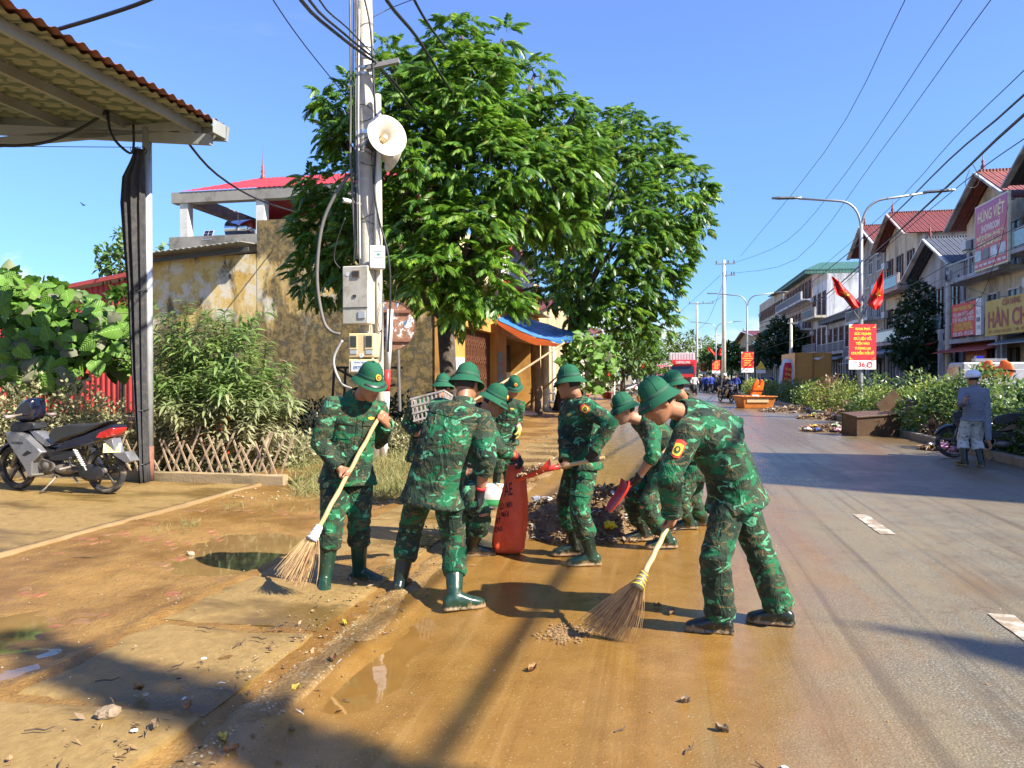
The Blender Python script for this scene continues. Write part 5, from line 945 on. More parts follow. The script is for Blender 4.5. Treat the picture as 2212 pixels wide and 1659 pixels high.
round_tree('pale green tree behind the shade net, above the red shed', gr(P(250, 900, 30)), [blob(*a) for a in ((255, 570, 30, 28), (235, 545, 30, 18), (262, 510, 30, 16), (228, 575, 30, 14), (275, 545, 30, 22), (365, 545, 33, 18), (350, 560, 33, 16), (215, 555, 30, 10))], .30, M_pale, 5, 420)
round_tree('broad tree far left beyond the bush and shed', gr(P(-260, 900, 30)), [blob(*a) for a in ((-260, 650, 30, 90), (-180, 680, 30, 70), (-330, 690, 30, 80), (-220, 740, 30, 80), (-120, 730, 29, 50))], .34, M_pale, 15, 200); round_tree('small dark tree between the red shed and the shade net', gr(P(265, 950, 16)), [blob(*a) for a in ((262, 660, 16, 34), (245, 690, 16, 30), (275, 640, 16, 26), (280, 690, 16, 30), (230, 720, 16, 24))], .20, M_leafB, 6, 900, r0=.07)
round_tree('leafy tree by the kerb in front of the far red truck', gr(P(1345, 850, 44)), [blob(*a) for a in ((1345, 760, 44, 40), (1375, 775, 44, 34), (1400, 755, 45, 36), (1420, 785, 45, 24), (1330, 790, 44, 30), (1400, 720, 46, 22), (1375, 740, 45, 30))], .38, M_pale, 8, 210)
# ================================================================== people
def camomat(name, seed, dull=1.0):
 t = NT(name); v = t.coord('Object', scale=(1, 1, 1.8), loc=(seed * 3.1, seed * 1.7, seed * 0.9))
 wv = t.n('ShaderNodeTexNoise'); t.link(v, wv.inputs['Vector']); wv.inputs['Scale'].default_value = 9; wv.inputs['Detail'].default_value = 3
 mx = t.n('ShaderNodeMix'); mx.data_type = 'VECTOR'; mx.inputs[0].default_value = 0.10
 t.link(v, mx.inputs[4]); t.link(wv.outputs['Color'], mx.inputs[5]); w = mx.outputs[1]
 base = (0.020, 0.034, 0.018); mid = (0.005, 0.102, 0.038); mint = (0.075, 0.285, 0.150); brn = (0.090, 0.064, 0.024); dark = (0.008, 0.019, 0.011)
 n1 = t.noise(w, 7.2, 2.0, 0.45, 0.25)
 v2 = t.coord('Object', scale=(1, 1, 1.8), loc=(seed + 5, 2, 7)); n2 = t.noise(v2, 8.5, 2.2, 0.5, 0.9)
 v3 = t.coord('Object', scale=(1, 1, 1.7), loc=(seed + 11, 8, 1)); n3 = t.noise(v3, 9.2, 2.4, 0.5, 1.3)
 col = t.mix(t.ss(n1, 0.508, 0.520), base, mid)
 col = t.mix(t.ss(t.noise(v3, 4.0, 2, 0.5, 0.6), 0.57, 0.585), col, dark)
 col = t.mix(t.math('MULTIPLY', t.ss(n2, 0.555, 0.567), t.ss(n2, 0.612, 0.600)), col, brn)
 col = t.mix(t.ss(n3, 0.617, 0.630), col, mint)
 fd = t.noise(v, 30, 4, 0.6); col = t.mix(t.lin(fd, 0.35, 0.65, 0, 0.22), col, (0.05, 0.09, 0.05))
 if dull != 1.0: col = t.mix(1 - dull, col, (0.03, 0.05, 0.03))
 wr = t.noise(t.coord('Object', scale=(1, 1, 0.8)), 13, 5, 0.6, 1.0)
 rg_ = t.noise(t.coord('Object', scale=(1.3, 1.3, .8), rot=(.5, .3, .2)), 7.5, 3, .55, 1.2); rg_ = t.math('POWER', t.math('SUBTRACT', 1.0, t.math('MULTIPLY', t.math('ABSOLUTE', t.math('SUBTRACT', rg_, .5)), 5.0)), 2.0); b = t.bump(rg_, .36, .022, t.bump(wr, 0.22, 0.03)); b = t.bump(t.noise(v, 380, 2), 0.15, 0.002, b)
 t.set(col, 0.78, spec=0.22, normal=b); t.b.inputs['Sheen Weight'].default_value = 0.05; return t.m
def skinmat(name, c):
 t = NT(name); v = t.coord('Object')
 col = t.mix(t.lin(t.noise(v, 14, 4, 0.6), 0.3, 0.7), tuple(a * .86 for a in c), tuple(a * 1.1 for a in c))
 col = t.mix(t.ss(t.noise(v, 5, 3), 0.55, 0.7, 0, 0.25), col, (c[0], c[1] * 0.75, c[2] * 0.65))
 t.set(col, 0.46, spec=0.45, normal=t.bump(t.noise(v, 160, 3), 0.12, 0.003))
 t.b.inputs['Subsurface Weight'].default_value = 0.10; t.b.inputs['Subsurface Radius'].default_value = (0.02, 0.008, 0.004); return t.m
def bootmat(name, c, mudz=0.11):
 t = NT(name); v = t.coord('Object'); x = t.xyz(v)
 col = t.mix(t.lin(t.noise(v, 12, 4), 0.3, 0.7), tuple(a * .8 for a in c), tuple(a * 1.2 for a in c))
 e = t.math('SUBTRACT', t.math('ADD', 0.0, t.math('MULTIPLY', t.noise(v, 18, 6, 0.7), 0.20)), x[2])
 m = t.ss(e, 0.055, 0.085, 0, 0.9); col = t.mix(m, col, (0.27, 0.165, 0.075))
 sp = t.ss(t.noise(v, 34, 6, 0.72), 0.60, 0.68, 0, 0.7); col = t.mix(sp, col, (0.30, 0.19, 0.09))
 rr = t.math('ADD', 0.32, t.math('MULTIPLY', m, 0.3))
 return t.set(col, rr, spec=0.55, normal=t.bump(t.noise(v, 10, 4), 0.3, 0.02))
M_skin = skinmat('skin', (0.33, 0.150, 0.078)); M_skin2 = skinmat('skin_pale', (0.42, 0.215, 0.130))
M_helmet = mat('helmet_cloth', (0.012, 0.088, 0.044), 0.8, var=0.16, vs=9, bump=0.2, bs=220, spec=0.2, dirt=(.05, .10, .06), da=.3)
M_hband = mat('helmet_band', (0.009, 0.066, 0.034), 0.75, var=0.1, vs=20, bump=0.1, bs=300)
M_strap = mat('leather_strap', (0.030, 0.022, 0.018), 0.35, var=0.3, vs=30)
M_boot = bootmat('rubber_boot', (0.012, 0.040, 0.024)); M_bootd = bootmat('rubber_boot_dark', (0.008, 0.017, 0.012))
M_glove = mat('black_glove', (0.012, 0.012, 0.014), 0.55, bump=0.3, bs=120); M_gcuff = mat('red_cuff', (0.55, 0.02, 0.02), 0.7); M_gloveY = mat('yellow_glove', (0.72, 0.50, 0.10), 0.7); M_gloveW = mat('white_cuff', (0.7, 0.68, 0.62), 0.8)
M_gold = mat('gold_trim', (0.75, 0.45, 0.06), 0.35, var=0.1); M_red = mat('badge_red', (0.62, 0.035, 0.02), 0.45, var=0.1); M_black = mat('black_paint', (0.012, 0.012, 0.012), 0.4)
M_hair = mat('black_hair', (0.010, 0.009, 0.008), 0.5, var=0.3, vs=60, bump=0.5, bs=200)
M_lip = mat('lips', (0.36, 0.13, 0.09), 0.4); M_patchY = mat('patch_yellow', (0.72, 0.55, 0.04), 0.6, var=0.08); M_patchR = mat('patch_red', (0.66, 0.055, 0.025), 0.6, var=0.08); M_patchK = mat('patch_olive', (0.05, 0.075, 0.03), 0.7)
def ellip_ring(c, sx, sy, rx, ry, n=20, pw=0.86):
 out = []
 for k in range(n):
  a = 2 * math.pi * k / n; ca, sa = math.cos(a), math.sin(a)
  out.append(c + sx * (rx * math.copysign(abs(ca) ** pw, ca)) + sy * (ry * math.copysign(abs(sa) ** pw, sa)))
 return out
def limb(mb, pts, rs, n=12): mb.tube(pts, rs, n)
def ik(S, W, l1, l2, hint):
 d = W - S; L = d.length; t = d / max(L, 1e-6)
 Lc = min(L, (l1 + l2) * 0.999); a = (l1 * l1 - l2 * l2 + Lc * Lc) / (2 * Lc); h = math.sqrt(max(l1 * l1 - a * a, 1e-5))
 if L > Lc: a *= L / Lc
 hv = hint - S; hv = hv - t * hv.dot(t)
 if hv.length < 1e-5: hv = t.cross(Vector((1, 0, 0)))
 return S + t * a + hv.normalized() * h
def head_mesh(mb, M):
 sl_ = [(-.112, .020, .082, .030), (-.100, .040, .093, -.005), (-.080, .052, .091, -.045), (-.055, .060, .094, -.068), (-.030, .066, .093, -.080), (0, .070, .091, -.088),
           (.022, .072, .084, -.094), (.042, .073, .092, -.098), (.070, .073, .090, -.098), (.098, .064, .070, -.085), (.116, .044, .046, -.060), (.125, .014, .016, -.024)]
 rr = []
 for z, w, f, bk in sl_:
  rr.append([M @ Vector((w * math.copysign(abs(math.cos(a)) ** .85, math.cos(a)), (f + bk) / 2 + (f - bk) / 2 * math.copysign(abs(math.sin(a)) ** .9, math.sin(a)), z)) for a in [2 * math.pi * k / 20 for k in range(20)]])
 mb.rings(rr)
 V3 = Vector
 mb.tube([M @ V3((0, .086, .034)), M @ V3((0, .098, .010)), M @ V3((0, .112, -.014)), M @ V3((0, .106, -.026)), M @ V3((0, .088, -.030))], [.007, .009, .0135, .014, .010], 8)
 for s in (-1, 1):
  mb.ball(M @ V3((s * .012, .098, -.022)), .0095, 8, 5)
  mb.ball(M @ V3((s * .076, -.008, .002)), (.010, .021, .034), 8, 6, M.to_3x3())
  mb.ball(M @ V3((s * .032, .080, .044)), (.026, .016, .009), 8, 5, M.to_3x3())      # brow
  mb.ball(M @ V3((s * .040, .068, -.008)), (.024, .022, .020), 8, 5, M.to_3x3())     # cheek
 mb.ball(M @ V3((0, .089, -.050)), (.024, .014, .008), 8, 5, M.to_3x3()); mb.ball(M @ V3((0, .087, -.062)), (.020, .013, .008), 8, 5, M.to_3x3())
 mb.ball(M @ V3((0, .083, -.092)), (.020, .014, .014), 8, 5, M.to_3x3())
def hand_mesh(mb, W, d, nrm, side, curl=0.9, s=1.0, fat=1.0):
 """W wrist, d knuckle direction, nrm palm side, side = direction of the thumb across the palm"""
 d = d.normalized(); nrm = (nrm - d * nrm.dot(d)).normalized(); sd = d.cross(nrm)
 if sd.dot(side) < 0: sd = -sd
 rr = []
 for t, w, h in ((-.02, .024, .019), (.015, .028, .018), (.05, .038, .016), (.085, .040, .013)):
  rr.append(ellip_ring(W + d * (t * s), sd, nrm, w * s * fat, h * s * fat, 12))
 mb.rings(rr)
 for i, (off, L) in enumerate(((.028, .072), (.0095, .080), (-.0095, .075), (-.028, .058))):
  p = W + d * (.078 * s) + sd * (off * s); dirv = d.copy(); nn = nrm.copy(); pts = [W + d * (.05 * s) + sd * (off * s), p]
  for seg, f in enumerate((.45, .32, .23)):
   a = curl * (1.0, 1.15, 0.8)[seg] * (1 + 0.06 * i); dirv, nn = dirv * math.cos(a) + nn * math.sin(a), nn * math.cos(a) - dirv * math.sin(a)
   p = p + dirv * (L * f * s); pts.append(p)
  mb.tube(pts, [.0095 * s * fat, .0098 * s * fat, .0092 * s * fat, .0085 * s * fat, .0072 * s * fat], 8)
 p0 = W + d * (.018 * s) + sd * (.024 * s); dv = (d * .62 + sd * .72 + nrm * .35).normalized(); p1 = p0 + dv * (.042 * s)
 dv2 = (d * .75 + sd * .10 + nrm * (.55 + .35 * min(curl, 1))).normalized(); p2 = p1 + dv2 * (.034 * s); p3 = p2 + (dv2 * .7 + nrm * .5 - sd * .3 * curl).normalized() * (.026 * s)
 mb.tube([p0 - dv * .01, p0, p1, p2, p3], [.012 * s * fat, .0125 * s * fat, .0115 * s * fat, .0105 * s * fat, .008 * s * fat], 8)
def wrinkle(me, seed, amp, joints, vox):
 """folds: broad soft noise, cross folds that gather at joints; moves vertices along their normals"""
 n = len(me.vertices); co = np.empty(n * 3); me.vertices.foreach_get('co', co); co = co.reshape(-1, 3)
 nr = np.empty(n * 3); me.vertices.foreach_get('normal', nr); nr = nr.reshape(-1, 3)
 d = np.zeros(n); JJ = [(np.array(j), rad, np.array(ax), am) for j, rad, ax, am in joints]
 for i in range(n):
  p = co[i]; a = mnoise.noise(Vector((p[0] * 5 + seed, p[1] * 5, p[2] * 4)))
  b = mnoise.noise(Vector((p[0] * 9 + seed + a, p[1] * 9 + 7, p[2] * 6.5 + a * 1.5)))
  d[i] = amp * (0.6 * a + 0.75 * (0.45 - abs(b) * 1.7))
 for j, rad, ax, am in JJ:
  q = co - j; w = np.exp(-(np.linalg.norm(q, axis=1) / rad) ** 2)
  s = q @ ax; ph = np.array([mnoise.noise(Vector((x[0] * 7, x[1] * 7 + seed, x[2] * 7))) for x in q]) if n < 60000 else 0
  d += am * .7 * w * np.sin(s * 78 + ph * 7.5)
 co += nr * d[:, None]; me.vertices.foreach_set('co', co.ravel()); me.update()
def decal(surf, bvh, centre, normal, up, w, h, m, name, parent, off=0.004, shape=None, n=6, thick=0.003):
 """a flat piece laid over a body surface: cast every grid point inward"""
 normal = normal.normalized(); up = (up - normal * up.dot(normal)).normalized(); sx = up.cross(normal)
 mb = MB(); okk = True; pts = []
 for j in range(n + 1):
  for i in range(n + 1):
   a = i / n * 2 - 1; b = j / n * 2 - 1
   if shape: a, b = shape(a, b)
   o = centre + sx * (a * w / 2) + up * (b * h / 2); hit = bvh.ray_cast(o + normal * 0.10, -normal, 0.22)
   pts.append((hit[0] + normal * off) if hit[0] is not None else (o + normal * 0.0))
 ds = sorted((p - centre).dot(normal) for p in pts); md = ds[len(ds) // 2]
 pts = [p + normal * (max(-0.035, min(0.035, (p - centre).dot(normal) - md)) - ((p - centre).dot(normal) - md)) for p in pts]
 k = len(pts); low = [p - normal * (off + thick) for p in pts]; N1 = n + 1
 fs = [(j * N1 + i, j * N1 + i + 1, (j + 1) * N1 + i + 1, (j + 1) * N1 + i) for j in range(n) for i in range(n)]
 rim = [i for i in range(N1)] + [j * N1 + n for j in range(1, N1)] + [n * N1 + i for i in range(n - 1, -1, -1)] + [j * N1 for j in range(n - 1, 0, -1)]
 fs += [(rim[q], k + rim[q], k + rim[(q + 1) % len(rim)], rim[(q + 1) % len(rim)]) for q in range(len(rim))]
 mb.add(pts + low, fs); o = mb.build(name, m, parent, smooth=False, auto=35); return o
def helmet(parent, M, emblem=True):
 prof = [(0.004, .156), (0.03, .1545), (.058, .146), (.080, .130), (.096, .106), (.105, .080), (.110, .054), (.113, .038), (.122, .030), (.145, .012), (.163, -.004), (.166, -.010), (.160, -.010), (.118, .022), (.106, .044), (.100, .07)]
 def pt(r, z, a, br=1.0):
  x = r * .865 * math.cos(a); y = r * 1.0 * math.sin(a)
  if r > .116: z -= .020 * (abs(math.sin(a)) ** 2) * ((r - .116) / .05)
  return M @ Vector((x, y, z))
 b = MB(); n = 36
 b.rings([[pt(r, z, 2 * math.pi * k / n) for k in range(n)] for r, z in prof], caps=False)
 b.f.append(tuple(reversed(range(n))))
 h = b.build('helmet', M_helmet, parent, smooth=True, auto=50)
 b = MB(); b.rings([[pt(r, z, 2 * math.pi * k / n) for k in range(n)] for r, z in ((.1125, .062), (.1145, .060), (.1165, .040), (.1150, .037))], caps=False); b.build('band', M_hband, h, smooth=True)
 b = MB(); b.lathe([(0.001, .170), (.012, .167), (.015, .160), (.013, .153), (.004, .152)], 14, M); b.build('top_button', M_helmet, h, smooth=True)
 for s in (-1, 1):
  b = MB(); b.tube([pt(r + .0008, z, R(90 + s * 90) + s * 0.0) + Vector((0, 0, 0)) for r, z in prof[1:8]], .0018, 5); b.build('seam', M_hband, h)
  for a in (62, 118, 242, 298):
   pass
 for a in (40, 140, 220, 320):
  b = MB(); c = pt(.0885, .119, R(a)); nrm = (M.to_3x3() @ Vector((math.cos(R(a)) * .8, math.sin(R(a)) * .8, .6))).normalized()
  b.tube([c - nrm * .004, c + nrm * .002], [.005, .004], 8); b.build('vent_eyelet', M_hband, h)
 if emblem:
  c = pt(.1135, .070, R(90)); nrm = (M.to_3x3() @ Vector((0, .96, .28))).normalized()
  b = MB(); b.tube([c - nrm * .004, c + nrm * .005], [.0225, .021], 18); e = b.build('emblem', M_gold, h)
  b = MB(); b.tube([c, c + nrm * .007], [.0160, .0150], 16); b.build('emblem_disc', M_red, e)
  b = MB(); ux = M.to_3x3() @ Vector((1, 0, 0)); uy = nrm.cross(ux)
  st = [c + nrm * .0078 + (ux * math.sin(k * math.pi / 5) + uy * math.cos(k * math.pi / 5)) * (.011 if k % 2 == 0 else .0045) for k in range(10)]
  b.prism(st, nrm * .0015); b.build('star', M_gold, e)
  b = MB(); rr = []
  for k in range(17):
   a = R(38 + 104 * k / 16); q = pt(.152, .0105, a); q2 = pt(.143, .0175, a); up = (M.to_3x3() @ Vector((0, .3, 1))).normalized() * .0035
   rr.append([q, q + up, q2 + up, q2])
  b.rings(rr, caps=True); b.build('chin_strap', M_strap, h)
 return h
def person(spec):
 """joints come in as world points; meshes are stored relative to the root on the ground"""
 s = spec; root = thing('person', s['label'], 'person', s['root'], 0, s.get('group')); O = Vector(s['root'])
 sc = s.get('scale', 1.0); fine = s.get('fine', True); vx = 0.0090 if fine else 0.026
 pel, nck, hd = s['pelvis'] - O, s['neck'] - O, s['head'] - O
 ya = R(s['yaw']); yb = R(s.get('syaw', s['yaw'])); rh = Vector((math.cos(ya), math.sin(ya), 0)); rs = Vector((math.cos(yb), math.sin(yb), 0))
 up = (nck - pel).normalized(); rs = (rs - up * rs.dot(up)).normalized(); fs_ = up.cross(rs)       # forward of the chest
 if 'roll' in s: rs = (rs + up * s['roll']).normalized(); fs_ = up.cross(rs)
 bow = s.get('bow', 0.03); mid = (pel + nck) / 2 - fs_ * bow
 def spine(t):
  if t < 0: return pel + (Vector((0, 0, -1)) * 0.55 + (pel - mid).normalized() * 0.45).normalized() * (-t * .5 * sc)
  if t > 1: return nck + up * ((t - 1) * .5 * sc)
  return pel * (1 - t) ** 2 + (mid * 2 - (pel + nck) / 2) * (2 * t * (1 - t)) + nck * t * t
 def side(t):
  t = min(1, max(0, t)); v = rh * (1 - t) + rs * t; return v.normalized()
 def torso(mb, secs, n=22):
  rr = []
  for t, rx, ry in secs:
   c = spine(t); tg = (spine(t + .04) - spine(t - .04)).normalized(); sx = side(t); sx = (sx - tg * sx.dot(tg)).normalized(); sy = tg.cross(sx)
   rr.append(ellip_ring(c, sx, sy, rx * sc, ry * sc, n))
  mb.rings(rr)
 shl = {}; SW = s.get('sw', .178) * sc
 for k, sg in (('L', -1), ('R', 1)): shl[k] = nck - up * (.062 * sc) + rs * (sg * SW) + fs_ * s.get('sfwd' + k, 0.0) + up * s.get('sup' + k, 0.0)
 hip = {k: pel + rh * (sg * .088 * sc) - Vector((0, 0, .02)) for k, sg in (('L', -1), ('R', 1))}
 arms = {}
 for k in 'LR':
  a = s['arm' + k]; S_ = shl[k]; l1, l2 = .285 * sc, .255 * sc
  if 'grip' in a:
   g, ax = a['grip'] - O, a['axis'].normalized(); hint = a['elbow'] - O
   d = (g - hint); d = d - ax * d.dot(ax) * a.get('perp', 0.85)
   d.normalize(); nrm = ax.cross(d) * a.get('flip', 1); nrm = (nrm - d * nrm.dot(d)).normalized()
   W = g - d * (.082 * sc) - nrm * (.026 * sc); thumb = ax * a.get('thumb', 1); curl = 1.02
  else:
   W = a['wrist'] - O; hint = a['elbow'] - O; d = a.get('dir'); nrm = a.get('palm'); thumb = a.get('tdir', ZA); curl = a.get('curl', .35)
  E = ik(S_, W, l1, l2, hint)
  if d is None: d = (W - E).normalized()
  if nrm is None: nrm = fs_.cross(d) if abs(fs_.dot(d)) < .9 else rs
  arms[k] = (S_, E, W, d, nrm, thumb, curl)
 legs = {}
 for k in 'LR':
  a = s['leg' + k]; A = a['ankle'] - O; K = ik(hip[k], A, .395 * sc, .39 * sc, a['knee'] - O); legs[k] = (hip[k], K, A, Vector((-math.sin(R(a['yaw'])), math.cos(R(a['yaw'])), 0)), a)
 hy = s['hfwd'].normalized(); hu = s.get('hup', ZA); hx = hy.cross(hu).normalized(); hu = hx.cross(hy)
 HM = Matrix.Translation(hd) @ Matrix((hx, hy, hu)).transposed().to_4x4() @ Matrix.Diagonal((sc, sc, sc, 1))
 b = MB()
 torso(b, [(-.12, .120, .085), (0, .155, .105), (.3, .138, .098), (.6, .155, .110), (.84, .165, .100), (.97, .10, .075), (1.02, .06, .055)])
 for k in 'LR':
  S_, E, W, d, nrm, th, cu = arms[k]
  limb(b, [spine(.86), S_, S_ + (E - S_) * .3, S_ + (E - S_) * .7, E, E + (W - E) * .3, E + (W - E) * .75, W], [.05 * sc, .058 * sc, .052 * sc, .044 * sc, .040 * sc, .043 * sc, .033 * sc, .027 * sc])
  if not s.get('nohand') : hand_mesh(b, W, d, nrm, th, cu, sc)
  Hh, K, A, fd, la = legs[k]
  limb(b, [pel + (Hh - pel) * .6, Hh - Vector((0, 0, .02)), Hh + (K - Hh) * .5, K, K + (A - K) * .3, K + (A - K) * .8, A, A - Vector((0, 0, .03))], [.085 * sc, .088 * sc, .074 * sc, .055 * sc, .056 * sc, .038 * sc, .036 * sc, .036 * sc])
  limb(b, [A - fd * .03 - Vector((0, 0, .035)), A + fd * .06 - Vector((0, 0, .045)), A + fd * .14 - Vector((0, 0, .055))], [.034, .036, .026])
 nb = HM @ Vector((0, -.030, -.075)); limb(b, [nck - up * .04, nck + (nb - nck) * .3, nb, HM @ Vector((0, -.022, -.03))], [.066 * sc, .057 * sc, .055 * sc, .056 * sc], 14)
 head_mesh(b, HM)
 body = obj('body', remesh(b, vx, 2, 0.45, 0.0 if fine else 0.0), root); body.data.materials.append(s.get('skin', M_skin))
 if fine and s.get('face', True):
  for sg in (-1, 1):
   b = MB(); b.tube([HM @ Vector((sg * .014, .0885, .050)), HM @ Vector((sg * .032, .0905, .056)), HM @ Vector((sg * .053, .076, .050))], [.003, .0042, .002], 6); b.build('eyebrow', M_hair, body)
   b = MB(); b.tube([HM @ Vector((sg * .016, .0835, .021)), HM @ Vector((sg * .031, .0860, .023)), HM @ Vector((sg * .048, .0745, .020))], [.0022, .0034, .0018], 6); b.build('eye', M_black, body)
  b = MB(); b.tube([HM @ Vector((-.022, .0945, -.056)), HM @ Vector((0, .1035, -.0555)), HM @ Vector((.022, .0945, -.056))], [.0022, .0042, .0022], 6); b.build('lips', M_lip, body)
 b = MB(); rr = []; n = 28
 for z, w, f, bk in ((-.028, .066, .02, -.084), (-.010, .0735, .02, -.094), (.02, .0775, .03, -.101), (.045, .0785, .06, -.105), (.072, .0785, .094, -.104), (.10, .069, .074, -.092), (.122, .045, .05, -.062), (.134, .012, .014, -.022)):
  rr.append([HM @ Vector((w * math.cos(a), (f + bk) / 2 + (f - bk) / 2 * math.sin(a), z)) for a in [2 * math.pi * k / n for k in range(n)]])
 b.rings(rr); hm = b.build('hair', s.get('hair', M_hair), body, smooth=True)
 jm = s['jacket']; b = MB(); hem = s.get('hem', -.30); wd = s.get('wide', 1.0); sl = s.get('sleeve', 0.97)
 torso(b, [(hem, .226 * wd, .176 * wd), (hem * .5, .208 * wd, .160 * wd), (0, .188 * wd, .145 * wd), (.3, .178 * wd, .138 * wd), (.55, .185 * wd, .140 * wd), (.78, .192 * wd, .128 * wd), (.90, .175 * wd, .112 * wd), (.985, .115, .088), (1.02, .074, .072)], 28)
 jj = []
 for k in 'LR':
  S_, E, W, d, nrm, th, cu = arms[k]; sk = s.get('sleeve' + k, sl); e1 = (W - E)
  if sk < 0.5:
   q = sk * 2; pts = [spine(.87) * .5 + S_ * .5, S_, S_ + (E - S_) * (.5 * q), S_ + (E - S_) * q]; rr = [.075, .078, .074, .073]
  else:
   q = (sk - .5) * 2; pts = [spine(.87) * .5 + S_ * .5, S_, S_ + (E - S_) * .35, S_ + (E - S_) * .72, E, E + e1 * (q * .35), E + e1 * (q * .75), E + e1 * (q * .93), E + e1 * q]
   rr = [.078, .080, .074, .069, .066, .063, .056, .052, .050]
  limb(b, pts, [r * sc * wd for r in rr], 14); end = pts[-1]; ax = (pts[-1] - pts[-2]).normalized()
  a1 = (E - S_).normalized(); a2 = (W - E).normalized()
  jj += [(tuple(E), .11, tuple((a1 + a2).normalized()), .0075), (tuple(S_ + (E - S_) * .12), .10, tuple((a1 + up * .4).normalized()), .005), (tuple(end - ax * .05), .06, tuple(a2), .004)]
  if s.get('cuff', True):
   c = MB(); r0 = rr[-1] * sc * wd; hh = .055 if sk < .9 else .030
   x = ax.cross(ZA) if abs(ax.z) < .95 else ax.cross(Vector((1, 0, 0))); x.normalize(); y = ax.cross(x)
   c.rings([ellip_ring(end + ax * (t_ + .012), x, y, r0 + dr, r0 + dr, 16, 1.0) for t_, dr in ((-hh, .000), (-hh, .009), (-hh * .4, .011), (0, .008), (0, -.006), (-hh * .8, -.01))], caps=False); c.build('cuff', jm, root, smooth=True, auto=50)
 vxj = .0125 if fine else .030
 me = remesh(b, vxj, 3, .5)
 jj += [(tuple(spine(.22) + fs_ * .06), .20, tuple((up * .8 + rs * .5).normalized()), .005), (tuple(spine(.6) - fs_ * .08), .20, tuple((up * .5 + rs * .8).normalized()), .0045)]
 if fine: wrinkle(me, s.get('seed', 1.0), .0085, jj, vxj)
 jk = obj(s.get('jname', 'jacket'), me, root); me.materials.append(jm)
 b = MB(); nv = (nb - nck).normalized(); cx_ = rs - nv * rs.dot(nv); cx_.normalize(); cy_ = nv.cross(cx_)
 if s.get('collar', True):
  b.rings([ellip_ring(nck + nv * h_ - cy_ * .004, cx_, cy_, r_, r_ * 1.02, 20, 1.0) for h_, r_ in ((-.03, .092), (.012, .082), (.042, .074), (.046, .069), (.010, .066))], caps=False); b.build('collar', jm, root, smooth=True, auto=60)
 bvh = BVHTree.FromPolygons([v.co for v in me.vertices], [tuple(p.vertices) for p in me.polygons])
 if s.get('pockets'):
  for sg in s['pockets']:
   c = spine(.66) + rs * (sg * .092) + fs_ * .12; decal(me, bvh, c - up * .045, fs_, up, .115, .125, jm, 'pocket', jk, .005); decal(me, bvh, c + up * .022, fs_, up, .122, .045, jm, 'pocket_flap', jk, .011)
 if s.get('placket'):
  decal(me, bvh, spine(.32) + fs_ * .13, fs_, up, .034, .54, jm, 'placket', jk, .005, n=10)
 for (k, t, ang, w, h) in s.get('patch', []):
  S_, E = arms[k][0], arms[k][1]; sg = -1 if k == 'L' else 1; a1 = (E - S_).normalized(); c = S_ + (E - S_) * t
  nr = (rs * sg * math.cos(R(ang)) + fs_ * math.sin(R(ang))); nr = (nr - a1 * nr.dot(a1)).normalized(); 
  def shield(a, b_):
   return (a * (1 - .25 * max(0, -b_) ** 2), b_ + (0.18 * (1 - abs(a)) if b_ > .9 else 0) - (0.14 * (1 - abs(a)) if b_ < -.9 else 0))
  p_ = decal(me, bvh, c + nr * .07, nr, -a1, w, h, M_patchR, 'sleeve_patch', jk, .006, shield, 8)
  decal(me, bvh, c + nr * .07 + a1 * h * .06, nr, -a1, w * .84, h * .68, M_patchY, 'patch_field', p_, .0085, shield, 6)
  decal(me, bvh, c + nr * .07 + a1 * h * .08, nr, -a1, w * .58, h * .46, M_patchK, 'patch_wreath', p_, .0105, lambda a, b_: (a * math.sqrt(1 - b_ * b_ * .5), b_ * math.sqrt(1 - a * a * .5)), 6)
  decal(me, bvh, c + nr * .07 + a1 * h * .06, nr, -a1, w * .24, h * .22, M_gold, 'patch_star', p_, .0125, lambda a, b_: (a * math.sqrt(1 - b_ * b_ * .5), b_ * math.sqrt(1 - a * a * .5)), 4)
 for sg in s.get('badge', []):
  c = spine(.77) + rs * (sg * .09) + fs_ * .12; decal(me, bvh, c, fs_, up, .05, .022, M_gold, 'chest_badge', jk, .008, lambda a, b_: (a, b_ * (1 - .5 * abs(a))), 4)
 for sg in s.get('epaulette', []):
  c = nck - up * .05 + rs * (sg * .125) + up * .06; decal(me, bvh, c, (up * .9 + rs * sg * .45), rs * sg, .045, .12, jm, 'shoulder_strap', jk, .006)
 for t, ang, w, h in s.get('backseam', []):
  c = spine(t) - fs_ * .13; decal(me, bvh, c, -fs_, up, w, h, jm, 'back_yoke', jk, .0035, n=12)
 tm = s['trousers']; b = MB()
 torso(b, [(-.20, .09, .08), (-.10, .150, .115), (0, .158, .118), (.10, .15, .112), (.2, .14, .10)], 24)
 jj = []; tw = s.get('twide', 1.0)
 for k in 'LR':
  Hh, K, A, fd, la = legs[k]; tl = la.get('trouser', s.get('tleg', .52)); q = A - K; e = K + q * tl
  bl = la.get('blouse', s.get('blouse', True))
  if bl: pts = [pel + (Hh - pel) * .7, Hh + (K - Hh) * .12, Hh + (K - Hh) * .5, K - (K - Hh) * .1, K + q * tl * .25, K + q * tl * .6, K + q * tl * .86, e]; rr = [.10, .104, .096, .087, .084, .086, .088, .070]
  else: pts = [pel + (Hh - pel) * .7, Hh + (K - Hh) * .12, Hh + (K - Hh) * .5, K, K + q * tl * .35, K + q * tl * .75, e]; rr = [.10, .104, .098, .090, .090, .094, .097]
  limb(b, pts, [r * sc * tw for r in rr], 16)
  t1 = (K - Hh).normalized(); t2 = q.normalized(); jj += [(tuple(K), .13, tuple((t1 + t2).normalized()), .0075), (tuple(e - t2 * .06), .11, tuple(t2), .0085), (tuple(Hh + (K - Hh) * .15), .12, tuple((t1 + rh * .5).normalized()), .005)]
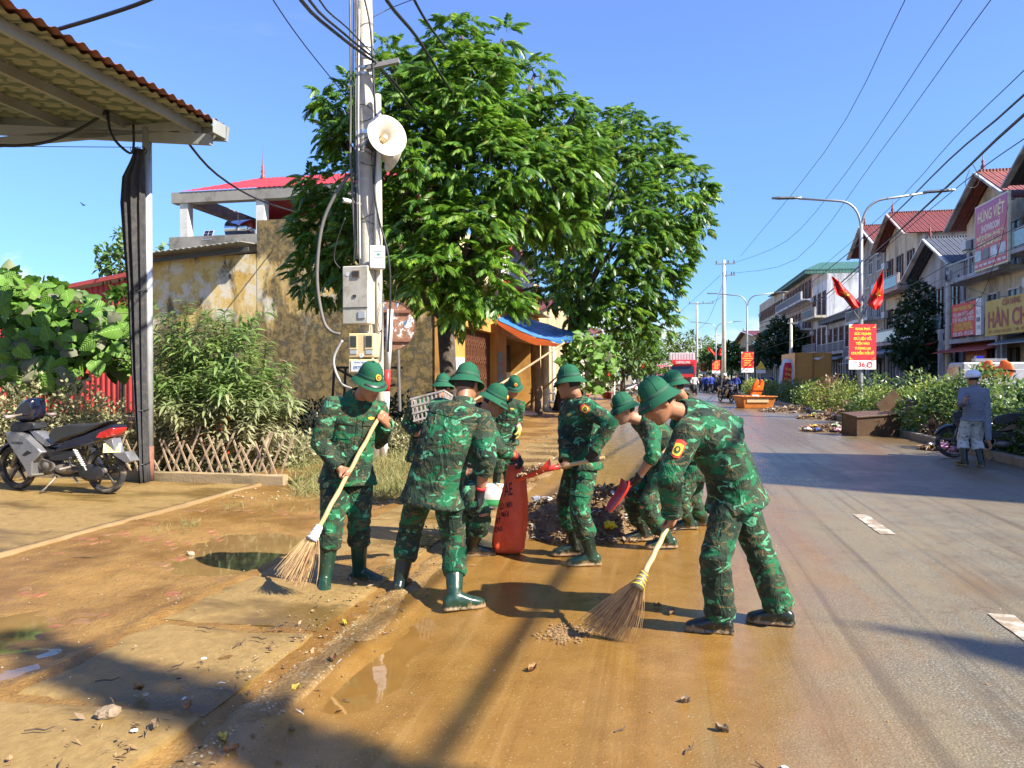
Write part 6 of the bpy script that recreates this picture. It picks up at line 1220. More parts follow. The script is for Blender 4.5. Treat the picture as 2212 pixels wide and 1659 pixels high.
 me2 = remesh(b, vxj, 3, .5)
 if fine: wrinkle(me2, s.get('seed', 1.0) + 31, .0085, jj, vxj)
 tr = obj('trousers', me2, root); me2.materials.append(tm)
 if s.get('cargo'):
  bv2 = BVHTree.FromPolygons([v.co for v in me2.vertices], [tuple(p.vertices) for p in me2.polygons])
  for k in s['cargo']:
   Hh, K = legs[k][0], legs[k][1]; sg = -1 if k == 'L' else 1; c = Hh + (K - Hh) * .52; t1 = (K - Hh).normalized(); nr = rh * sg + Vector(s.get('cargoface', (0, 0, 0))); nr = (nr - t1 * nr.dot(t1)).normalized()
   decal(me2, bv2, c + nr * .09, nr, -t1, .15, .17, tm, 'cargo_pocket', tr, .007); decal(me2, bv2, c + nr * .09 - t1 * .085, nr, -t1, .16, .055, tm, 'pocket_flap', tr, .014)
 for k in 'LR':
  Hh, K, A, fd, la = legs[k]; b = MB(); q = (K - A).normalized(); top = la.get('boot', s.get('boot', .24)); bm = la.get('bmat', s.get('bmat', M_boot))
  pz = la.get('pitch', 0.0); rt = Matrix.Rotation(pz, 3, fd.cross(ZA)); f2 = rt @ fd; u2 = rt @ ZA; sd = f2.cross(u2)
  base = A - u2 * .082
  if top > 0: limb(b, [A - u2 * .03, A + q * .05, A + q * (top * .55), A + q * (top * .92), A + q * top], [.050, .053, .059, .064, .066], 16)
  rr = []
  for t, w, h_ in ((-.075, .030, .060), (-.055, .038, .085), (0, .039, .105), (.05, .042, .098), (.10, .047, .076), (.15, .047, .060), (.185, .038, .048), (.205, .022, .036)):
   c = base + f2 * t + u2 * (h_ / 2 + .012); rr.append(ellip_ring(c, sd, u2, w, h_ / 2, 14, .8))
  b.rings(rr)
  rr = []
  for t, w in ((-.082, .026), (-.06, .040), (0, .041), (.04, .038), (.10, .050), (.15, .050), (.19, .040), (.212, .022)):
   c = base + f2 * t + u2 * .010; rr.append(ellip_ring(c, sd, u2, w, .011, 12, .6))
  b.rings(rr)
  if top > 0:
   x = q.cross(ZA); x = x if x.length > .1 else q.cross(Vector((1, 0, 0))); x.normalize(); y = q.cross(x); b.rings([ellip_ring(A + q * (top + o_), x, y, r_, r_, 16, 1.0) for o_, r_ in ((-.012, .060), (-.012, .070), (.004, .071), (.004, .058))])
  o = obj('boot', remesh(b, .0090 if fine else .024, 2, .4), root); o.data.materials.append(bm)
 for k in s.get('gloves', {}):
  g = s['gloves'][k]; S_, E, W, d, nrm, th, cu = arms[k]; b = MB(); hand_mesh(b, W, d, nrm, th, cu, sc * 1.03, 1.22); a2 = (W - E).normalized()
  limb(b, [W - a2 * .045, W + d * .01, W + d * .03], [.034, .034, .034], 12); o = obj('glove', remesh(b, .0075, 1, .4), root); o.data.materials.append(g[0])
  c = MB(); x = a2.cross(ZA) if abs(a2.z) < .95 else a2.cross(Vector((1, 0, 0))); x.normalize(); y = a2.cross(x)
  c.rings([ellip_ring(W - a2 * .05 + a2 * t_, x, y, r_, r_, 14, 1) for t_, r_ in ((0, .034), (0, .038), (.018, .038), (.018, .034))], caps=False); c.build('glove_cuff', g[1], o, smooth=True)
 if s.get('helmet', True): helmet(root, HM @ Matrix.Translation((0, -.006, .022)) @ Matrix.Rotation(s.get('htilt', 0.0), 4, 'X') @ Matrix.Diagonal((.88, .88, .92, 1)), s.get('emblem', True))
 spec['HM'] = HM; spec['rootobj'] = root; return root
CAMO = [camomat('camouflage_cloth_%d' % i, 1.3 + i * 2.17) for i in range(3)]
def ank(px, py, dz=.085): p = G(px, py); return Vector((p.x, p.y, dz))
# ---- tools first: their handles decide where hands go
BR1a, BR1b = P(826, 888, 5.42), P(684, 1148, 5.02)        # broom of the left soldier: top, binding
BR2a, BR2b = P(1462, 1098, 4.45), P(1386, 1250, 4.20)
SH1a, SH1b = P(1290, 992, 5.80), P(1190, 1012, 5.86)      # shovel held level: grip end, blade socket
SH2a, SH2b = P(1432, 978, 6.45), P(1362, 1046, 6.40)
ax1 = (BR1a - BR1b).normalized(); ax2 = (BR2a - BR2b).normalized(); ax3 = (SH1a - SH1b).normalized(); ax4 = (SH2a - SH2b).normalized()
GRP = 'people in camouflage clearing the mud'
# A: far left, holding the upright broom
person(dict(label='person in camouflage holding a bamboo broom upright, face lowered, beside the utility pole', group=GRP, root=gr(P(752, 1040, 5.42)), seed=1.0, yaw=205, syaw=208,
 pelvis=P(752, 1010, 5.45), neck=P(772, 862, 5.42), head=P(798, 829, 5.32), hfwd=Vector((.60, -.66, -.40)), bow=.02, jacket=CAMO[0], trousers=CAMO[1], pockets=(1, -1), placket=True, badge=(-1,), cargo='R', cargoface=(.0, -.8, 0), htilt=R(2), hem=-.24,
 armR=dict(grip=BR1b + (BR1a - BR1b) * .47, axis=ax1, elbow=P(706, 952, 5.30), flip=-1, thumb=-1), armL=dict(grip=BR1b + (BR1a - BR1b) * .955, axis=ax1, elbow=P(836, 952, 5.50), flip=-1, thumb=1, perp=.6),
 legR=dict(ankle=ank(701, 1278, .09), knee=P(722, 1118, 5.20), yaw=195), legL=dict(ankle=ank(776, 1258), knee=P(775, 1114, 5.35), yaw=250), tleg=.46, boot=.265, wide=.97))
# B: back to the camera, black gloves
person(dict(label='person in camouflage seen from behind mid-stride, black gloved hand hanging, in front of the others', group=GRP, root=gr(P(940, 1060, 5.05)), seed=5.0, yaw=-18, syaw=-24,
 pelvis=P(938, 1050, 5.02), neck=P(1000, 876, 5.12), head=P(1008, 833, 5.20), hfwd=Vector((.30, .80, -.28)), bow=.05, jacket=CAMO[1], trousers=CAMO[2], sleeve=.97, sleeveR=.70, backseam=[(.80, 0, .30, .004)], cargo='R', cargoface=(0.1, -.6, 0), hem=-.26, wide=1.04,
 armR=dict(wrist=P(1036, 1066, 4.95), elbow=P(1056, 1000, 4.85), dir=Vector((.05, .25, -1)), palm=Vector((-1, 0.3, 0)), tdir=Vector((0, 1, 0)), curl=.55),
 armL=dict(wrist=P(985, 1010, 5.62), elbow=P(905, 985, 5.35), dir=Vector((.6, .6, -.4)), palm=Vector((.5, -.4, 0)), curl=.6),
 legL=dict(ankle=ank(864, 1282), knee=P(880, 1166, 5.30), yaw=-10, bmat=M_bootd), legR=dict(ankle=ank(982, 1318), knee=P(976, 1172, 4.98), yaw=-72), gloves={'R': (M_glove, M_gcuff), 'L': (M_glove, M_gcuff)}, tleg=.62, boot=.23))
# C: bending right, arm out to the red sack
person(dict(label='person in camouflage bending to the right and holding the red sack open', group=GRP, root=gr(P(1012, 1080, 6.3)), seed=9.0, yaw=-62, syaw=-70,
 pelvis=P(992, 1040, 6.42), neck=P(1040, 890, 6.38), head=P(1066, 868, 6.34), hfwd=Vector((.80, -.10, -.42)), bow=.06, jacket=CAMO[2], trousers=CAMO[0], sleeve=.74,
 armR=dict(wrist=P(1116, 985, 6.28), elbow=P(1078, 962, 6.15), dir=Vector((.45, .1, -.85)), palm=Vector((-.6, .4, -.3)), curl=.75), armL=dict(wrist=P(1100, 978, 6.62), elbow=P(1072, 955, 6.60), dir=Vector((.5, 0, -.8)), palm=Vector((-.5, -.5, 0)), curl=.75),
 legR=dict(ankle=ank(1018, 1202), knee=P(1030, 1098, 6.15), yaw=-80, bmat=M_bootd), legL=dict(ankle=ank(985, 1185), knee=P(1010, 1100, 6.35), yaw=-60, bmat=M_bootd), gloves={'R': (M_glove, M_gcuff), 'L': (M_glove, M_gcuff)}, hem=-.2))
# D: far, facing the camera with a yellow glove
person(dict(label='person in camouflage facing the camera behind the red sack, wearing a yellow glove', group=GRP, root=gr(P(1085, 1050, 10.0)), seed=13.0, yaw=168, face=True,
 pelvis=P(1088, 935, 10.0), neck=P(1098, 862, 9.95), head=P(1110, 836, 9.85), hfwd=Vector((.18, -.85, -.48)), jacket=CAMO[0], trousers=CAMO[0], sleeve=.70, pockets=(1, -1), placket=True, badge=(-1,),
 armL=dict(wrist=P(1121, 926, 9.85), elbow=P(1122, 896, 9.95), dir=Vector((0, -.1, -1)), palm=Vector((-1, 0, 0)), curl=.4), armR=dict(wrist=P(1066, 930, 9.7), elbow=P(1062, 905, 9.9), dir=Vector((.2, -.3, -1)), palm=Vector((1, 0, 0)), curl=.4),
 legL=dict(ankle=ank(1096, 1054), knee=P(1096, 1005, 9.8), yaw=175), legR=dict(ankle=ank(1072, 1058), knee=P(1075, 1005, 9.8), yaw=165), gloves={'L': (M_gloveY, M_gloveW)}))
# E: back to the camera, carrying the crate
person(dict(label='person in camouflage seen from behind, carrying a grey plastic crate against the back', group=GRP, root=gr(P(925, 1050, 8.4)), seed=17.0, yaw=8, face=False,
 pelvis=P(922, 968, 8.4), neck=P(935, 860, 8.35), head=P(957, 838, 8.35), hfwd=Vector((.45, .85, -.15)), jacket=CAMO[2], trousers=CAMO[2], epaulette=(-1, 1), wide=1.08,
 armL=dict(wrist=P(900, 940, 8.15), elbow=P(872, 938, 8.35), dir=Vector((.8, -.2, .1)), palm=Vector((0, 0, 1)), curl=.8), armR=dict(wrist=P(980, 930, 8.2), elbow=P(985, 940, 8.35), dir=Vector((-.6, -.2, .3)), palm=Vector((0, 0, 1)), curl=.8),
 legL=dict(ankle=ank(906, 1105), knee=P(908, 1040, 8.5), yaw=10), legR=dict(ankle=ank(946, 1103), knee=P(944, 1040, 8.5), yaw=-5)))
# F: standing, level shovel
person(dict(label='person in camouflage standing with a level red shovel, head turned left, beside red sack', group=GRP, root=gr(P(1256, 1050, 6.1)), seed=21.0, yaw=104, syaw=108,
 pelvis=P(1257, 991, 6.12), neck=P(1244, 862, 6.12), head=P(1230, 830, 6.10), hfwd=Vector((-.80, .42, -.16)), bow=.015, jacket=CAMO[1], trousers=CAMO[0], pockets=(1, -1), badge=(-1,), epaulette=(-1,), cargo='L', patch=[('L', .20, 38, .060, .070)], hem=-.16,
 armL=dict(grip=SH1b + (SH1a - SH1b) * .93, axis=ax3, elbow=P(1316, 935, 5.75), flip=1, thumb=-1), armR=dict(grip=SH1b + (SH1a - SH1b) * .32, axis=ax3, elbow=P(1196, 955, 6.15), flip=-1, thumb=-1),
 legL=dict(ankle=ank(1278, 1222), knee=P(1254, 1090, 5.95), yaw=95), legR=dict(ankle=ank(1244, 1200), knee=P(1238, 1085, 6.25), yaw=95, bmat=M_bootd), gloves={'L': (M_glove, M_gcuff)}, tleg=.60, boot=.22))
# G: bending with the lower shovel
person(dict(label='person in camouflage stooping over the mud pile with a red shovel, face in profile', group=GRP, root=gr(P(1425, 1100, 6.7)), seed=25.0, yaw=92, syaw=96, skin=M_skin2,
 pelvis=P(1434, 1014, 6.72), neck=P(1388, 908, 6.60), head=P(1349, 886, 6.55), hfwd=Vector((-.88, -.12, -.34)), bow=.07, jacket=CAMO[0], trousers=CAMO[2], sleeve=.60, badge=(-1,),
 armL=dict(grip=SH2b + (SH2a - SH2b) * .12, axis=ax4, elbow=P(1408, 985, 6.25), flip=1, thumb=-1), armR=dict(grip=SH2b + (SH2a - SH2b) * .92, axis=ax4, elbow=P(1425, 955, 6.75), flip=-1, thumb=-1),
 legL=dict(ankle=ank(1444, 1184), knee=P(1405, 1095, 6.5), yaw=92), legR=dict(ankle=ank(1392, 1168), knee=P(1385, 1088, 6.8), yaw=100, bmat=M_bootd), gloves={'L': (M_glove, M_glove), 'R': (M_glove, M_glove)}, tleg=.75, boot=.15, hem=-.18))
# H: right front, sweeping
person(dict(label='person in camouflage bending forward to sweep, nearest on the right, one arm behind the back', group=GRP, root=gr(P(1580, 1100, 4.5)), seed=29.0, yaw=62, syaw=62,
 pelvis=P(1588, 1060, 4.52), neck=P(1480, 893, 4.46), head=P(1424, 870, 4.40), hfwd=Vector((-.78, -.10, -.62)), bow=.06, jacket=CAMO[2], trousers=CAMO[1], patch=[('L', .44, 20, .062, .098)], hem=-.17, wide=1.10, sw=.185, backseam=[(.82, 0, .30, .004)],
 armL=dict(grip=BR2b + (BR2a - BR2b) * .80, axis=ax2, elbow=P(1440, 1030, 4.22), flip=1, thumb=-1), armR=dict(wrist=P(1582, 985, 4.50), elbow=P(1634, 926, 4.72), dir=Vector((-.75, -.1, .3)), palm=Vector((.3, 0, -1)), curl=.5),
 legL=dict(ankle=ank(1556, 1368), knee=P(1535, 1205, 4.30), yaw=78, boot=0), legR=dict(ankle=ank(1688, 1350), knee=P(1638, 1200, 4.45), yaw=72, boot=0), tleg=.93, blouse=False, bmat=M_bootd, htilt=R(8)))
# I: behind H
person(dict(label='person in camouflage half hidden behind the sweeper, turned away', group=GRP, root=gr(P(1490, 1100, 7.3)), seed=33.0, yaw=75, face=False,
 pelvis=P(1505, 1000, 7.3), neck=P(1478, 866, 7.2), head=P(1457, 836, 7.15), hfwd=Vector((-.85, .25, -.25)), bow=.03, jacket=CAMO[0], trousers=CAMO[2], sleeve=.62,
 armL=dict(wrist=P(1434, 925, 6.95), elbow=P(1440, 965, 7.0), dir=Vector((-.1, .1, 1)), palm=Vector((-1, 0, 0)), curl=.9), armR=dict(wrist=P(1430, 990, 7.4), elbow=P(1470, 985, 7.5), curl=.7),
 legL=dict(ankle=ank(1490, 1143), knee=P(1480, 1070, 7.2), yaw=88), legR=dict(ankle=ank(1520, 1135), knee=P(1505, 1070, 7.4), yaw=80)))
# ================================================================== tools, sacks, mud pile and litter
M_bamboo = mat('bamboo', (0.55, 0.37, 0.16), 0.45, var=0.22, vs=9, dirt=(0.25, 0.15, 0.07), da=0.5)
M_bristle = mat('bristle', (0.46, 0.31, 0.15), 0.6, var=0.35, vs=20); M_bristle2 = mat('bristle_red', (0.27, 0.13, 0.06), 0.6, var=0.3, vs=20)
M_shovel = mat('red_steel', (0.60, 0.035, 0.025), 0.32, var=0.2, vs=12, dirt=(0.22, 0.12, 0.06), da=0.6)
M_sack = None
def bamboo(name, a, b, r0, r1, parent, nodes=5):
 d = b - a; pts = []; rs = []
 for i in range(nodes * 4 + 1):
  t = i / (nodes * 4); w = 0.0025 * math.sin(i * 1.3); k = 1.0
  if i % 4 == 0: k = 1.07
  pts.append(a + d * t + Vector((w, w * .5, 0))); rs.append((r0 + (r1 - r0) * t) * k)
 m_ = MB(); m_.tube(pts, rs, 10); o = m_.build(name, M_bamboo, parent, smooth=True, auto=40); return o
def broom(label, top, bind, tip, width, wdir, bindm, n=230, seed=1, rel=Vector((0, 0, 0))):
 rd = random.Random(seed); root = thing('broom', label, 'broom', gr(tip), 0, 'bamboo-handled brooms'); O = gr(tip)
 top, bind, tip = top - O, bind - O, tip - O; ax = (bind - top).normalized(); bamboo('handle', top, bind + ax * .05, .0145, .0165, root, 6)
 x = wdir - ax * wdir.dot(ax); x.normalize(); y = ax.cross(x)
 b = MB(); b.tube([bind - ax * .045 + x * 0, bind - ax * .01, bind + ax * .03, bind + ax * .065], [.022, .029, .034, .040], 14); bo = b.build('binding', bindm[0], root, smooth=True)
 for k in range(4):
  b = MB(); c = bind + ax * (-.03 + .027 * k); r = .0235 + .0045 * k; pts = [c + (x * math.cos(a) + y * math.sin(a)) * (r + .002) + ax * (.004 * math.sin(a * 2 + k)) for a in [2 * math.pi * j / 16 for j in range(17)]]
  b.tube(pts, .0038, 6); b.build('wire_turn', bindm[1], bo, smooth=True)
 L = (tip - bind).length; V = [[], []]; mbs = [MB(), MB()]
 for i in range(n):
  a = rd.random() * 2 * math.pi; r = math.sqrt(rd.random()) * .030; p0 = bind + ax * .02 + x * (r * math.cos(a)) + y * (r * math.sin(a))
  w = (r * math.cos(a) / .030) * .42 + rd.gauss(0, .12); q = (r * math.sin(a) / .03) * .12 + rd.gauss(0, .05)
  ll = L * (0.90 + rd.random() * .16) * (1 - .10 * abs(w) ** 2); end = bind + (tip - bind).normalized() * ll + x * (w * width) + y * (q * width)
  if end.z + O.z < .004: end.z = .004 + rd.random() * .01
  m1 = (p0 + end) / 2 + x * (w * width * .06) + Vector((rd.gauss(0, .004), rd.gauss(0, .004), rd.gauss(0, .004)))
  mbs[0 if rd.random() < .72 else 1].tube(bez(p0, m1 * 2 - (p0 + end) / 2, end, 4), [.0022, .0020, .0017, .0014, .0008], 3, False)
 for k in (0, 1): tag(mbs[k].build('bristles', (M_bristle, M_bristle2)[k], root), kind='stuff')
 return root
broom('bamboo broom with white plastic binding, lifted off the ground beside the utility pole', BR1a, BR1b, P(630, 1256, 4.92), .25, Vector((1, .25, .1)), (mat('white_plastic_wrap', (0.62, 0.66, 0.68), 0.35, dirt=(0.1, 0.3, 0.5), da=0.5, vs=16), mat('white_tape', (0.7, 0.7, 0.68), 0.5)), seed=3)
broom('bamboo broom with yellow binding sweeping the wet road', BR2a, BR2b, G(1302, 1378) + Vector((0, 0, .012)), .34, Vector((1, -.35, 0)), (mat('grey_wire', (0.16, 0.13, 0.09), 0.5), mat('yellow_cord', (0.72, 0.55, 0.03), 0.5)), n=300, seed=8)
def shovel(label, a, b, up, seed, load=True, bw=.25, bl=.30):
 O = gr(b); root = thing('shovel', label, 'shovel', O, 0, 'red shovels'); a, b = a - O, b - O
 ax = (b - a).normalized(); bamboo('handle', a - ax * .06, b + ax * .03, .0155, .0175, root, 3)
 s = ax.cross(up).normalized(); u = s.cross(ax).normalized()
 ax2 = (ax + u * -.10).normalized(); u2 = s.cross(ax2).normalized()
 b1 = MB()
 def f(i, j):
  t = i; w = (j * 2 - 1); wid = bw / 2 * (1 - .30 * max(0, t - .75) / .25 * abs(w)) ; 
  z = .055 * abs(w) ** 2.2 * (1 - .45 * t) + .035 * (1 - t) ** 6 - .02
  return b + ax2 * (t * bl) + s * (w * wid) + u2 * z
 def f2(i, j): return Vector(f(i, j)) - u2 * .004
 b1.grid(f, 12, 14); b1.grid(lambda i, j: f2(i, 1 - j), 12, 14)
 bl_o = b1.build('blade', M_shovel, root, smooth=True)
 b2 = MB(); b2.tube([b - ax * .07, b + ax * .02, b + ax2 * .07], [.021, .022, .012], 12); b2.build('socket', M_shovel, root, smooth=True)
 if load:
  rd = random.Random(seed); m_ = MB()
  for k in range(150):
   t = rd.uniform(.15, .95); w = rd.uniform(-.8, .8); hgt = .075 * (1 - w * w) * (1 - (t * 2 - 1) ** 2) * rd.random()
   c = Vector(f(t, (w + 1) / 2)) + u2 * (.008 + hgt); e = Vector((rd.gauss(0, 1), rd.gauss(0, 1), rd.gauss(0, .5))).normalized() * rd.uniform(.012, .035)
   m_.tube([c - e, c + Vector((rd.gauss(0, .006), rd.gauss(0, .006), .008)), c + e], [.003, rd.uniform(.006, .012), .002], 5)
  tag(m_.build('scooped_mud', M_debris, root), kind='stuff')
 return root
def debrismat():
 t = NT('rotting_debris'); v = t.coord('Object'); g_ = t.n('ShaderNodeNewGeometry'); r_ = g_.outputs['Random Per Island']
 col = t.mix(t.ss(r_, 0, .8), (0.085, 0.050, 0.022), (0.24, 0.14, 0.058)); col = t.mix(t.ss(r_, .78, .9), col, (0.36, 0.25, 0.13)); col = t.mix(t.ss(r_, .965, .97), col, (0.5, 0.48, 0.44))
 return t.set(col, 0.6, normal=t.bump(t.noise(v, 60, 4), .4, .01))
M_debris = debrismat()
shovel('red shovel held level and loaded with mud over the red sack', SH1a, SH1b, Vector((0, 0, 1)), 5)
shovel('red shovel digging into the mud pile', SH2a, SH2b, Vector((-.3, 0, 1)), 6, load=False, bw=.24, bl=.30)
# red sack with black print
def sackmat():
 t = NT('red_woven_sack'); v = t.coord('Object'); n_ = t.noise(v, 5, 5, .6)
 col = t.mix(t.lin(n_, .3, .7), (0.60, 0.055, 0.018), (0.78, 0.115, 0.035)); col = t.mix(t.ss(t.noise(v, 9, 6, .7), .60, .75, 0, .5), col, (0.33, 0.12, 0.05))
 wv = t.math('ADD', t.wave(t.coord('Object'), 90, 0, 'X', 0), t.wave(t.coord('Object'), 90, 0, 'Z', 0))
 t.set(col, .5, spec=.4, normal=t.bump(wv, .12, .004, t.bump(t.noise(v, 14, 5, .6, .5), .5, .03))); t.b.inputs['Transmission Weight'].default_value = 0; return t.m
M_sack = sackmat()
SO = gr(G(1099, 1196)); bag = thing('sack', 'tall red woven sack with black print standing on the wet road', 'sack', SO, 0)
secs = [(1197, 1070, 1126), (1190, 1063, 1133), (1168, 1062, 1134), (1140, 1066, 1138), (1119, 1069, 1140), (1090, 1076, 1141), (1060, 1085, 1139), (1035, 1091, 1137), (1018, 1095, 1134), (1003, 1097, 1130)]
b = MB(); rr = []
for i, (y, x0, x1) in enumerate(secs):
 A_, B_ = P(x0, y, 6.41) - SO, P(x1, y, 6.41) - SO; c = (A_ + B_) / 2; w = (B_ - A_).length / 2; dp = (.07, .105, .12, .12, .115, .105, .09, .07, .05, .03)[i]
 ring = []
 for k in range(36):
  a = 2 * math.pi * k / 36; f = 1 + .10 * nz(math.cos(a) * 2.4, math.sin(a) * 2.4, i * .8) + .05 * math.sin(a * 5 + i * .5) + .05 * math.sin(a * 9 + i * 1.1) * (i / 9)
  p = c + Vector((w * math.copysign(abs(math.cos(a)) ** .65, math.cos(a)) * f, dp * math.copysign(abs(math.sin(a)) ** .65, math.sin(a)) * f, 0)); p.z = max(.004, p.z + (.015 * math.sin(a * 4 + 1) if i == 9 else 0)); ring.append(p)
 rr.append(ring)
b.rings(rr); me = b.build('sack_body', M_sack, bag, smooth=True); sub = me.modifiers.new('s', 'SUBSURF'); sub.levels = 1; sub.render_levels = 1
m2 = evaluated(me); sbv = BVHTree.FromPolygons([v.co for v in m2.vertices], [tuple(p.vertices) for p in m2.polygons])
M_print = mat('black_print', (0.035, 0.008, 0.006), 0.55, var=0.3, vs=30)
for txt, px, py, h_, w_ in (('AE', 1098, 1060, 28, 18), ('LO / MIN', 1093, 1093, 13, 27), ('/ MAX', 1089, 1112, 12, 22), ('ET', 1077, 1126, 11, 10), ('ONS', 1077, 1144, 11, 17)):
 k = 6.3 / F; tm_ = text_mesh(txt, h_ * 1.35 * k, M_print, bold=.0012); tm_.transform(Matrix.Rotation(math.pi / 2, 4, 'X'))
 xs = [v.co.x for v in tm_.vertices]; w0 = max(xs) - min(xs); tm_.transform(Matrix.Diagonal((w_ * k / w0, 1, 1, 1)) @ Matrix.Rotation(R(-6), 4, 'Y')); c = P(px, py, 6.3) - SO
 for v in tm_.vertices:
  o_ = c + v.co; h_t = sbv.ray_cast(Vector((o_.x, -.6, o_.z)), Vector((0, 1, 0)), 1.2); v.co = (h_t[0] + Vector((0, -.004, 0))) if h_t[0] else o_
 obj('lettering', tm_, bag)
# white fertiliser sack with a green label, slumped
SO2 = gr(G(1068, 1104)); ws = thing('sack', 'slumped white sack with a green label, mud on top, behind the red sack', 'sack', SO2, R(-8))
M_wsack = mat('white_sack', (0.55, 0.52, 0.45), 0.7, dirt=(0.35, 0.23, 0.11), da=0.95, vs=7, bump=0.3, bs=60)
b = MB(); rr = []
for z, rx, ry in ((0.004, .15, .11), (.03, .19, .14), (.10, .21, .16), (.18, .20, .15), (.25, .17, .13), (.29, .11, .09), (.30, .03, .03)):
 rr.append([(rx * math.cos(a) * (1 + .06 * nz(math.cos(a) * 2, math.sin(a) * 2, z * 9)), ry * math.sin(a), z * (1 + .06 * math.sin(a * 3))) for a in [2 * math.pi * k / 28 for k in range(28)]])
b.rings(rr); so_ = b.build('sack_body', M_wsack, ws, smooth=True)
bv = BVHTree.FromPolygons([v.co for v in so_.data.vertices], [tuple(p.vertices) for p in so_.data.polygons])
for zz, hh, w_, m_ in ((.115, .075, .24, mat('green_print', (0.03, 0.24, 0.07), 0.6, dirt=(.35, .25, .12), da=.4)), (.045, .022, .26, M_black)):
 decal(None, bv, Vector((.01, -.13, zz)), Vector((0, -1, .1)), ZA, w_, hh, m_, 'label_print', so_, .004)
M_mudclod = mat('mud_clod', (0.22, 0.13, 0.05), 0.75, var=.4, vs=30, bump=.6, bs=80)
b = MB(); rd = random.Random(4)
for k in range(70):
 a = rd.random() * 6.28; r = math.sqrt(rd.random()); b.ball((.14 * r * math.cos(a), .11 * r * math.sin(a), .275 - .05 * r * r + rd.random() * .015), rd.uniform(.010, .026), 6, 4)
tag(b.build('mud_clods', M_mudclod, ws), kind='stuff')
# the mud pile
PC = gr(G(1268, 1150)); mp_ = thing('mud_pile', 'heap of dark mud, rotting leaves and rubbish on the road', 'mud pile', PC, 0)
def h_pile(x, y):
 r = math.hypot(x / .80, (y - .25) / .62); z = .36 * max(0, 1 - r ** 1.7) * (1 + .25 * nz(x * 3, y * 3, 2)) + .03 * nz(x * 9, y * 9, 4) * (r < 1.05)
 r2 = math.hypot((x - .45) / .45, (y - .45) / .5); z += .12 * max(0, 1 - r2 * r2); r3 = math.hypot((x + .55) / .35, (y + .02) / .3); z += .10 * max(0, 1 - r3 * r3)
 return z
b = MB(); b.grid(lambda i, j: (-1.05 + 2.1 * i, -.6 + 1.7 * j, h_pile(-1.05 + 2.1 * i, -.6 + 1.7 * j) - .012), 60, 50)
b.build('mound', mat('wet_dark_mud', (0.16, 0.092, 0.036), 0.5, var=.4, vs=14, bump=.8, bs=45, dirt=(.28, .17, .07), da=.8), mp_, smooth=True)
def litter(parent, n, pos, seed, smin=.015, smax=.06):
 rd = random.Random(seed); m_ = MB()
 for k in range(n):
  x, y, z = pos(rd); c = Vector((x, y, z + .004)); s_ = rd.uniform(smin, smax); e = Vector((rd.gauss(0, 1), rd.gauss(0, 1), rd.gauss(0, .45))).normalized() * s_
  ty = rd.random()
  if ty < .45: m_.tube([c - e, c + Vector((rd.gauss(0, .2), rd.gauss(0, .2), .25)) * s_ * .6, c + e], [s_ * .10, s_ * .16, s_ * .06], 4)
  elif ty < .85:
   f = e.cross(Vector((rd.gauss(0, .4), rd.gauss(0, .4), 1))).normalized() * s_ * .45; u_ = ZA * s_ * rd.uniform(.1, .5)
   m_.add([c - e, c - e * .2 + f + u_ * .5, c + e + u_, c - e * .1 - f + u_ * .6], [(0, 1, 2), (0, 2, 3)])
  else: m_.ball(c, (s_ * rd.uniform(.3, .6), s_ * rd.uniform(.3, .6), s_ * rd.uniform(.2, .5)), 6, 4)
 return tag(m_.build('loose_debris', M_debris, parent), kind='stuff')
def on_pile(rd):
 a = rd.random() * 6.28; r = math.sqrt(rd.random()); x = .92 * r * math.cos(a); y = .25 + .78 * r * math.sin(a); return x, y, h_pile(x, y) + rd.random() * .03
litter(mp_, 3200, on_pile, 3, .010, .045)
def crumple(name, c, r, m_, parent=None, seed=1, flat=.6):
 b_ = MB(); b_.ball((0, 0, 0), (r, r * .8, r * flat), 16, 10); o = b_.build(name, m_, parent, loc=c)
 for v in o.data.vertices: v.co *= 1 + .75 * nz(v.co.x / r * 2.3 + seed, v.co.y / r * 2.3, v.co.z / r * 2.3)
 return o
M_yplastic = mat('yellow_plastic', (0.78, 0.56, 0.02), 0.4, var=.2, vs=20); M_pink = mat('pink_plastic', (0.55, 0.24, 0.30), 0.4, var=.3, vs=12, dirt=(.4, .4, .42), da=.5); M_wplastic = mat('white_plastic', (0.55, 0.54, 0.52), 0.4, dirt=(.3, .2, .1), da=.6, vs=14)
def pz(px, py, D): p = P(px, py, D) - PC; return Vector((p.x, p.y, h_pile(p.x, p.y) + .03))
crumple('plastic_scrap', pz(1318, 1088, 7.0), .06, M_yplastic, mp_, 2); crumple('plastic_scrap', pz(1213, 1060, 7.9), .06, M_pink, mp_, 5); crumple('plastic_scrap', pz(1170, 1085, 7.4), .09, M_wplastic, mp_, 7, .3); crumple('plastic_scrap', pz(1236, 1100, 7.2), .06, M_wplastic, mp_, 9, .4)
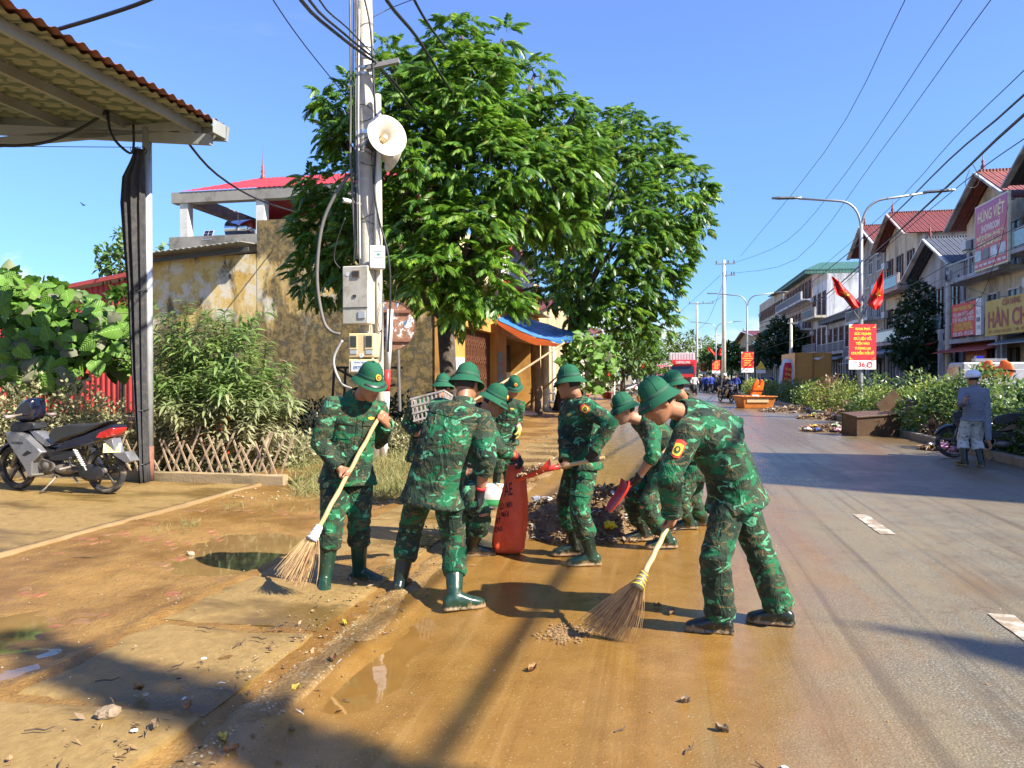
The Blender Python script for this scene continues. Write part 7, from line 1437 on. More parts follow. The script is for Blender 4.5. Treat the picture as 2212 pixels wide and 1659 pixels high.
# crate on the back of the person behind
CO = P(940, 905, 8.12); cr_ = thing('crate', 'grey slatted plastic crate held behind a back', 'crate', CO, 0); cr_.rotation_euler = (R(-14), R(-14), R(-12))
M_crate = mat('grey_plastic', (0.33, 0.29, 0.25), 0.5, dirt=(.2, .13, .07), da=.7, vs=14); W_, Dp, Hh_ = .38, .26, .25
for sy in (-1, 1):
 for i in range(9): b = MB(); b.box((-W_ / 2 + W_ * i / 8, sy * Dp / 2, Hh_ / 2), (.016, .008, Hh_)); b.build('slat', M_crate, cr_)
 for j in range(4): b = MB(); b.box((0, sy * (Dp / 2 + .006), Hh_ * j / 3), (W_ + .03, .010, .020)); b.build('rail', M_crate, cr_)
for sx in (-1, 1):
 for i in range(5): b = MB(); b.box((sx * W_ / 2, -Dp / 2 + Dp * (i + .5) / 5, Hh_ / 2), (.008, .014, Hh_)); b.build('slat', M_crate, cr_)
 for j in range(4): b = MB(); b.box((sx * (W_ / 2 + .006), 0, Hh_ * j / 3), (.010, Dp, .020)); b.build('rail', M_crate, cr_)
for i in range(9): b = MB(); b.box((-W_ / 2 + W_ * i / 8, 0, .006), (.02, Dp, .012)); b.build('base_slat', M_crate, cr_)
# litter in the foreground: stones, twigs, leaves, scraps
M_stone = [mat('stone_a', (0.32, 0.25, 0.17), 0.8, var=.3, vs=14, bump=.5, bs=60), mat('stone_b', (0.22, 0.16, 0.10), 0.8, var=.3, vs=14, bump=.5, bs=60)]
def gz(p):
 u, v = toUV(p); return (max(h_road(u, v), -.016) if u > -1.7 else (.075 if -3.0 < u < -1.95 else max(.022, h_pave(u, v) if u > -5.3 else h_pad(u, v))))
def atpx(px, py):
 p = G(px, py, .04); p.z = gz(p); return p
for i, (px, py, r) in enumerate(((412, 1196, .034), (238, 1562, .05), (315, 1520, .016))):
 b = MB(); b.ball((0, 0, 0), (r, r * .8, r * .6), 12, 8); p = atpx(px, py); o = b.build('stone', M_stone[i % 2], None, smooth=False, loc=p + Vector((0, 0, r * .35)), rz=i)
 for v in o.data.vertices: v.co *= 1 + .5 * nz(v.co.x / r + i * 7, v.co.y / r, v.co.z / r)
 tag(o, 'pale rough stone lying in the mud of the foreground pavement', 'stone', 'stones on the pavement')
M_twig = mat('dead_twig', (0.07, 0.045, 0.028), 0.8); M_dleaf = [mat('dead_leaf_a', (0.26, 0.13, 0.05), 0.7, var=.3, vs=30), mat('dead_leaf_b', (0.20, 0.14, 0.08), 0.7, var=.3, vs=30), mat('dead_leaf_y', (0.62, 0.45, 0.06), 0.6, var=.2, vs=30)]
for i, (px, py, L, a) in enumerate(((232, 1488, .09, .2), (445, 1372, .10, -.3), (520, 1405, .07, 1.2), (85, 1598, .10, .1), (385, 1455, .05, .8), (590, 1372, .06, .4), (185, 1208, .18, .1), (655, 1445, .05, 1.9), (560, 1395, .09, -.4), (1490, 1600, .08, .9), (1650, 1640, .07, 2.1), (1340, 1560, .05, .5))):
 p = atpx(px, py) + Vector((0, 0, .006)); d = Vector((math.cos(a), math.sin(a), 0)); b = MB(); k = Vector((-d.y, d.x, 0)) * L * .18
 L *= .6; k = k * .6; b.tube([-d * L, -d * L * .3 + k, d * L * .4 - k * .3, d * L + k * .5 + Vector((0, 0, .01))], [.003, .004, .0035, .002], 6)
 tag(b.build('twig', M_twig, None, loc=p), 'thin dark twig lying flat in the mud', 'twig', 'twigs on the ground')
def leafshape(L, W, curl, seed):
 b = MB(); b.grid(lambda i, j: ((j * 2 - 1) * W * math.sin(math.pi * min(1, i * .98 + .02)) ** .8, (i - .5) * L, .006 + curl * (abs(j * 2 - 1) ** 1.5 * (1 + nz(i * 4, seed, 1)) + .6 * (i - .5) ** 2) + .016 * nz(i * 5, j * 5, seed)), 8, 6); return b
for i, (px, py, L, mi, cl) in enumerate(((405, 1548, .07, 0, .02), (300, 1506, .05, 0, .02), (335, 1590, .06, 1, .02), (660, 1250, .06, 0, .02), (745, 1350, .05, 2, .02), (500, 1615, .06, 0, .02), (480, 1590, .06, 2, .02), (1150, 1430, .07, 0, .02), (1560, 1560, .06, 1, .02), (1450, 1315, .10, 1, .025), (1420, 1300, .05, 0, .02), (640, 1480, .07, 2, .01), (1480, 1500, .05, 1, .02), (720, 1420, .06, 0, .02))):
 o = leafshape(L, L * .30, cl, i).build('dead_leaf', M_dleaf[mi], None, smooth=True, loc=atpx(px, py), rz=i * 1.7); tag(o, ('yellow fallen leaf lying on the muddy pavement' if mi == 2 else 'curled brown dead leaf lying in the mud'), 'leaf', 'fallen leaves')
for i, (px, py) in enumerate(((440, 1440), (290, 1600), (1695, 1640))):
 o = crumple('paper_scrap', atpx(px, py) + Vector((0, 0, .008)), .014, mat('scrap_white', (0.62, 0.60, 0.58), 0.5, dirt=(.5, .12, .1), da=.6, vs=30), None, i, .25); tag(o, 'small crumpled white scrap of packaging on the ground', 'litter', 'scraps on the ground')
# fine crumbs of mud, gravel and leaf on the pavement and gutter
rd = random.Random(12); mbs = [MB(), MB()]
def crumb(n, u0, u1, v0, v1, smin, smax, thr=-.05):
 k = 0
 while k < n:
  u, v = rd.uniform(u0, u1), v0 + (v1 - v0) * rd.random() ** 1.4
  if nz(u * 1.8, v * 1.1, 31) < thr + rd.uniform(-.25, .25): continue
  k += 1; s_ = rd.uniform(smin, smax) * (1 if rd.random() > .1 else 1.8); p = UV(u, v); p.z = gz(p) + s_ * .2; mbs[0 if rd.random() < .6 else 1].ball(p, (s_, s_ * rd.uniform(.6, 1), s_ * rd.uniform(.4, .8)), 4, 2)
crumb(900, -2.1, -1.6, 1.4, 9, .002, .007); crumb(1100, -5.3, -3.0, 1.8, 9, .002, .007); crumb(300, -3, -2, 1.4, 8, .002, .006); crumb(600, -1.4, 4.5, 1.6, 9, .002, .006, .05); crumb(700, -5.3, -1.8, 8, 18, .006, .022)
tag(mbs[0].build('gravel', M_mudclod, None), 'mud crumbs scattered over the pavement and road', 'gravel', None, 'stuff'); tag(mbs[1].build('gravel', M_stone[0], None), 'pale grit scattered over the pavement and road', 'gravel', None, 'stuff')
rd = random.Random(77)
def on_kerb(r): p_ = UV(r.gauss(-1.95, .22), 1.7 + 5.5 * r.random() ** 1.5); return p_.x, p_.y, gz(p_) + .004
tag(litter(None, 420, on_kerb, 6, .006, .028), 'scraps of leaf and twig washed up along the kerb', 'debris')
# swept ridge of mud in front of the yellow-bound broom
b = MB(); rd = random.Random(5)
for k in range(420):
 a = rd.gauss(0, 1); c = G(1225 + a * 28, 1368 + rd.gauss(0, 9) - a * 2); s_ = rd.uniform(.004, .014); b.ball((c.x, c.y, gz(c) + s_ * .4), (s_, s_, s_ * .6), 5, 3)
tag(b.build('swept_mud', M_mudclod, None), 'ridge of mud crumbs pushed up by the broom', 'mud', None, 'stuff')
# ================================================================== median, lamps, banners
M_lamp = mat('grey_lamp_steel', (.30, .31, .32), .45, metal=.4, var=.1, vs=2); M_banred = mat('banner_red', (.66, .022, .030), .5, var=.04); M_banyel = mat('banner_yellow', (.85, .62, .06), .5, var=.03); M_banwh = mat('banner_white', (.78, .77, .74), .5, var=.03); M_flag = mat('flag_red', (.66, .018, .012), .6, var=.08, vs=3)
FU = (math.pi / 2, 0, -math.pi / 2); FC = (math.pi / 2, 0, 0)
def lamp(label, px, D, h):
 p = gr(P(px, 900, D)); root = thing('street_lamp', label, 'street lamp', p, RZ, 'double street lamps on the median'); b = MB(); b.tube([(0, 0, 0), (0, 0, .6), (0, 0, h * .55), (0, 0, h - .9)], [.12, .10, .08, .06], 12); b.build('pole', M_lamp, root, smooth=True); b = MB(); b.tube([(0, 0, 0), (0, 0, .12)], .2, 12); b.build('base', M_lamp, root)
 for s in (-1, 1):
  b = MB(); pts = [Vector((0, 0, h - 1.0))] + bez(Vector((s * .02, 0, h - .9)), Vector((s * .12, 0, h - .12)), Vector((s * .75, 0, h - .05)), 8) + [Vector((s * 2.1, 0, h + .10))]; b.tube(pts, .04, 8); a = b.build('arm', M_lamp, root, smooth=True)
  b = MB(); b.rings([[(s * (2.0 + t), w * y, h + .10 + .03 * t + z) for y, z in ((-1, 0), (1, 0), (.7, .06), (-.7, .06))] for t, w in ((0, .06), (.25, .14), (.75, .15), (1.0, .05))]); b.build('lamp_head', mat('lamp_head_dark', (.09, .10, .11), .4), a)
 return root
LD = ((1858, 26, 'tall double-armed street lamp with two flags and a red banner'), (1613, 57, 'second double-armed street lamp carrying a red banner'), (1546, 88, 'third double-armed street lamp further down the median'), (1515, 120, 'distant double street lamp left of the far utility pole'), (1495, 155, 'farthest double street lamp near the bamboo'))
for px, D, lb in LD: lamp(lb, px, D, 7.75)
def banner(label, px, D, full=True, w=.95, h=1.58, zb=None):
 c = P(px, 797, 26) if zb is None else None; z0 = 1.55 + (810 - 798) * 26 / F; p = gr(P(px, 900, D)); root = thing('banner', label, 'banner', (p.x, p.y - .14, z0), 0, 'red slogan banners on lamp posts'); b = MB(); b.box((0, 0, h / 2), (w, .03, h)); b.build('panel', M_banwh, root); b = MB(); zr_ = h * .205
 ow = w / 2; cc = .13; b.prism([(-ow, -.019, zr_), (ow, -.019, zr_), (ow, -.019, h - cc * .2), (ow - cc * .2, -.019, h), (-ow + cc, -.019, h), (-ow, -.019, h - cc)], (0, .003, 0)); b.build('red_field', M_banred, root)
 lines = ['KHAI PHÁ', 'SỨC MẠNH', 'DỮ LIỆU SỐ,', 'TIẾN VÀO', 'TƯƠNG LAI', 'CHUYỂN ĐỔI SỐ'] if full else ['ĐẢNG BỘ', 'QUYẾT TÂM', 'XÂY DỰNG ĐÔ THỊ', 'VĂN MINH', 'GIÀU ĐẸP', 'HẠNH PHÚC']
 ws = (.52, .58, .62, .48, .56, .80) if full else (.45, .55, .8, .55, .5, .55)
 for i, (tx, w_) in enumerate(zip(lines, ws)): lettering(root, tx, .118, M_banyel, (0, -.0225, h * .895 - i * h * .108), FC, bold=.005, width=w_ * w / .95)
 if full:
  lettering(root, 'TV', .11, M_banred, (-.26, -.0185, .235), FC, bold=.001); lettering(root, '36', .235, M_banred, (-.03, -.0185, .16), FC, bold=.007); b = MB(); b.rings([[(.245 + r_ * math.cos(a), y_, .16 + r_ * math.sin(a)) for r_, y_ in ((.105, -.0185), (.065, -.0185), (.065, -.0165), (.105, -.0165))] for a in [2 * math.pi * k / 28 for k in range(29)]], caps=False); b.build('ring_mark', M_banred, root); b = MB(); b.prism([(.232, -.0185, .14), (.232, -.0185, .18), (.265, -.0185, .16)], (0, .002, 0)); b.build('play_mark', M_banred, root)
 else: lettering(root, 'TV360', .12, M_banred, (-.1, -.0185, .16), FC, bold=.002)
 for s in (-1, 1):
  for zz in (zr_ + .03, h - .12): b = MB(); b.prism([(s * ow * .94, -.0215, zz), (s * ow * .66, -.0215, zz), (s * ow * .88, -.0215, zz + .03), (s * ow * .94, -.0215, zz + .10)], (0, .002, 0)); b.build('corner_ornament', M_banyel, root)
 b = MB(); b.bar((0, .02, h * .9), (0, .16, h * .9), .05, .05); b.build('bracket', M_lamp, root); return root
banner('large red banner with yellow slogan on the nearest street lamp', 1858, 26); banner('red slogan banner on the second street lamp', 1613, 57, False); banner('small red banner on the third street lamp', 1546, 88, False); banner('tiny red banner beside the far red truck', 1519, 110, False)
def flag(label, a, c, rows, D):
 O = gr(a); root = thing('flag', label, 'flag', O, 0, 'red flags with a yellow star on street lamps'); b = MB(); b.tube([a - O, c - O], .018, 6); b.build('staff', M_gcable, root); n = 4 * (len(rows) - 1)
 def f(i, j):
  k = min(len(rows) - 2, int(j * (len(rows) - 1))); t = j * (len(rows) - 1) - k; q = [[rows[k][e][m] * (1 - t) + rows[k + 1][e][m] * t for m in (0, 1)] for e in (0, 1)]
  return P(q[0][0] * (1 - i) + q[1][0] * i, q[0][1] * (1 - i) + q[1][1] * i, D - .10 * math.sin(i * 8 + j * 5) - .05 * math.sin(j * 17)) - O
 b = MB(); b.grid(f, 12, n); b.build('cloth', M_flag, root, smooth=True); b = MB(); st = [f(.52 + .26 * (1 if k % 2 == 0 else .4) * math.sin(k * math.pi / 5), .52 + .15 * (1 if k % 2 == 0 else .4) * math.cos(k * math.pi / 5)) + Vector((0, -.05, 0)) for k in range(10)]; b.add([f(.52, .52) + Vector((0, -.05, 0))] + st, [(0, 1 + k, 1 + (k + 1) % 10) for k in range(10)]); b.build('star', M_banyel, root)
FL = [((1796, 597), (1798, 597)), ((1802, 620), (1811, 606)), ((1806, 636), (1825, 621)), ((1822, 644), (1842, 638)), ((1840, 667), (1853, 651)), ((1848, 668), (1861, 659))]; FR = [((1905, 584), (1907, 584)), ((1897, 600), (1908, 604)), ((1888, 618), (1909, 626)), ((1880, 638), (1908, 644)), ((1872, 656), (1904, 658)), ((1887, 669), (1897, 668))]
flag('red flag leaning left from the nearest street lamp', P(1856, 690, 25.85), P(1797, 600, 25.85), FL, 25.8); flag('red flag leaning right from the nearest street lamp', P(1861, 690, 25.85), P(1907, 585, 25.85), FR, 25.8)
sc_ = lambda Rw_, cx0, cy0, cx1, cy1, k: [tuple((cx1 + (x - cx0) * k, cy1 + (y - cy0) * k) for x, y in r_) for r_ in Rw_]
flag('small red flag leaning left on the third street lamp', P(1546, 775, 87.5), P(1530, 748, 87.5), sc_(FL, 1857, 690, 1546, 775, .28), 87.4); flag('small red flag leaning right on the third street lamp', P(1548, 775, 87.5), P(1561, 746, 87.5), sc_(FR, 1861, 690, 1548, 775, .28), 87.4)
# ---- hedge shrubs on the median
M_h1 = leafmat('hedge_yellow_green', (0.13, 0.20, 0.03), (0.30, 0.34, 0.07), (0.05, 0.09, 0.02), rough=.45, trans=.3); M_h2 = leafmat('hedge_glossy', (0.05, 0.11, 0.02), (0.17, 0.25, 0.06), (0.26, 0.27, 0.12), rough=.33, trans=.25); M_h3 = leafmat('hedge_dusty_red', (0.24, 0.13, 0.08), (0.30, 0.22, 0.12), (0.10, 0.13, 0.04), rough=.6, trans=.2)
GH = 'hedge shrubs along the median'; rd = random.Random(21); k = 0
hl = ['near hedge shrub behind the parked scooter at the right edge', 'glossy hedge shrub right of the person with the white helmet', 'hedge shrub hidden behind the person with the white helmet', 'large-leaved pale hedge shrub left of the person with the white helmet', 'hedge shrub behind the broken wooden box', 'tall hedge shrub with white-edged leaf tips', 'clipped hedge shrub beside the nearest street lamp', 'round hedge shrub left of the nearest street lamp', 'hedge shrub behind the longest rubbish pile', 'brown-tinged hedge shrub by the far rubbish pile', 'small round hedge shrub near the orange tub', 'dark hedge shrub behind the orange tub', 'far hedge shrub on the median', 'farther hedge shrub on the median']
v = 13.4
while v < 62:
 tall = 1.0 + (.22 if k in (0, 1, 3, 5) else 0) + rd.uniform(-.08, .08); m_ = (M_h2, M_h2, M_h2, M_h2, M_h1, M_h2, M_h1, M_h1, M_h1, M_h3, M_h1, M_h2)[k % 12]; near = v < 30
 tm_ = lance_leaf(.145, .030, .5, 2) if (m_ is M_h2 and near) else None
 lb = hl[k] if k < 13 else 'distant hedge shrub on the median beyond the orange tub'
 shrub('hedge_shrub', lb, UV(7.0 + rd.uniform(-.1, .1), v, .12), .84, 1.25, tall * 1.08, (5200 if tm_ else 6500) if near else 2400, .085 if near else .13, m_, 200 + k, GH, 'hedge', lobes=9, tmpl=tm_)
 v += 2.15 if v < 40 else 3.0; k += 1
shrub('hedge_shrub', 'low brown dying shrub under the hedge near the wooden box', UV(6.5, 19.5, .1), .45, .6, .5, 700, .09, M_h3, 300, GH, 'hedge'); shrub('hedge_shrub', 'low red-leaved shrub at the hedge foot near the street lamp', UV(6.45, 27.5, .1), .4, .7, .5, 700, .09, M_h3, 301, GH, 'hedge')
# ---- houses on the right
def stainmat(name, c, d=(.10, .095, .085), amt=.7):
 t = NT(name); v_ = t.coord('Object'); st = t.coord('Object', scale=(1, 1, .22)); base = t.mix(t.lin(t.noise(v_, .8, 5), .35, .65), tuple(a * .88 for a in c), tuple(min(1, a * 1.08) for a in c)); base = t.mix(t.ss(t.noise(st, .9, 7, .70), .44, .66, 0, amt), base, d); return t.set(base, .8, normal=t.bump(t.noise(v_, 9, 4), .2, .02))
M_wall = {k: stainmat('render_' + k, c) for k, c in dict(cream=(.56, .49, .37), grey=(.34, .33, .31), white=(.62, .63, .64), beige=(.54, .47, .36), pink=(.46, .33, .29), bluegrey=(.36, .38, .42), ochre=(.50, .38, .2)).items()}
def tilemat(name, c):
 t = NT(name); v_ = t.coord('Object'); w = t.wave(v_, 1.9, 0, 'X', 0); w2 = t.wave(v_, 1.6, 0, 'Y', 0); col = t.mix(t.lin(t.noise(v_, 2.5, 6, .7), .3, .7), tuple(a * .6 for a in c), tuple(a * 1.2 for a in c)); return t.set(col, .6, normal=t.bump(w, .5, .08))
M_tile = {k: tilemat('tiles_' + k, c) for k, c in dict(red=(.14, .022, .015), blue=(.055, .065, .085), dark=(.05, .055, .065), green=(.04, .13, .10), brick=(.20, .05, .035)).items()}
M_frame = mat('window_frame_white', (.50, .50, .48), .5); M_wframe = mat('wood_frame', (.14, .06, .035), .5); M_pane = mat('window_glass', (.05, .07, .09), .08, var=.5, vs=.6); M_shut = mat('roller_shutter', (.10, .10, .11), .5, var=.2, vs=2); M_rail = mat('railing_steel', (.30, .31, .32), .4); M_glassrail = mat('glass_rail', (.25, .38, .40), .1)
RH = Matrix.Rotation(0, 3, 'Z')
def house(label, v0, v1, eave, ridge, wall, roof='gable', rc='red', floors=3, dep=14, u0=18, trim='white', balc=(1, 2), side=None, win=M_wframe, setb=0.0, shop=True, flatz=.0):
 root = thing('house', label, 'house', UV(u0, v0, 0), RZ, 'row of houses on the right'); W_ = v1 - v0; wm = M_wall[wall]; sm = M_wall[side or wall]; tm_ = M_wall[trim]; fh = eave / floors
 b = MB(); b.box((.15, W_ / 2, eave / 2), (.30, W_ - .02, eave)); b.build('front_wall', wm, root); b = MB(); b.box((dep / 2 + .15, .15, eave / 2 - .01), (dep - .32, .30, eave - .02)); b.build('side_wall', sm, root); b = MB(); b.box((dep / 2 + .15, W_ - .15, eave / 2 - .01), (dep - .32, .30, eave - .02)); b.build('side_wall', sm, root); b = MB(); b.box((dep - .15, W_ / 2, eave / 2 - .02), (.3, W_ - .66, eave - .04)); b.build('rear_wall', sm, root); b = MB(); b.box((dep / 2, W_ / 2, eave - .05), (dep - .4, W_ - .4, .2)); b.build('ceiling_slab', sm, root)
 if roof == 'gable':
  ov = .55
  for s in (0, 1):
   b = MB(); y0, y1 = (-ov, W_ / 2) if s == 0 else (W_ + ov, W_ / 2); z0 = eave - ov * (ridge - eave) / (W_ / 2); n = int(dep / .3)
   rr = []
   for t in np.linspace(0, 1, 7): rr.append([(-.9 + (dep + 1.2) * q / (n * 2), y0 + (y1 - y0) * t, z0 + (ridge - z0) * t + .12 + .035 * math.sin(q * math.pi / 1.0 + .3) + .03 * (1 - (t * 6) % 1)) for q in range(n * 2 + 1)])
   b.rings(rr, caps=False, closed=False); o = b.build('roof', M_tile[rc], root, smooth=False); o.modifiers.new('s', 'SOLIDIFY').thickness = .08
  b = MB(); b.prism([(.02, .02, eave), (.02, W_ - .02, eave), (.02, W_ / 2, ridge - .05)], (.25, 0, 0)); b.build('gable', wm, root); b = MB(); b.prism([(dep - .3, .02, eave), (dep - .3, W_ - .02, eave), (dep - .3, W_ / 2, ridge - .05)], (.25, 0, 0)); b.build('gable', wm, root)
  for s in (0, 1):
   b = MB(); y0 = -ov if s == 0 else W_ + ov; z0 = eave - ov * (ridge - eave) / (W_ / 2); b.bar((-.95, y0, z0 + .02), (-.95, W_ / 2, ridge + .04), .12, .30, up=Vector((1, 0, 0))); b.build('barge_board', tm_, root)
  b = MB(); b.lathe([(.001, 1.1), (.03, .7), (.09, .6), (.05, .45), (.13, .3), (.06, .15), (.12, 0)], 10, Matrix.Translation((-.6, W_ / 2, ridge + .1))); b.build('finial', _M['finial_maroon'], root, smooth=True)
  b = MB(); b.bar((-.8, W_ / 2, ridge + .16), (dep, W_ / 2, ridge + .16), .22, .14); b.build('ridge_cap', M_tile[rc], root)
 elif roof == 'hip':
  b = MB(); q = [(-1.0, -.7, eave), (dep + .7, -.7, eave), (dep + .7, W_ + .7, eave), (-1.0, W_ + .7, eave), (3.0, W_ / 2, ridge), (dep - 3, W_ / 2, ridge)]; b.add(q, [(0, 1, 5, 4), (1, 2, 5), (2, 3, 4, 5), (3, 0, 4)]); o = b.build('roof', M_tile[rc], root); o.modifiers.new('s', 'SOLIDIFY').thickness = .12; b = MB(); b.box((dep / 2 - .1, W_ / 2, eave - .26), (dep + 1.6, W_ + 1.3, .5)); b.build('fascia', M_tile[rc], root)
 else:
  b = MB(); b.box((.12, W_ / 2, eave + .35), (.22, W_ - .03, .7)); b.build('parapet', tm_, root); b = MB(); b.box((dep / 2, .12, eave + .33), (dep - .3, .22, .66)); b.build('parapet', sm, root)
 for fl in range(floors):
  z0 = fl * fh
  if fl == 0:
   if shop:
    b = MB(); b.box((-.03, W_ / 2, fh * .44), (.10, W_ * .82, fh * .80)); s_ = b.build('opening_shade_panel', M_dark, root)  # dark slab on the wall, shade of an open shopfront put into its colour
    for i in range(9): b = MB(); b.box((-.10, W_ * .14 + W_ * .72 * i / 8, fh * .44), (.03, W_ * .05, fh * .78)); b.build('shutter_panel', M_shut, s_)
    b = MB(); b.prism([(-.02, .1, fh * .97), (-.02, W_ - .1, fh * .97), (-1.9, W_ - .1, fh * .80), (-1.9, .1, fh * .80)], (0, 0, .05)); b.build('awning', (mat('awning_red', (.36, .06, .04), .6) if int(v0) % 2 else mat('awning_grey', (.16, .19, .21), .5)), root)
   continue
  has = fl in balc
  n = max(2, int(W_ / 2.2))
  for i in range(n):
   y = W_ * (i + .5) / n; ww = W_ / n * .52; hh = fh * (.68 if has else .48); zc = z0 + (hh / 2 + .12 if has else fh * .52)
   b = MB()
   for a, c in (((0, ww / 2), (.12, .08)), ((0, -ww / 2), (.12, .08))): b.box((-.04, y + a[1], zc), (.14, .09, hh))
   b.box((-.04, y, zc + hh / 2), (.14, ww + .09, .09)); b.box((-.04, y, zc - hh / 2), (.14, ww + .09, .09)); b.box((-.045, y, zc), (.10, .06, hh - .1)); b.box((-.042, y, zc + hh * .2), (.09, ww - .1, .05)); w_ = b.build('window', win, root)
   b = MB(); b.box((-.012, y, zc), (.03, ww - .02, hh - .04)); b.build('pane', M_pane, w_)
  if has:
   b = MB(); b.box((-.65, W_ / 2, z0 - .02), (1.28, W_ - .05, .26)); bl = b.build('balcony', tm_, root); b = MB(); b.box((-1.24, W_ / 2, z0 + 1.0), (.06, W_ - .1, .07)); b.build('handrail', M_rail, bl)
   if int(v0) % 3 == 1: b = MB(); b.box((-1.24, W_ / 2, z0 + .55), (.03, W_ - .2, .75)); b.build('glass_panel', M_glassrail, bl)
   else:
    bb = MB(); bb.box((0, 0, .5), (.035, .035, .86)); bme = bb.mesh('baluster'); bme.materials.append(M_rail)
    for i in range(int(W_ / .28)): obj('baluster', bme, bl, (-1.24, .15 + i * .28, z0 + .08))
   for y in (.2, W_ - .2): b = MB(); b.box((-1.2, y, z0 - fh * .5 + .1), (.22, .22, fh * .98)) if fl == 1 else b.box((-1.2, y, z0 + .55), (.2, .2, 1.0)); b.build('pier', tm_, root)
  b = MB(); b.box((-.05, W_ / 2, z0 - .16), (.10, W_ - .04, .10)); b.build('string_course', tm_, root)
  for yy, xx in ((W_ * .93, -.22), (-.22, 2.5 + fl)): b = MB(); b.box((xx, yy, z0 + fh * .62), (.34, .75, .52) if yy > 0 else (.75, .34, .52)); b.build('air_conditioner', M_wbox, root, bevel=.02)
 return root
house('tall narrow grey house just outside the right edge of the view', -3.4, 1.6, 10.6, 14.6, 'grey', 'gable', 'dark', floors=3, balc=(1,)); house('tall cream house next to the right edge of the view', 5.0, 9.6, 15.5, 15.5, 'cream', 'flat', floors=4, balc=(1, 2)); house('low house beyond the blue awning on the left side', 36.5, 60, 4.6, 6.4, 'ochre', 'gable', 'red', 1, u0=-20.6, balc=(), shop=False); house('second low house on the left side behind the trees', 61, 95, 4.6, 6.2, 'cream', 'gable', 'brick', 1, u0=-20.6, balc=(), shop=False); house('low cream house outside the right edge of the view', 10, 33.5, 5.2, 5.2, 'beige', 'flat', floors=1, balc=())
house('house with dark eaves cut by the right edge of the frame', 34.2, 41.4, 11.4, 13.4, 'cream', 'gable', 'dark', 3, trim='bluegrey'); house('grey-cream three-storey house carrying the big showroom sign', 41.6, 49.2, 10.6, 12.7, 'cream', 'gable', 'brick', 3, trim='bluegrey', side='bluegrey', win=M_frame)
house('house with dark blue tiled gable roof behind the pole', 49.6, 57.6, 8.5, 10.5, 'bluegrey', 'gable', 'blue', 2, trim='white', balc=(1,)); house('house with red tiled gable roof and glass balcony', 58.0, 65.6, 11.9, 13.9, 'cream', 'gable', 'red', 3, trim='pink', side='white'); house('grey concrete house with bright red roof', 66.0, 73.6, 12.6, 14.5, 'grey', 'gable', 'red', 4, trim='white', win=M_frame)
house('small house with dark pyramid roof between taller houses', 74.2, 87.0, 7.6, 9.3, 'bluegrey', 'hip', 'dark', 2, trim='grey', balc=(1,)); house('plain white-walled house with stacked balconies', 87.6, 95.5, 12.2, 12.2, 'white', 'flat', floors=3, trim='cream', side='white'); house('ornate house with green metal roof', 96, 117, 14.4, 16.8, 'pink', 'hip', 'green', 4, trim='white', balc=(2, 3)); house('far beige house with a metal lean-to on top', 118, 146, 14.0, 14.0, 'beige', 'flat', floors=4, trim='beige', balc=(1, 2)); house('farthest ochre house at the end of the row', 147, 190, 9, 11, 'ochre', 'gable', 'red', 2)
b = MB(); b.prism([(-1, .3, 14.3), (6, .3, 15.6), (6, 9, 15.6), (-1, 9, 14.3)], (0, 0, .12)); o = b.build('lean_to_roof', M_shut, bpy.data.objects['house'] if False else None, loc=UV(18, 118, 0), rz=RZ); hh_ = [q for q in bpy.data.objects if q.get('label', '').startswith('far beige house')][0]; o.parent = hh_; o.location = (0, 0, 0); o.rotation_euler = (0, 0, 0)
# ---- signs on the houses
def board_at(name, label, pxl, pxr, ytl, ybl, u, m_):
 Dl, Dr = VPU(pxl, u), VPU(pxr, u); vl, vr = toUV(P(pxl, 800, Dl))[1], toUV(P(pxr, 800, Dr))[1]; zt2, zb2 = P(pxl, ytl, Dl).z, P(pxl, ybl, Dl).z; root = thing(name, label, 'sign', UV(u, (vl + vr) / 2, zb2), RZ); W_, H_ = abs(vl - vr), zt2 - zb2; b_ = MB(); b_.box((.06, 0, H_ / 2), (.12, W_, H_)); b_.build('panel', m_, root); return root, W_, H_
r_, W_, H_ = board_at('shop_sign', 'big red showroom billboard high on the right-hand house', 2103, 2175, 449, 589, 16.6, mat('sign_cream_edge', (.62, .60, .45), .5)); b = MB(); b.box((-.01, 0, H_ / 2), (.02, W_ * .95, H_ * .95))
def gradred():
 t = NT('showroom_red'); v_ = t.coord('Object'); x = t.xyz(v_); return t.set(t.mix(t.ss(x[2], 1.2, 3.8), (.50, .045, .05), (.40, .07, .22)), .4)
b.build('red_field', gradred(), r_); M_cre = mat('cream_letters', (.78, .74, .40), .5)
for tx, sz, z_, w_, m_ in (('HÙNG VIỆT', .8, .79, .80, M_cre), ('SHOWROOM', .5, .60, .55, M_banwh), ('THIẾT BỊ VỆ SINH - PHÒNG TẮM', .3, .475, .86, M_cre), ('THIẾT BỊ NHÀ BẾP CAO CẤP', .3, .375, .76, M_cre)): lettering(r_, tx, sz, m_, (-.025, 0, H_ * z_), FU, bold=.012, width=W_ * w_, shear=.1)
for i, cc in enumerate(((.35, .48, .5), (.10, .11, .13), (.5, .55, .6), (.42, .45, .5))): b = MB(); b.box((-.027, W_ * (.36 - .24 * i), H_ * .22), (.012, W_ * .19, H_ * .17)); b.build('product_picture', mat('picture_%d' % i, cc, .4, var=.6, vs=2.5), r_)
for i in range(7): b = MB(); b.box((-.027, W_ * (.41 - .137 * i), H_ * .075), (.012, W_ * .10, H_ * .035)); b.build('logo', mat('logo_pale', (.55, .58, .64), .5), r_)
r_, W_, H_ = board_at('shop_sign', 'faded yellow shopfront sign with dark red letters at the right edge', 2127, 2260, 652, 727, 16.2, mat('sign_mustard', (.50, .33, .03), .5, var=.12, vs=.8)); M_dred = mat('dark_red_letters', (.30, .02, .02), .5)
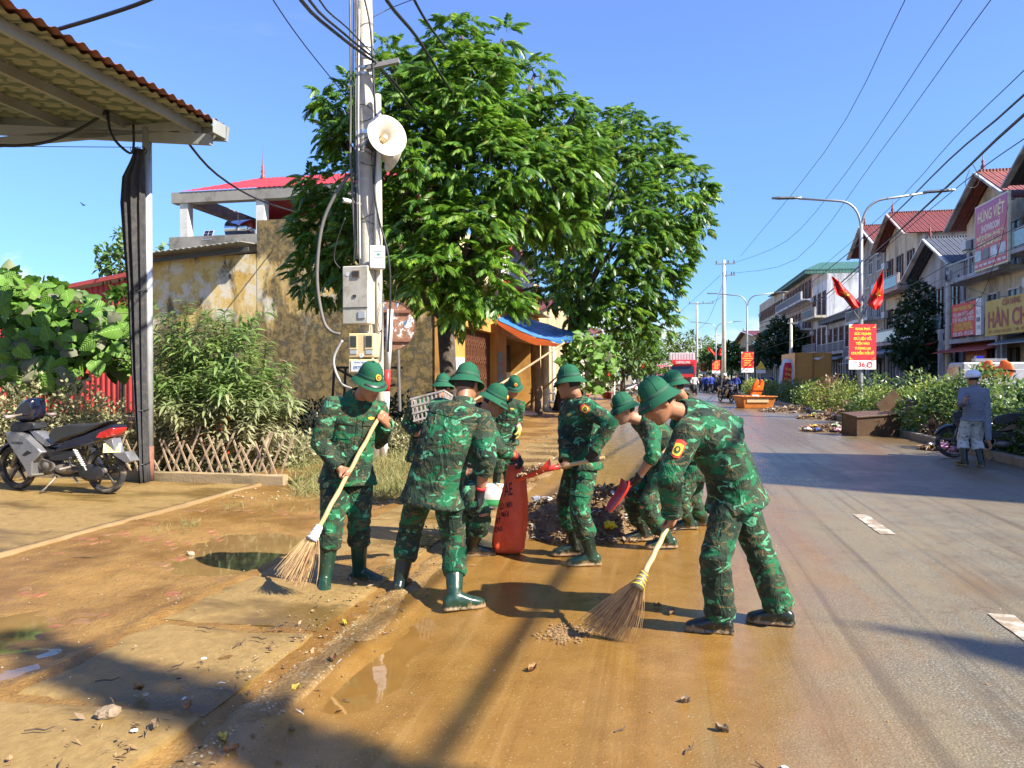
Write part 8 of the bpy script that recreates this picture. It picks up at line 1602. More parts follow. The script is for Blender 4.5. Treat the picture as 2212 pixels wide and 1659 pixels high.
lettering(r_, 'HÀN CHAY', 1.1, M_dred, (-.012, 0, H_ * .42), FU, bold=.03, width=W_ * .9); lettering(r_, 'CỬA HÀNG', .4, M_dred, (-.012, .2, H_ * .86), FU, bold=.01, width=W_ * .3); lettering(r_, 'ĐT: 0205 870 325   DĐ: 0912 563 118', .2, M_dred, (-.012, 0, H_ * .10), FU, width=W_ * .85)
r_, W_, H_ = board_at('shop_sign', 'red shop sign with white lines of text beside the utility pole', 2055, 2106, 660, 729, 16.4, M_banred)
for tx, z_, w_, m_ in (('SÀN HƯNG VIỆT', .84, .85, M_banyel), ('ĐIỆN LẠNH - ĐỒ GIA DỤNG', .66, .86, M_banwh), ('TỦ BẾP - PHÒNG TẮM - THIẾT BỊ', .49, .9, M_banwh), ('BẢO HÀNH CHÍNH HÃNG', .34, .7, M_banyel), ('GIAO HÀNG TẬN NƠI', .22, .8, M_banyel), ('0205 3870 - 0912 563', .07, .85, M_banwh)): lettering(r_, tx, .3, m_, (-.012, 0, H_ * z_), FU, bold=.006, width=W_ * w_)
b = MB(); b.box((.06, -W_ * .62, H_ * .5), (.14, W_ * .20, H_ * 1.05)); b.build('side_panel', M_banwh, r_)
for i in range(4): b = MB(); b.box((-.02, -W_ * .62, H_ * (.2 + .22 * i)), (.02, W_ * .13, H_ * .12)); b.build('product_picture', mat('picture_%d' % i, (.2, .2, .2)), r_)
r_, W_, H_ = board_at('shop_sign', 'dark red shop sign in the shade above the parked light truck', 2085, 2130, 760, 790, 16.9, mat('sign_maroon', (.20, .02, .02), .5)); lettering(r_, 'ĐIỆN TỬ - ĐIỆN LẠNH', .4, M_banyel, (-.012, 0, H_ * .5), FU, width=W_ * .85)
# ---- trees, bamboo and hills on the right and far away
M_dkt = leafmat('dark_tree_leaf', (0.018, 0.045, 0.016), (0.040, 0.085, 0.025), None, rough=.45, trans=.2); M_bam = leafmat('bamboo_leaf', (0.10, 0.15, 0.035), (0.19, 0.24, 0.06), None, rough=.6, trans=.3)
GT = 'street trees in front of the houses'
round_tree('dark conical street tree left of the red shop sign', gr(P(1980, 900, 47)), [blob(*a) for a in ((1980, 690, 47, 46), (1985, 645, 47, 32), (1975, 740, 47, 48), (1990, 780, 47, 38), (1955, 765, 47, 30), (1985, 620, 47, 16), (2005, 720, 47, 32))], .34, M_dkt, 21, 330, group=GT); round_tree('dark spreading tree behind the yellow box truck', gr(P(1690, 900, 92)), [blob(*a) for a in ((1690, 725, 92, 30), (1660, 745, 92, 28), (1715, 735, 92, 26), (1650, 770, 92, 22), (1700, 760, 92, 30), (1685, 700, 92, 16))], .6, M_dkt, 22, 160, group=GT); round_tree('round clipped tree between the far banners', gr(P(1580, 900, 105)), [blob(*a) for a in ((1580, 765, 105, 22), (1575, 750, 105, 14), (1590, 780, 105, 16), (1568, 780, 105, 14))], .55, M_leafB, 23, 190, group=GT); round_tree('leafy tree behind the small banner on the third lamp', gr(P(1540, 900, 110)), [blob(*a) for a in ((1540, 765, 110, 22), (1530, 780, 110, 18), (1555, 775, 110, 18))], .6, M_pale, 24, 170, group=GT)
round_tree('feathery bamboo clump on the skyline', gr(P(1455, 860, 190)), [blob(*a) for a in ((1440, 760, 190, 26), (1455, 735, 190, 16), (1470, 770, 190, 24), (1425, 780, 190, 20), (1490, 730, 190, 14), (1485, 760, 190, 20), (1505, 775, 190, 18), (1450, 720, 190, 9))], 1.3, M_bam, 25, 26, name='bamboo', W=.22, r0=.2); round_tree('bamboo leaning right behind the far utility pole', gr(P(1520, 860, 200)), [blob(*a) for a in ((1520, 745, 200, 13), (1530, 738, 200, 9), (1508, 755, 200, 14), (1512, 785, 200, 20))], 1.3, M_bam, 26, 26, name='bamboo', W=.22, r0=.2)
round_tree('row of far trees closing the end of the street', gr(P(1600, 850, 230)), [blob(*a) for a in ((1560, 795, 230, 16), (1590, 793, 230, 16), (1620, 795, 230, 16), (1645, 790, 230, 18), (1530, 798, 230, 14), (1400, 792, 230, 22), (1375, 795, 230, 20))], 1.6, M_dkt, 27, 22, r0=.3)
b = MB(); b.rings([[(x, y, z * (0.4 + .6 * abs(nz(x * .004, 3)) + .25 * nz(x * .02, 7)) - 1) for x in np.linspace(-700, 1200, 120)] for y, z in ((900, 0), (1000, 34), (1200, 60), (1500, 10))], caps=False, closed=False); tag(b.build('hills', mat('wooded_hill', (.10, .14, .13), .9, vs=.02), None, smooth=True), kind='structure')
# unseen tree added behind the camera, its blobs set to cast the lower-left shadow
SO_ = [(-2.85, 4.2, .12), (-2.45, 3.92, .13), (-2.1, 3.70, .14), (-1.75, 3.50, .15), (-1.4, 3.34, .17), (-1.1, 3.16, .19), (-.78, 2.94, .2), (-.35, 2.6, .24)]
tb_ = [(Vector((x, y, 0)) + SUN * (8.6 / SUN.z), r) for x, y, r in SO_]; round_tree('unseen tree added behind the viewer to shade the lower left corner', Vector((9.2, -4.4, 0)), tb_, .13, M_leafB, 31, 5200, name='street_tree', r0=.16)
# ---- utility poles on the right
def upole(label, px, D, ytop, r, arms):
 p = gr(P(px, 900, D)); h = P(px, ytop, D).z; root = thing('utility_pole', label, 'utility pole', p, RZ, 'far utility poles'); b = MB(); b.tube([(0, 0, 0), (0, 0, h * .5), (0, 0, h)], [r * 1.25, r * 1.1, r * .85], 12); b.build('shaft', M_cpole, root, smooth=True)
 for z_, x0, x1 in arms:
  b = MB(); b.bar((x0, -.1, h - z_), (x1, -.1, h - z_), .12, .12); a = b.build('cross_arm', M_lamp, root)
  for x in (x0 + .1, (x0 + x1) / 2 + .3, x1 - .1): b = MB(); b.tube([(x, -.1, h - z_), (x, -.1, h - z_ + .35)], [.07, .05], 8); b.build('insulator', M_bblk, a)
 return root, h
upole('tall far concrete pole with a V-shaped cross arm', 1563, 78, 562, .19, [(.4, -.9, 1.1), (1.6, -.2, 1.1)]); upole('distant pole with a wide cross arm and insulators', 1505, 120, 652, .17, [(.3, -1.3, 2.6)]); upole('grey concrete pole in front of the blue-roofed house', 2048, 44, 585, .17, [(.6, -.3, .6)]); upole('short dark pole beside the yellow box truck', 1708, 80, 688, .16, [(.5, -.4, .7)])
# ---- vehicles
M_tred = mat('truck_red', (.55, .02, .018), .3, coat=.4, var=.08); M_tglass = mat('windscreen', (.015, .03, .045), .06); M_chrome = mat('chrome', (.55, .55, .56), .15, metal=1); M_light = mat('headlight', (.7, .72, .72), .1); M_cargo = mat('cargo_white', (.60, .60, .57), .5, var=.1)
def bus_wheel(parent, x, y, r, w=.28):
 wh = obj('wheel', None, parent, (x, y, r)); b_ = MB(); b_.tube([(-w / 2, 0, 0), (-w * .4, 0, 0), (w * .4, 0, 0), (w / 2, 0, 0)], [r * .93, r, r, r * .93], 22); b_.build('tyre', M_tyre, wh); b_ = MB(); b_.tube([(-w / 2 - .01, 0, 0), (w / 2 + .01, 0, 0)], r * .55, 16); b_.build('rim', M_galv, wh)
def truck(label, u, v):
 t_ = thing('truck', label, 'truck', UV(u, v, 0), RZ, 'red trucks far down the street'); b = MB(); b.prism([(-1.22, 0, .55), (-1.22, 0, 1.6), (-1.2, .12, 2.5), (-1.15, .25, 3.05), (-1.15, 2.0, 3.05), (-1.22, 2.0, .55)], (2.44, 0, 0)); b.build('cab', M_tred, t_, bevel=.05); b = MB(); b.prism([(-1.1, -.012, 1.68), (1.1, -.012, 1.68), (1.06, .10, 2.42), (-1.06, .10, 2.42)], (0, .02, 0)); b.build('windscreen', M_tglass, t_)
 b = MB(); b.box((0, -.01, 2.72), (2.1, .25, .28)); sv = b.build('sun_visor', M_tred, t_); lettering(sv, 'CHENGLONG', .34, M_banwh, (0, -.15, 2.78), FC, bold=.006, width=1.35)
 for i in range(4): b = MB(); b.box((0, -.03, .78 + i * .17), (1.7, .05, .09)); b.build('grille_bar', M_bblk, t_)
 b = MB(); b.box((0, -.10, .5), (2.44, .25, .35)); b.build('bumper', M_bblk, t_, bevel=.04)
 for s in (-1, 1):
  b = MB(); b.box((s * .92, -.05, .92), (.42, .10, .22)); b.build('headlight', M_light, t_, bevel=.03); b = MB(); b.box((s * 1.42, .1, 2.1), (.18, .1, .55)); b.build('mirror', M_bblk, t_, bevel=.03); bus_wheel(t_, s * 1.0, 1.1, .5); bus_wheel(t_, s * 1.0, 6.8, .5)
 b = MB(); b.box((0, 5.7, 2.45), (2.5, 7.0, 2.7)); b.build('cargo_box', M_cargo, t_)
 for i in range(9): b = MB(); b.box((-1.1 + i * .275, 2.18, 3.42), (.14, .06, .70)); b.build('cargo_rib', M_cargo, t_)
 b = MB(); b.box((0, 5.5, .75), (.9, 8, .25)); b.build('chassis', M_bblk, t_); return t_
truck('red heavy truck with white cargo box facing the camera down the street', 2.0, 74); truck('second red truck further back on the left', .35, 118)
cr = thing('car', 'dark teal car facing the camera beside the red trucks', 'car', UV(-.75, 80, 0), RZ); b = MB(); b.prism([(-.85, 0, .35), (-.87, 0, .85), (-.82, .95, .98), (-.68, 1.6, 1.52), (-.68, 3.4, 1.55), (-.82, 4.3, 1.0), (-.85, 4.4, .35)], (1.7, 0, 0)); b.build('body', mat('dark_teal_paint', (.03, .06, .07), .25, coat=.4), cr, bevel=.06); b = MB(); b.prism([(-.70, .99, 1.02), (.70, .99, 1.02), (.58, 1.52, 1.47), (-.58, 1.52, 1.47)], (0, -.03, .02)); b.build('windscreen', M_tglass, cr)
for s in (-1, 1):
 b = MB(); b.box((s * .62, -.02, .72), (.36, .08, .16)); b.build('headlight', M_light, cr, bevel=.02)
 for y in (.8, 3.5): bus_wheel(cr, s * .78, y, .33, .2)
b = MB(); b.box((0, -.03, .5), (1.1, .06, .16)); b.build('grille', M_bblk, cr)
lt = thing('light_truck', 'white light truck with orange life jackets on its bed, parked beyond the hedge', 'truck', UV(9.6, 20.0, 0), RZ); M_lt = mat('truck_white', (.42, .43, .44), .4, dirt=(.2, .17, .13), da=.4, vs=3)
for nm, c, s in (('bed_side', (-.35, 2.7, 1.02), (.06, 5.4, .48)), ('bed_side', (1.45, 2.7, 1.02), (.06, 5.4, .48)), ('tail_gate', (.55, 0, 1.02), (1.74, .06, .48)), ('bed_floor', (.55, 2.7, .76), (1.74, 5.3, .08)), ('head_board', (.55, 5.4, 1.25), (1.9, .08, .95)), ('chassis', (.55, 3.4, .55), (.8, 6.6, .2))): b = MB(); b.box(c, s); b.build(nm, M_lt if nm != 'chassis' else M_bblk, lt, bevel=.01)
for y in (.2, 1.8, 3.5, 5.2): b = MB(); b.box((-.40, y, 1.02), (.05, .07, .5)); b.build('bed_post', M_lt, lt)
lettering(lt, '12A-003.26', .24, M_black, (-.386, 1.6, 1.12), FU, bold=.004, width=1.6)
b = MB(); b.prism([(-.32, 5.6, .5), (-.32, 5.6, 1.95), (-.30, 6.8, 1.95), (-.32, 7.25, 1.25), (-.34, 7.3, .5)], (1.8, 0, 0)); cb_ = b.build('cab', M_lt, lt, bevel=.05); b = MB(); b.prism([(-.345, 5.85, 1.25), (-.345, 5.85, 1.8), (-.335, 6.7, 1.8), (-.345, 7.0, 1.25)], (.02, 0, 0)); b.build('side_window', M_tglass, cb_)
for x in (-.2, 1.3):
 for y in (1.2, 6.4): bus_wheel(lt, x, y, .38, .22)
b = MB(); b.box((.55, 5.9, 2.02), (.9, .3, .10)); lb_ = b.build('light_bar', M_lamp, cb_); b = MB(); b.box((.25, 5.9, 2.10), (.2, .2, .1)); b.build('blue_lamp', mat('blue_lens', (.02, .03, .45), .2), lb_)
M_life = mat('life_jacket_orange', (.85, .13, .01), .55, var=.1, vs=5)
def jacket(label, c, w, h, rz, tilt=0):
 root = thing('life_jacket', label, 'life jacket', c, rz, 'orange life jackets'); root.rotation_euler = (tilt, 0, rz); b = MB()
 ol = [(-.40, 0), (0, -.03), (.40, 0), (.48, .35), (.42, .75), (.22, 1.0), (.10, .95), (.08, .62), (-.08, .62), (-.10, .95), (-.22, 1.0), (-.42, .75), (-.48, .35)]
 b = MB(); b.prism([(x_ * w, -.06, z_ * h) for x_, z_ in ol], (0, .13, 0)); o = b.build('foam_panel', M_life, root, smooth=True); m_ = o.modifiers.new('b', 'BEVEL'); m_.width = .05; m_.segments = 3
 b = MB(); b.box((0, 0, h * .35), (w * .97, .155, .05)); b.build('strap', M_black, root)
for i, (px, py, D, w, h, t_) in enumerate(((2092, 815, 24, .95, .5, .3), (2130, 812, 23, .8, .45, -.3), (2150, 815, 21.6, 1.0, .52, .2))): jacket(('leftmost orange life jacket on the truck bed', 'middle orange life jacket slumped on the truck bed', 'rightmost orange life jacket on the truck bed')[i], P(px, py, D), w, h, .3 + i, t_)
ct = thing('box_truck', 'parked yellow box truck seen from behind beyond the hedge', 'truck', UV(10.6, 56, 0), RZ); M_ybox = mat('yellow_box_paint', (.50, .24, .04), .5, var=.12, vs=2); b = MB(); b.box((0, 3, 1.95), (2.5, 6, 2.4)); b.build('cargo_box', M_ybox, ct)
for x, w in ((-.62, 1.15), (.62, 1.15)): b = MB(); b.box((x, -.03, 1.55), (w, .05, 1.4)); b.build('door', M_ybox, ct, bevel=.02)
for x in (-1.2, 0, 1.2): b = MB(); b.box((x, -.05, 1.95), (.07, .06, 2.36)); b.build('frame_post', mat('yellow_trim', (.34, .15, .03), .5), ct)
b = MB(); b.poly([(-.1, -.07, 2.72), (.35, -.07, 2.62), (.75, -.07, 2.95), (.45, -.07, 2.78), (.2, -.07, 2.80)]); b.build('white_mark', M_banwh, ct)
for s in (-1, 1): bus_wheel(ct, s * 1.0, 1.2, .45); bus_wheel(ct, s * 1.0, 6.6, .45)
b = MB(); b.box((0, 7.2, 1.4), (2.2, 1.8, 1.9)); b.build('cab', M_ybox, ct, bevel=.08)
# leaning printed banner stand
xb = thing('banner_stand', 'leaning red banner stand with yellow text and white edges', 'banner', gr(P(1692, 850, 48)), .1); M_bs = [MB(), MB()]
def xs(i, j): t = j; return Vector(((i - .5) * (1.0 - .45 * max(0, t - .75) / .25) + .28 * t, -.12 * math.sin(math.pi * t) - .10 * math.sin(math.pi * i), .1 + 2.5 * t))
b = MB(); b.grid(xs, 8, 14); o = b.build('sheet', M_banwh, xb, smooth=True); b = MB(); b.grid(lambda i, j: xs(.2 + .6 * i, .12 + .78 * j) + Vector((0, -.02, 0)), 8, 12); b.build('red_field', M_banred, xb, smooth=True)
for i, tx in enumerate(('TRÀ CHANH', 'CHILL', 'MỞ CỬA', '7H - 22H')): q = xs(.5, .72 - .13 * i); lettering(xb, tx, .24, M_banyel, (q.x, q.y - .16, q.z), (math.pi / 2, R(10), 0), bold=.004, width=.5)
for s in (-1, 1): b = MB(); b.tube([(s * .4, .25, 0), (-s * .25 + .2, .1, 2.4)], .015, 6); b.build('leg', M_lamp, xb)
ws_ = thing('warning_sign', 'small yellow triangular warning sign by the far hedge', 'traffic sign', gr(P(1643, 850, 62)), 0); b = MB(); b.tube([(0, 0, 0), (0, 0, 2.5)], .04, 8); b.build('post', M_lamp, ws_); b = MB(); b.prism([(-.42, -.05, 2.05), (.42, -.05, 2.05), (0, -.05, 2.75)], (0, .03, 0)); b.build('plate', M_banyel, ws_); b = MB(); b.box((0, -.05, 1.85), (.8, .03, .3)); b.build('supplement_plate', M_banwh, ws_)
# ---- orange tub with a life jacket
ot = thing('tub', 'big orange plastic tub on the wet road', 'tub', G(1629, 881), .02); M_tub = mat('orange_tub', (.55, .17, .03), .45, var=.2, vs=3, dirt=(.30, .12, .03), da=.6); b = MB()
b.rings([[(x * sx, y * sy, z) for x, y in ((-1, -1), (-.94, -1.06), (.94, -1.06), (1, -1), (1, 1), (.94, 1.06), (-.94, 1.06), (-1, 1))] for z, sx, sy in ((0, .66, .5), (.02, .68, .52), (.52, .80, .62), (.53, .86, .68), (.57, .86, .68), (.57, .79, .61), (.05, .66, .50))]); b.build('shell', M_tub, ot, bevel=.008)
b = MB(); b.box((-.05, -.632, .40), (1.0, .02, .24)); b.build('pale_panel', mat('pale_plastic', (.50, .36, .2), .5), ot)
jacket('orange life jacket standing up in the orange tub', G(1629, 881) + Vector((.05, 0, .55)), .75, .85, .5, .35); crumple('foam_lump', Vector((-.05, -.2, .56)), .2, M_wplastic, ot, 4, .3)
# ---- rubbish piles, wooden box, pink bag
def rubbish(label, px, py, rx, ry, h, n, seed, bits):
 O = G(px, py); root = thing('rubbish_pile', label, 'rubbish pile', O, RZ, 'rubbish piles along the median'); hf = lambda x, y: h * max(0, 1 - (x / rx) ** 2 - (y / ry) ** 2) * (1 + .4 * nz(x * 3, y * 3, seed)); b = MB(); b.grid(lambda i, j: ((i * 2 - 1) * rx, (j * 2 - 1) * ry, hf((i * 2 - 1) * rx, (j * 2 - 1) * ry) - .01), 24, 16); b.build('mound', mat('rubbish_mud', (.15, .10, .06), .6, var=.4, vs=9, bump=.6), root, smooth=True); rd_ = random.Random(seed)
 def pp(r): a = r.random() * 6.28; q = math.sqrt(r.random()) * .97; x, y = rx * q * math.cos(a), ry * q * math.sin(a); return x, y, hf(x, y) + r.random() * .04
 litter(root, n * 2, pp, seed, .025, .10); ms = [M_wplastic, M_yplastic, mat('blue_plastic', (.03, .08, .3), .4), mat('green_plastic', (.2, .4, .1), .5), M_pink, mat('red_plastic', (.5, .05, .03), .5)]
 for k in range(bits): x, y, z = pp(rd_); o = crumple('rubbish_bag' if k % 3 == 0 else 'plastic_scrap', Vector((x, y, z + .03)), rd_.uniform(.03, .085), ms[(0, 0, 1, 0, 2, 3, 0, 4, 5)[k % 9]], root, k, .5)
rubbish('long rubbish pile in front of the wooden box', 1815, 932, 1.1, .55, .16, 420, 3, 16); rubbish('rubbish pile with bottles near the orange tub', 1715, 890, 1.5, .8, .22, 360, 5, 14); rubbish('small dark rubbish heap between the two larger piles', 1772, 905, .8, .5, .15, 200, 8, 6); rubbish('low rubbish heap with a pink bag behind the person with the white helmet', 2060, 972, .7, .35, .10, 220, 9, 4)
pb_ = thing('plastic_bag', 'crumpled pink plastic bag on the low rubbish heap', 'bag', G(2050, 975), 0); crumple('bag_body', Vector((0, 0, .10)), .17, M_pink, pb_, 3, .6)
wb = thing('wooden_box', 'broken brown wooden cabinet box tipped over by the hedge', 'box', G(1892, 940), RZ + .25); wb.rotation_euler = (.10, -.06, RZ + .3); wb.scale = (1.25, 1.25, 1.25); M_wood = mat('wet_brown_wood', (.085, .048, .024), .55, var=.3, vs=5, bump=.3, bs=20)
for nm, c, s, rt in (('panel', (-.1, -.25, .22), (.95, .03, .44), None), ('panel', (-.1, .28, .22), (.95, .03, .44), None), ('panel', (-.56, 0, .22), (.03, .5, .44), None), ('panel', (-.1, 0, .02), (.92, .5, .03), None), ('top_panel', (-.1, 0, .455), (.98, .58, .03), None), ('door_flap', (.52, -.05, .52), (.6, .5, .035), Matrix.Rotation(R(-42), 3, 'Y')), ('door_flap', (.42, .2, .60), (.5, .035, .36), Matrix.Rotation(R(-35), 3, 'Y'))): b = MB(); b.box(c, s, rt); b.build(nm, M_wood, wb, bevel=.004)
# ---- potted plants, flag and parked bikes by the left pavement
for i, (px, py, lb) in enumerate(((1228, 876, 'potted shrub in a pale planter at the pavement edge'), (1262, 868, 'small potted plant in a red pot by the pavement'), (1312, 862, 'red-brown flower pot beside the white pipe post'))):
 O = G(px, py); root = thing('potted_plant', lb, 'potted plant', O, RZ, 'pots along the left pavement'); b = MB(); b.lathe([(.20, 0), (.24, .02), (.30, .38), (.34, .40), (.34, .46), (.28, .46), (.27, .40), (.01, .40)], 18); b.build('pot', (mat('pale_pot', (.45, .36, .27), .7), mat('red_pot', (.30, .07, .05), .6))[i > 0], root, smooth=True); rdn = np.random.default_rng(i); n = 420; u = rdn.normal(size=(n, 3)); u /= np.linalg.norm(u, axis=1, keepdims=True); tv, tf = small_leaf(.13, .045); obj('foliage', scatter_mesh('foliage', tv, tf, u * [.4, .4, .5] * rdn.uniform(.3, 1, (n, 1)) + [0, 0, .95], frames(u + [0, 0, .2], roll=rdn.normal(0, .6, n)), rdn.uniform(.6, 1.3, n), (M_dusty, M_mulb, M_pale)[i]), root); b = MB(); b.tube([(0, 0, .4), (.02, 0, .9)], .02, 6); b.build('stem', M_stem, root)
fg = thing('flag', 'red flag hanging limp from a white post on the left pavement', 'flag', G(1327, 858), 0); b = MB(); b.tube([(0, 0, 0), (0, 0, 2.6)], .05, 8); b.build('staff', M_wpaint, fg); b = MB(); b.grid(lambda i, j: (-.02 - .42 * i + .05 * math.sin(j * 8), .05 * math.sin(i * 12), 2.4 - 1.25 * j - .1 * i), 8, 10); b.build('cloth', M_flag, fg, smooth=True)
f2 = thing('flag', 'red flag fluttering above the parked scooters', 'flag', G(1399, 851), 0); b = MB(); b.tube([(0, 0, 0), (0, 0, 3.2)], .04, 8); b.build('staff', M_gcable, f2); b = MB(); b.grid(lambda i, j: (-.9 * i, .15 * math.sin(i * 9), 3.1 - .8 * j - .25 * i + .1 * math.sin(i * 7)), 10, 6); b.build('cloth', M_flag, f2, smooth=True)
def recolour(o, mp):
 for c in o.children:
  recolour(c, mp)
  if c.type == 'MESH' and c.material_slots and c.material_slots[0].material in mp: m0 = c.material_slots[0].material; c.material_slots[0].link = 'OBJECT'; c.material_slots[0].material = mp[m0]
def bike_copy(label, p, rz, mp): o = copy_tree(bike); o.location = p; o.rotation_euler = (0, 0, rz); tag(o, label, 'motorbike'); recolour(o, mp); [bpy.data.objects.remove(q) for q in [w for c in [o] + list(o.children_recursive) for w in c.children if w.name.startswith('lettering')]]; return o
M_tarp = mat('silver_cover', (.45, .47, .5), .35, var=.2, vs=3)
bike_copy('black scooter parked at the right edge beside the hedge', G(2182, 1000) + Vector((.10, .5, 0)), R(150), {M_silver: M_bblk, M_navy: mat('black_gloss', (.008, .009, .012), .2, coat=.5)}); bike_copy('silver scooter parked under the trees on the left pavement', G(1350, 857), R(200), {M_navy: M_tarp}); bike_copy('grey scooter parked behind the silver one on the left pavement', G(1378, 853), R(215), {M_silver: M_tarp, M_navy: M_tarp}); rb = bike_copy('dark scooter being ridden towards the camera', G(1568, 868), R(-80), {M_silver: M_navy})
# ---- other people
def cloth(name, c): return mat('cloth_' + name, c, .8, var=.15, vs=9, bump=.4, bs=18)
def hat(parent, HM, kind):
 b_ = MB()
 if kind == 'cone': b_.lathe([(.001, .20), (.12, .10), (.21, .03), (.205, .025), (.11, .09)], 20, HM); b_.build('conical_hat', mat('palm_leaf', (.55, .46, .28), .7), parent, smooth=True)
 elif kind == 'moto':
  b_.lathe([(.001, .150), (.05, .145), (.09, .12), (.115, .08), (.122, .03), (.118, .0), (.105, .0), (.10, .06)], 24, HM @ Matrix.Translation((0, -.01, .01)), 1, 1.12); h_ = b_.build('helmet', mat('white_helmet', (.72, .73, .75), .25, coat=.3), parent, smooth=True)
def simple(label, px, py, yaw, shirt, trousers, hatk=None, seed=1, group='people further down the street', h=1.0, hgt=1.62, fine=False, z0=0, **kw):
 O = G(px, py); f_ = Vector((-math.sin(R(yaw)), math.cos(R(yaw)), 0)); r_ = Vector((math.cos(R(yaw)), math.sin(R(yaw)), 0)); s_ = hgt / 1.62; Z = lambda z: Vector((0, 0, z * s_))
 sp = dict(label=label, group=group, root=O, yaw=yaw, fine=fine, face=False, helmet=False, pelvis=O + Z(.84), neck=O + Z(1.36), head=O + Z(1.50) + f_ * .03, hfwd=f_ + Vector((0, 0, -.15)), jacket=shirt, trousers=trousers, collar=False, cuff=False, hem=-.12, seed=seed, wide=.93, jname='shirt', scale=s_,
  armL=dict(wrist=O + Z(.86) - r_ * .30 + f_ * .14, elbow=O + Z(1.06) - r_ * .34 - f_ * .1, dir=Vector((0, 0, -1)), palm=r_, curl=.4), armR=dict(wrist=O + Z(.86) + r_ * .30 + f_ * .14, elbow=O + Z(1.06) + r_ * .34 - f_ * .1, dir=Vector((0, 0, -1)), palm=-r_, curl=.4),
  legL=dict(ankle=O + Z(.085) - r_ * .11 + f_ * .06, knee=O + Z(.45) - r_ * .1 + f_ * .3, yaw=yaw + 12), legR=dict(ankle=O + Z(.085) + r_ * .11 - f_ * .05, knee=O + Z(.45) + r_ * .1 + f_ * .3, yaw=yaw - 12), blouse=False, tleg=.9, boot=.12, bmat=M_bootd, nohand=not fine); sp.update(kw); rt = person(sp)
 if hatk: hat(rt, sp['HM'], hatk)
 return rt
def greymat():
 t = NT('white_patterned_trousers'); v_ = t.coord('Object', scale=(1, 1, 1.6)); n_ = t.noise(v_, 14, 3, .5, 1); return t.set(t.mix(t.ss(n_, .57, .60), (.55, .53, .49), (.22, .20, .18)), .8, normal=t.bump(t.noise(v_, 16, 4), .4, .03))
Oq = G(2102, 1008); simple('person in grey top, pale patterned trousers and white helmet, seen from behind', 2102, 1008, -8, cloth('grey', (.15, .165, .20)), greymat(), 'moto', 41, None, hgt=1.60, fine=True, sleeve=.97, tleg=.45, blouse=False, boot=.27, bmat=M_bootd, collar=True, hem=-.10, armL=dict(wrist=P(2084, 868, 12.1), elbow=P(2070, 905, 12.3), dir=Vector((.3, .3, 1)), palm=Vector((1, 0, 0)), curl=.6), armR=dict(wrist=P(2136, 955, 12.2), elbow=P(2136, 905, 12.6), dir=Vector((.3, -.2, -1)), palm=Vector((-1, 0, 0)), curl=.5))
O2 = G(1568, 868); fr_ = Vector((-.15, -1, 0)).normalized(); rr_ = Vector((-1, .15, 0)).normalized()
simple('person in black riding a scooter towards the camera, white helmet and mask', 1568, 868, 172, cloth('black', (.015, .015, .018)), cloth('black', (.015, .015, .018)), 'moto', 43, None, pelvis=O2 + Vector((.06, .38, .82)), neck=O2 + Vector((.03, .30, 1.34)), head=O2 + Vector((.0, .24, 1.50)), armL=dict(wrist=O2 + Vector((.33, -.42, 1.02)), elbow=O2 + Vector((.40, .05, 1.0))), armR=dict(wrist=O2 + Vector((-.37, -.40, 1.02)), elbow=O2 + Vector((-.40, .05, 1.0))), legL=dict(ankle=O2 + Vector((.22, -.05, .36)), knee=O2 + Vector((.30, -.2, .72)), yaw=175), legR=dict(ankle=O2 + Vector((-.22, -.05, .36)), knee=O2 + Vector((-.28, -.2, .72)), yaw=165))
CB, CK, CW, CG = cloth('royal_blue', (.012, .035, .26)), cloth('dark', (.02, .022, .028)), cloth('pale', (.42, .42, .42)), cloth('grey_green', (.07, .09, .06))
for i, (px, py, yaw, sh, tr, hk, lb) in enumerate(((1514, 845, 10, CK, CG, 'cone', 'person in dark clothes with a conical hat left of the crowd'), (1523, 848, 200, CB, CK, None, 'person in royal blue at the left of the far crowd'), (1536, 850, 20, CB, CK, None, 'person in blue stooping beside the far utility pole'), (1545, 847, 170, CK, CK, None, 'person in black in the middle of the far crowd'), (1553, 846, 0, CG, CK, 'cone', 'person in grey-green with a conical hat behind the scooter rider'), (1590, 852, 160, CB, CK, None, 'person in blue right of the scooter rider'), (1500, 852, 190, CW, CK, None, 'person in a pale shirt by the red truck'), (1600, 846, 20, CK, CK, None, 'person in dark clothes beside the blue one'), (1643, 846, 180, CB, CK, None, 'person in blue beyond the orange tub'), (1664, 848, 175, CB, CK, None, 'person in blue near the leaning banner stand'), (1418, 852, 180, CK, CK, None, 'person in dark clothes near the teal car'), (1440, 850, 30, CK, CK, None, 'person in black beside the teal car bonnet'), (1375, 852, 10, CK, CG, None, 'person in dark clothes by the parked scooters'), (1455, 851, 170, CG, CK, None, 'person in grey-green in front of the red truck'))):
 simple(lb, px, py, yaw, sh, tr, hk, 60 + i, hgt=1.55 + .04 * (i % 4), fine=False)
for i, (px, u, sh, lb) in enumerate(((1838, 13.2, CB, 'person in blue beyond the hedge left of the lamp'), (1850, 12.8, CK, 'person in dark clothes beyond the hedge by the lamp'), (1868, 13.4, CB, 'person in blue beyond the hedge right of the lamp'), (1882, 12.9, CW, 'person in a pale top beyond the hedge'), (1812, 13.1, CK, 'person in black beyond the hedge near the box truck'), (1825, 13.6, CB, 'second person in blue beyond the hedge'), (2000, 15.6, CK, 'dim person under the dark street tree'), (2022, 15.6, CW, 'person in a pale shirt in the shade of the houses'))):
 D = VPU(px, u); p = P(px, 900, D); simple(lb, px, 810 + 2469.0 / D, 170 + 20 * i, sh, CK, None, 80 + i, 'people beyond the hedge', hgt=1.58 + .03 * (i % 3))
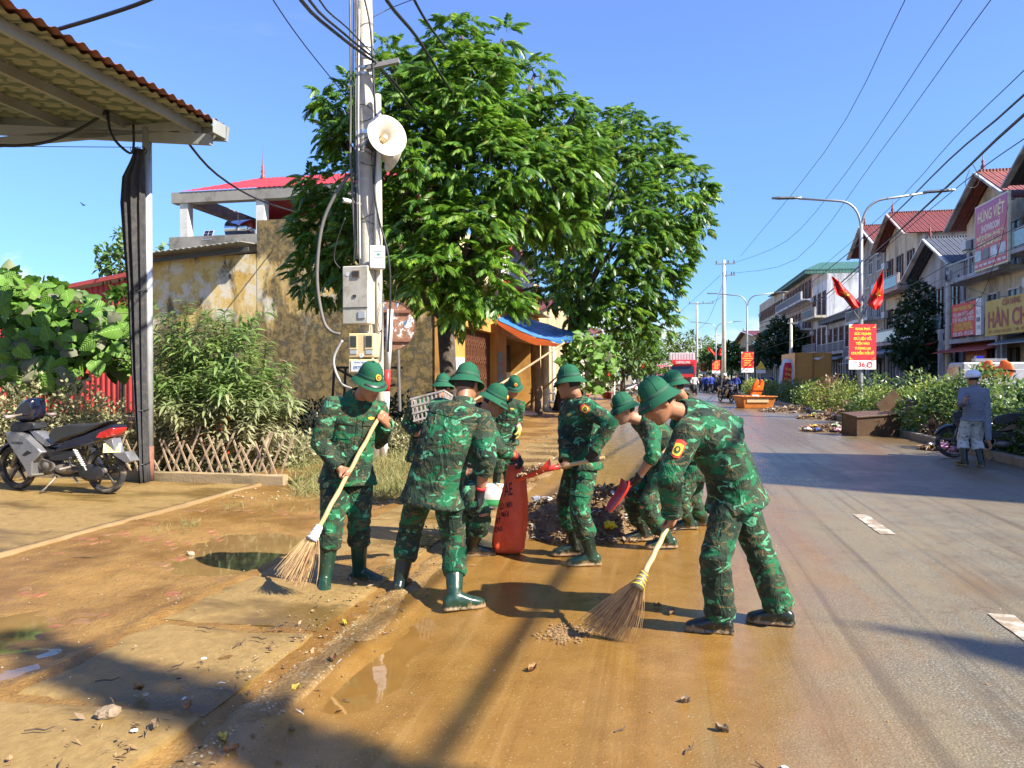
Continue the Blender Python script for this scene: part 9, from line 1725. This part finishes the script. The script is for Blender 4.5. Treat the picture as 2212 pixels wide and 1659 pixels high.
# ================================================================== overhead wires, bird
GW = 'overhead wires'
def wire(label, pts, r, sag=0.0, twist=False):
 pp = [p if isinstance(p, Vector) else P(*p) for p in pts]
 if len(pp) == 2 and sag: m = (pp[0] + pp[1]) / 2 - Vector((0, 0, sag)); pp = bez(pp[0], m * 2 - (pp[0] + pp[1]) / 2, pp[1], 12)
 return cable('overhead_wire', pp, r, M_cable, None, label, GW, 4)
# three power lines to the far pole
wire('leftmost of three power lines sweeping down to the far tall pole', [(2070, -200, 16), (1955, 0, 23), (1780, 330, 42), (1600, 553, 76)], .016); wire('middle power line running down to the far tall pole', [(2240, -200, 15), (2078, 0, 22), (1830, 370, 45), (1700, 520, 62), (1588, 567, 77)], .016); wire('right power line with the deepest sag to the far tall pole', [(2320, -200, 15), (2140, 0, 21), (1900, 330, 40), (1720, 560, 62), (1586, 590, 77)], .016)
for i, (a, lb) in enumerate((([(1556, 595, 78), (1490, 655, 112), (1440, 700, 150)], 'far power line left of the tall pole'), ([(1563, 610, 78), (1530, 690, 100), (1507, 712, 118)], 'far power line between the two far poles'), ([(1570, 585, 78), (1560, 640, 90), (1525, 655, 118)], 'upper far line joining the two far poles'))): wire(lb, a, .02)
# telephone bundle on the right
wire('thick black telephone bundle from the top right to the far houses', [UV(7.4, -16, 8.5), UV(7.5, -4, 8.2), UV(7.9, 8, 8.0), (2212, 248, 18), (2060, 390, 27), (1890, 545, 42), (1755, 655, 66), (1640, 700, 95)], .040); wire('second telephone cable just above the bundle', [UV(7.0, -16, 9.0), UV(7.1, -4, 8.7), UV(7.6, 8, 8.5), (2212, 205, 18), (2050, 345, 27), (1890, 500, 42), (1740, 620, 70)], .030); wire('single wire high above the bundle', [(2330, 30, 14), (2212, 152, 18), (2060, 300, 27), (1900, 470, 42), (1700, 640, 80)], .014)
wire('loose cable below the telephone bundle', [(2330, 230, 16), (2212, 300, 20), (2080, 395, 27), (1930, 520, 40), (1760, 668, 66)], .016); wire('cable crossing in front of the showroom sign', [(2330, 440, 22), (2212, 485, 25), (2090, 545, 31), (1950, 625, 42), (1800, 690, 62)], .018); wire('lower cable crossing in front of the blue-roofed house', [(2330, 500, 22), (2212, 530, 25), (2090, 575, 31), (1950, 645, 42)], .012); wire('thin line under the showroom sign', [(2330, 535, 22), (2212, 560, 25), (2090, 600, 31), (1960, 660, 42)], .010)
wire('dangling cable hanging down over the showroom sign', [(2180, 430, 30), (2168, 500, 30), (2150, 560, 31), (2120, 640, 34), (2075, 690, 40)], .014); wire('coiled spare loop hanging from the bundle', [(2100, 352, 25), (2115, 385, 25), (2105, 405, 25), (2085, 398, 25), (2095, 365, 25)], .010)
wire('cable from the grey pole across the house fronts', [(2048, 605, 43.5), (2130, 635, 38), (2230, 645, 34)], .014); wire('second cable from the grey pole to the right', [(2048, 640, 43.5), (2130, 665, 38), (2230, 668, 34)], .012)
wire('sagging service wire between the lamps', [(1858, 640, 30), (1760, 720, 55), (1680, 745, 75), (1613, 770, 95)], .016)
# cables at the near pole
wire('thick twisted cable from the top edge to the near pole', [(560, -190, 5.5), (650, 0, 8.0), (730, 75, 10.6), (800, 128, DP - .3)], .024); wire('second twisted cable beside it to the near pole', [(590, -190, 5.6), (668, 0, 8.1), (740, 70, 10.7), (806, 124, DP - .3)], .018); wire('third thin cable to the near pole', [(640, -190, 5.6), (690, 0, 8.1), (750, 60, 10.7), (800, 112, DP - .3)], .012)
wire('cable continuing from the near pole into the street tree', [(806, 130, DP - .3), (870, 200, 14.2), (940, 300, 15.2), (1000, 370, 16.5)], .024); wire('second cable continuing into the street tree', [(812, 135, DP - .3), (880, 225, 14), (930, 290, 15)], .016)
wire('thick cable crossing the sky above the street tree', [(760, -150, 7), (835, 0, 9), (900, 80, 11), (960, 175, 13.5), (985, 215, 15)], .026); wire('short thick cable at the top crossing behind the tree', [(840, -120, 8), (895, 0, 10), (930, 60, 11.5), (965, 105, 13)], .022); wire('thin wire at upper left running down to the tree', [(560, -60, 9), (590, 0, 10), (660, 100, 12.5), (745, 205, 15.5)], .010); wire('thin wire from the pole to the upper right', [(800, 40, DP), (850, 15, 13), (930, -15, 12)], .008)
wire('black cable rising from the canopy roof to the top edge', [(40, 90, 7.8), (110, 68, 7.55), (220, 35, 7.4), (320, 0, 7.2), (420, -50, 7)], .020); wire('black cable sagging from the canopy post to the old house', [(362, 240, 10.0), (400, 300, 10.8), (470, 378, 13), (560, 432, 17), (645, 460, 21.5)], .020); wire('drooping black cable under the canopy at the left edge', [(-60, 310, 9.5), (30, 315, 9.5), (100, 307, 9.6), (170, 280, 9.8), (225, 245, 9.9), (240, 225, 10)], .020); wire('cable loop hanging beside the shade net', [(232, 232, 9.95), (240, 290, 9.95), (275, 328, 9.98), (288, 322, 10), (288, 270, 10)], .018); wire('thin wire stretched left from the net rings', [(-40, 316, 9.8), (130, 317, 9.9), (300, 318, 10.05)], .005)
bd = thing('bird', 'small dark bird flying in the blue sky', 'bird', P(181, 443, 60), 0); b = MB(); b.ball((0, 0, 0), (.16, .06, .05), 8, 6); b.build('body', M_black, bd); 
for s in (-1, 1): b = MB(); b.add([(-.05, s * .02, 0), (.06, s * .02, 0), (-.02, s * .35, .14), (-.10, s * .40, .12)], [(0, 1, 2, 3)]); b.build('wing', M_black, bd)
# each look-alike gets its place in the row, counted from the left or from the viewer
ORD = 'first second third fourth fifth sixth seventh eighth ninth tenth eleventh twelfth thirteenth fourteenth fifteenth sixteenth seventeenth eighteenth nineteenth twentieth twenty-first twenty-second twenty-third twenty-fourth twenty-fifth twenty-sixth twenty-seventh twenty-eighth'.split()
def number(start, fmt, key):
 q_ = sorted([o for o in scene.objects if o.get('label', '').startswith(start)], key=key)
 for o, w_ in zip(q_, ORD): o['label'] = fmt % w_
lr = lambda o: o.location.x / max(.1, o.location.y)
for st_, fm_ in (('pale rough stone', '%s pale rough stone from the left on the muddy ground'), ('thin dark twig', '%s thin dark twig from the left, lying flat in the mud'), ('curled brown dead leaf', '%s curled brown dead leaf from the left, lying in the mud'), ('yellow fallen leaf', '%s yellow fallen leaf from the left on the muddy pavement'), ('small crumpled white', '%s crumpled white scrap of packaging from the left'), ('tall weed with long', '%s tall lance-leaved weed from the left in the planting bed')): number(st_, fm_, lr)
number('distant hedge shrub', '%s distant hedge shrub beyond the orange tub, counting away', lambda o: o.location.y)
bpy.data.scenes.remove(WS)
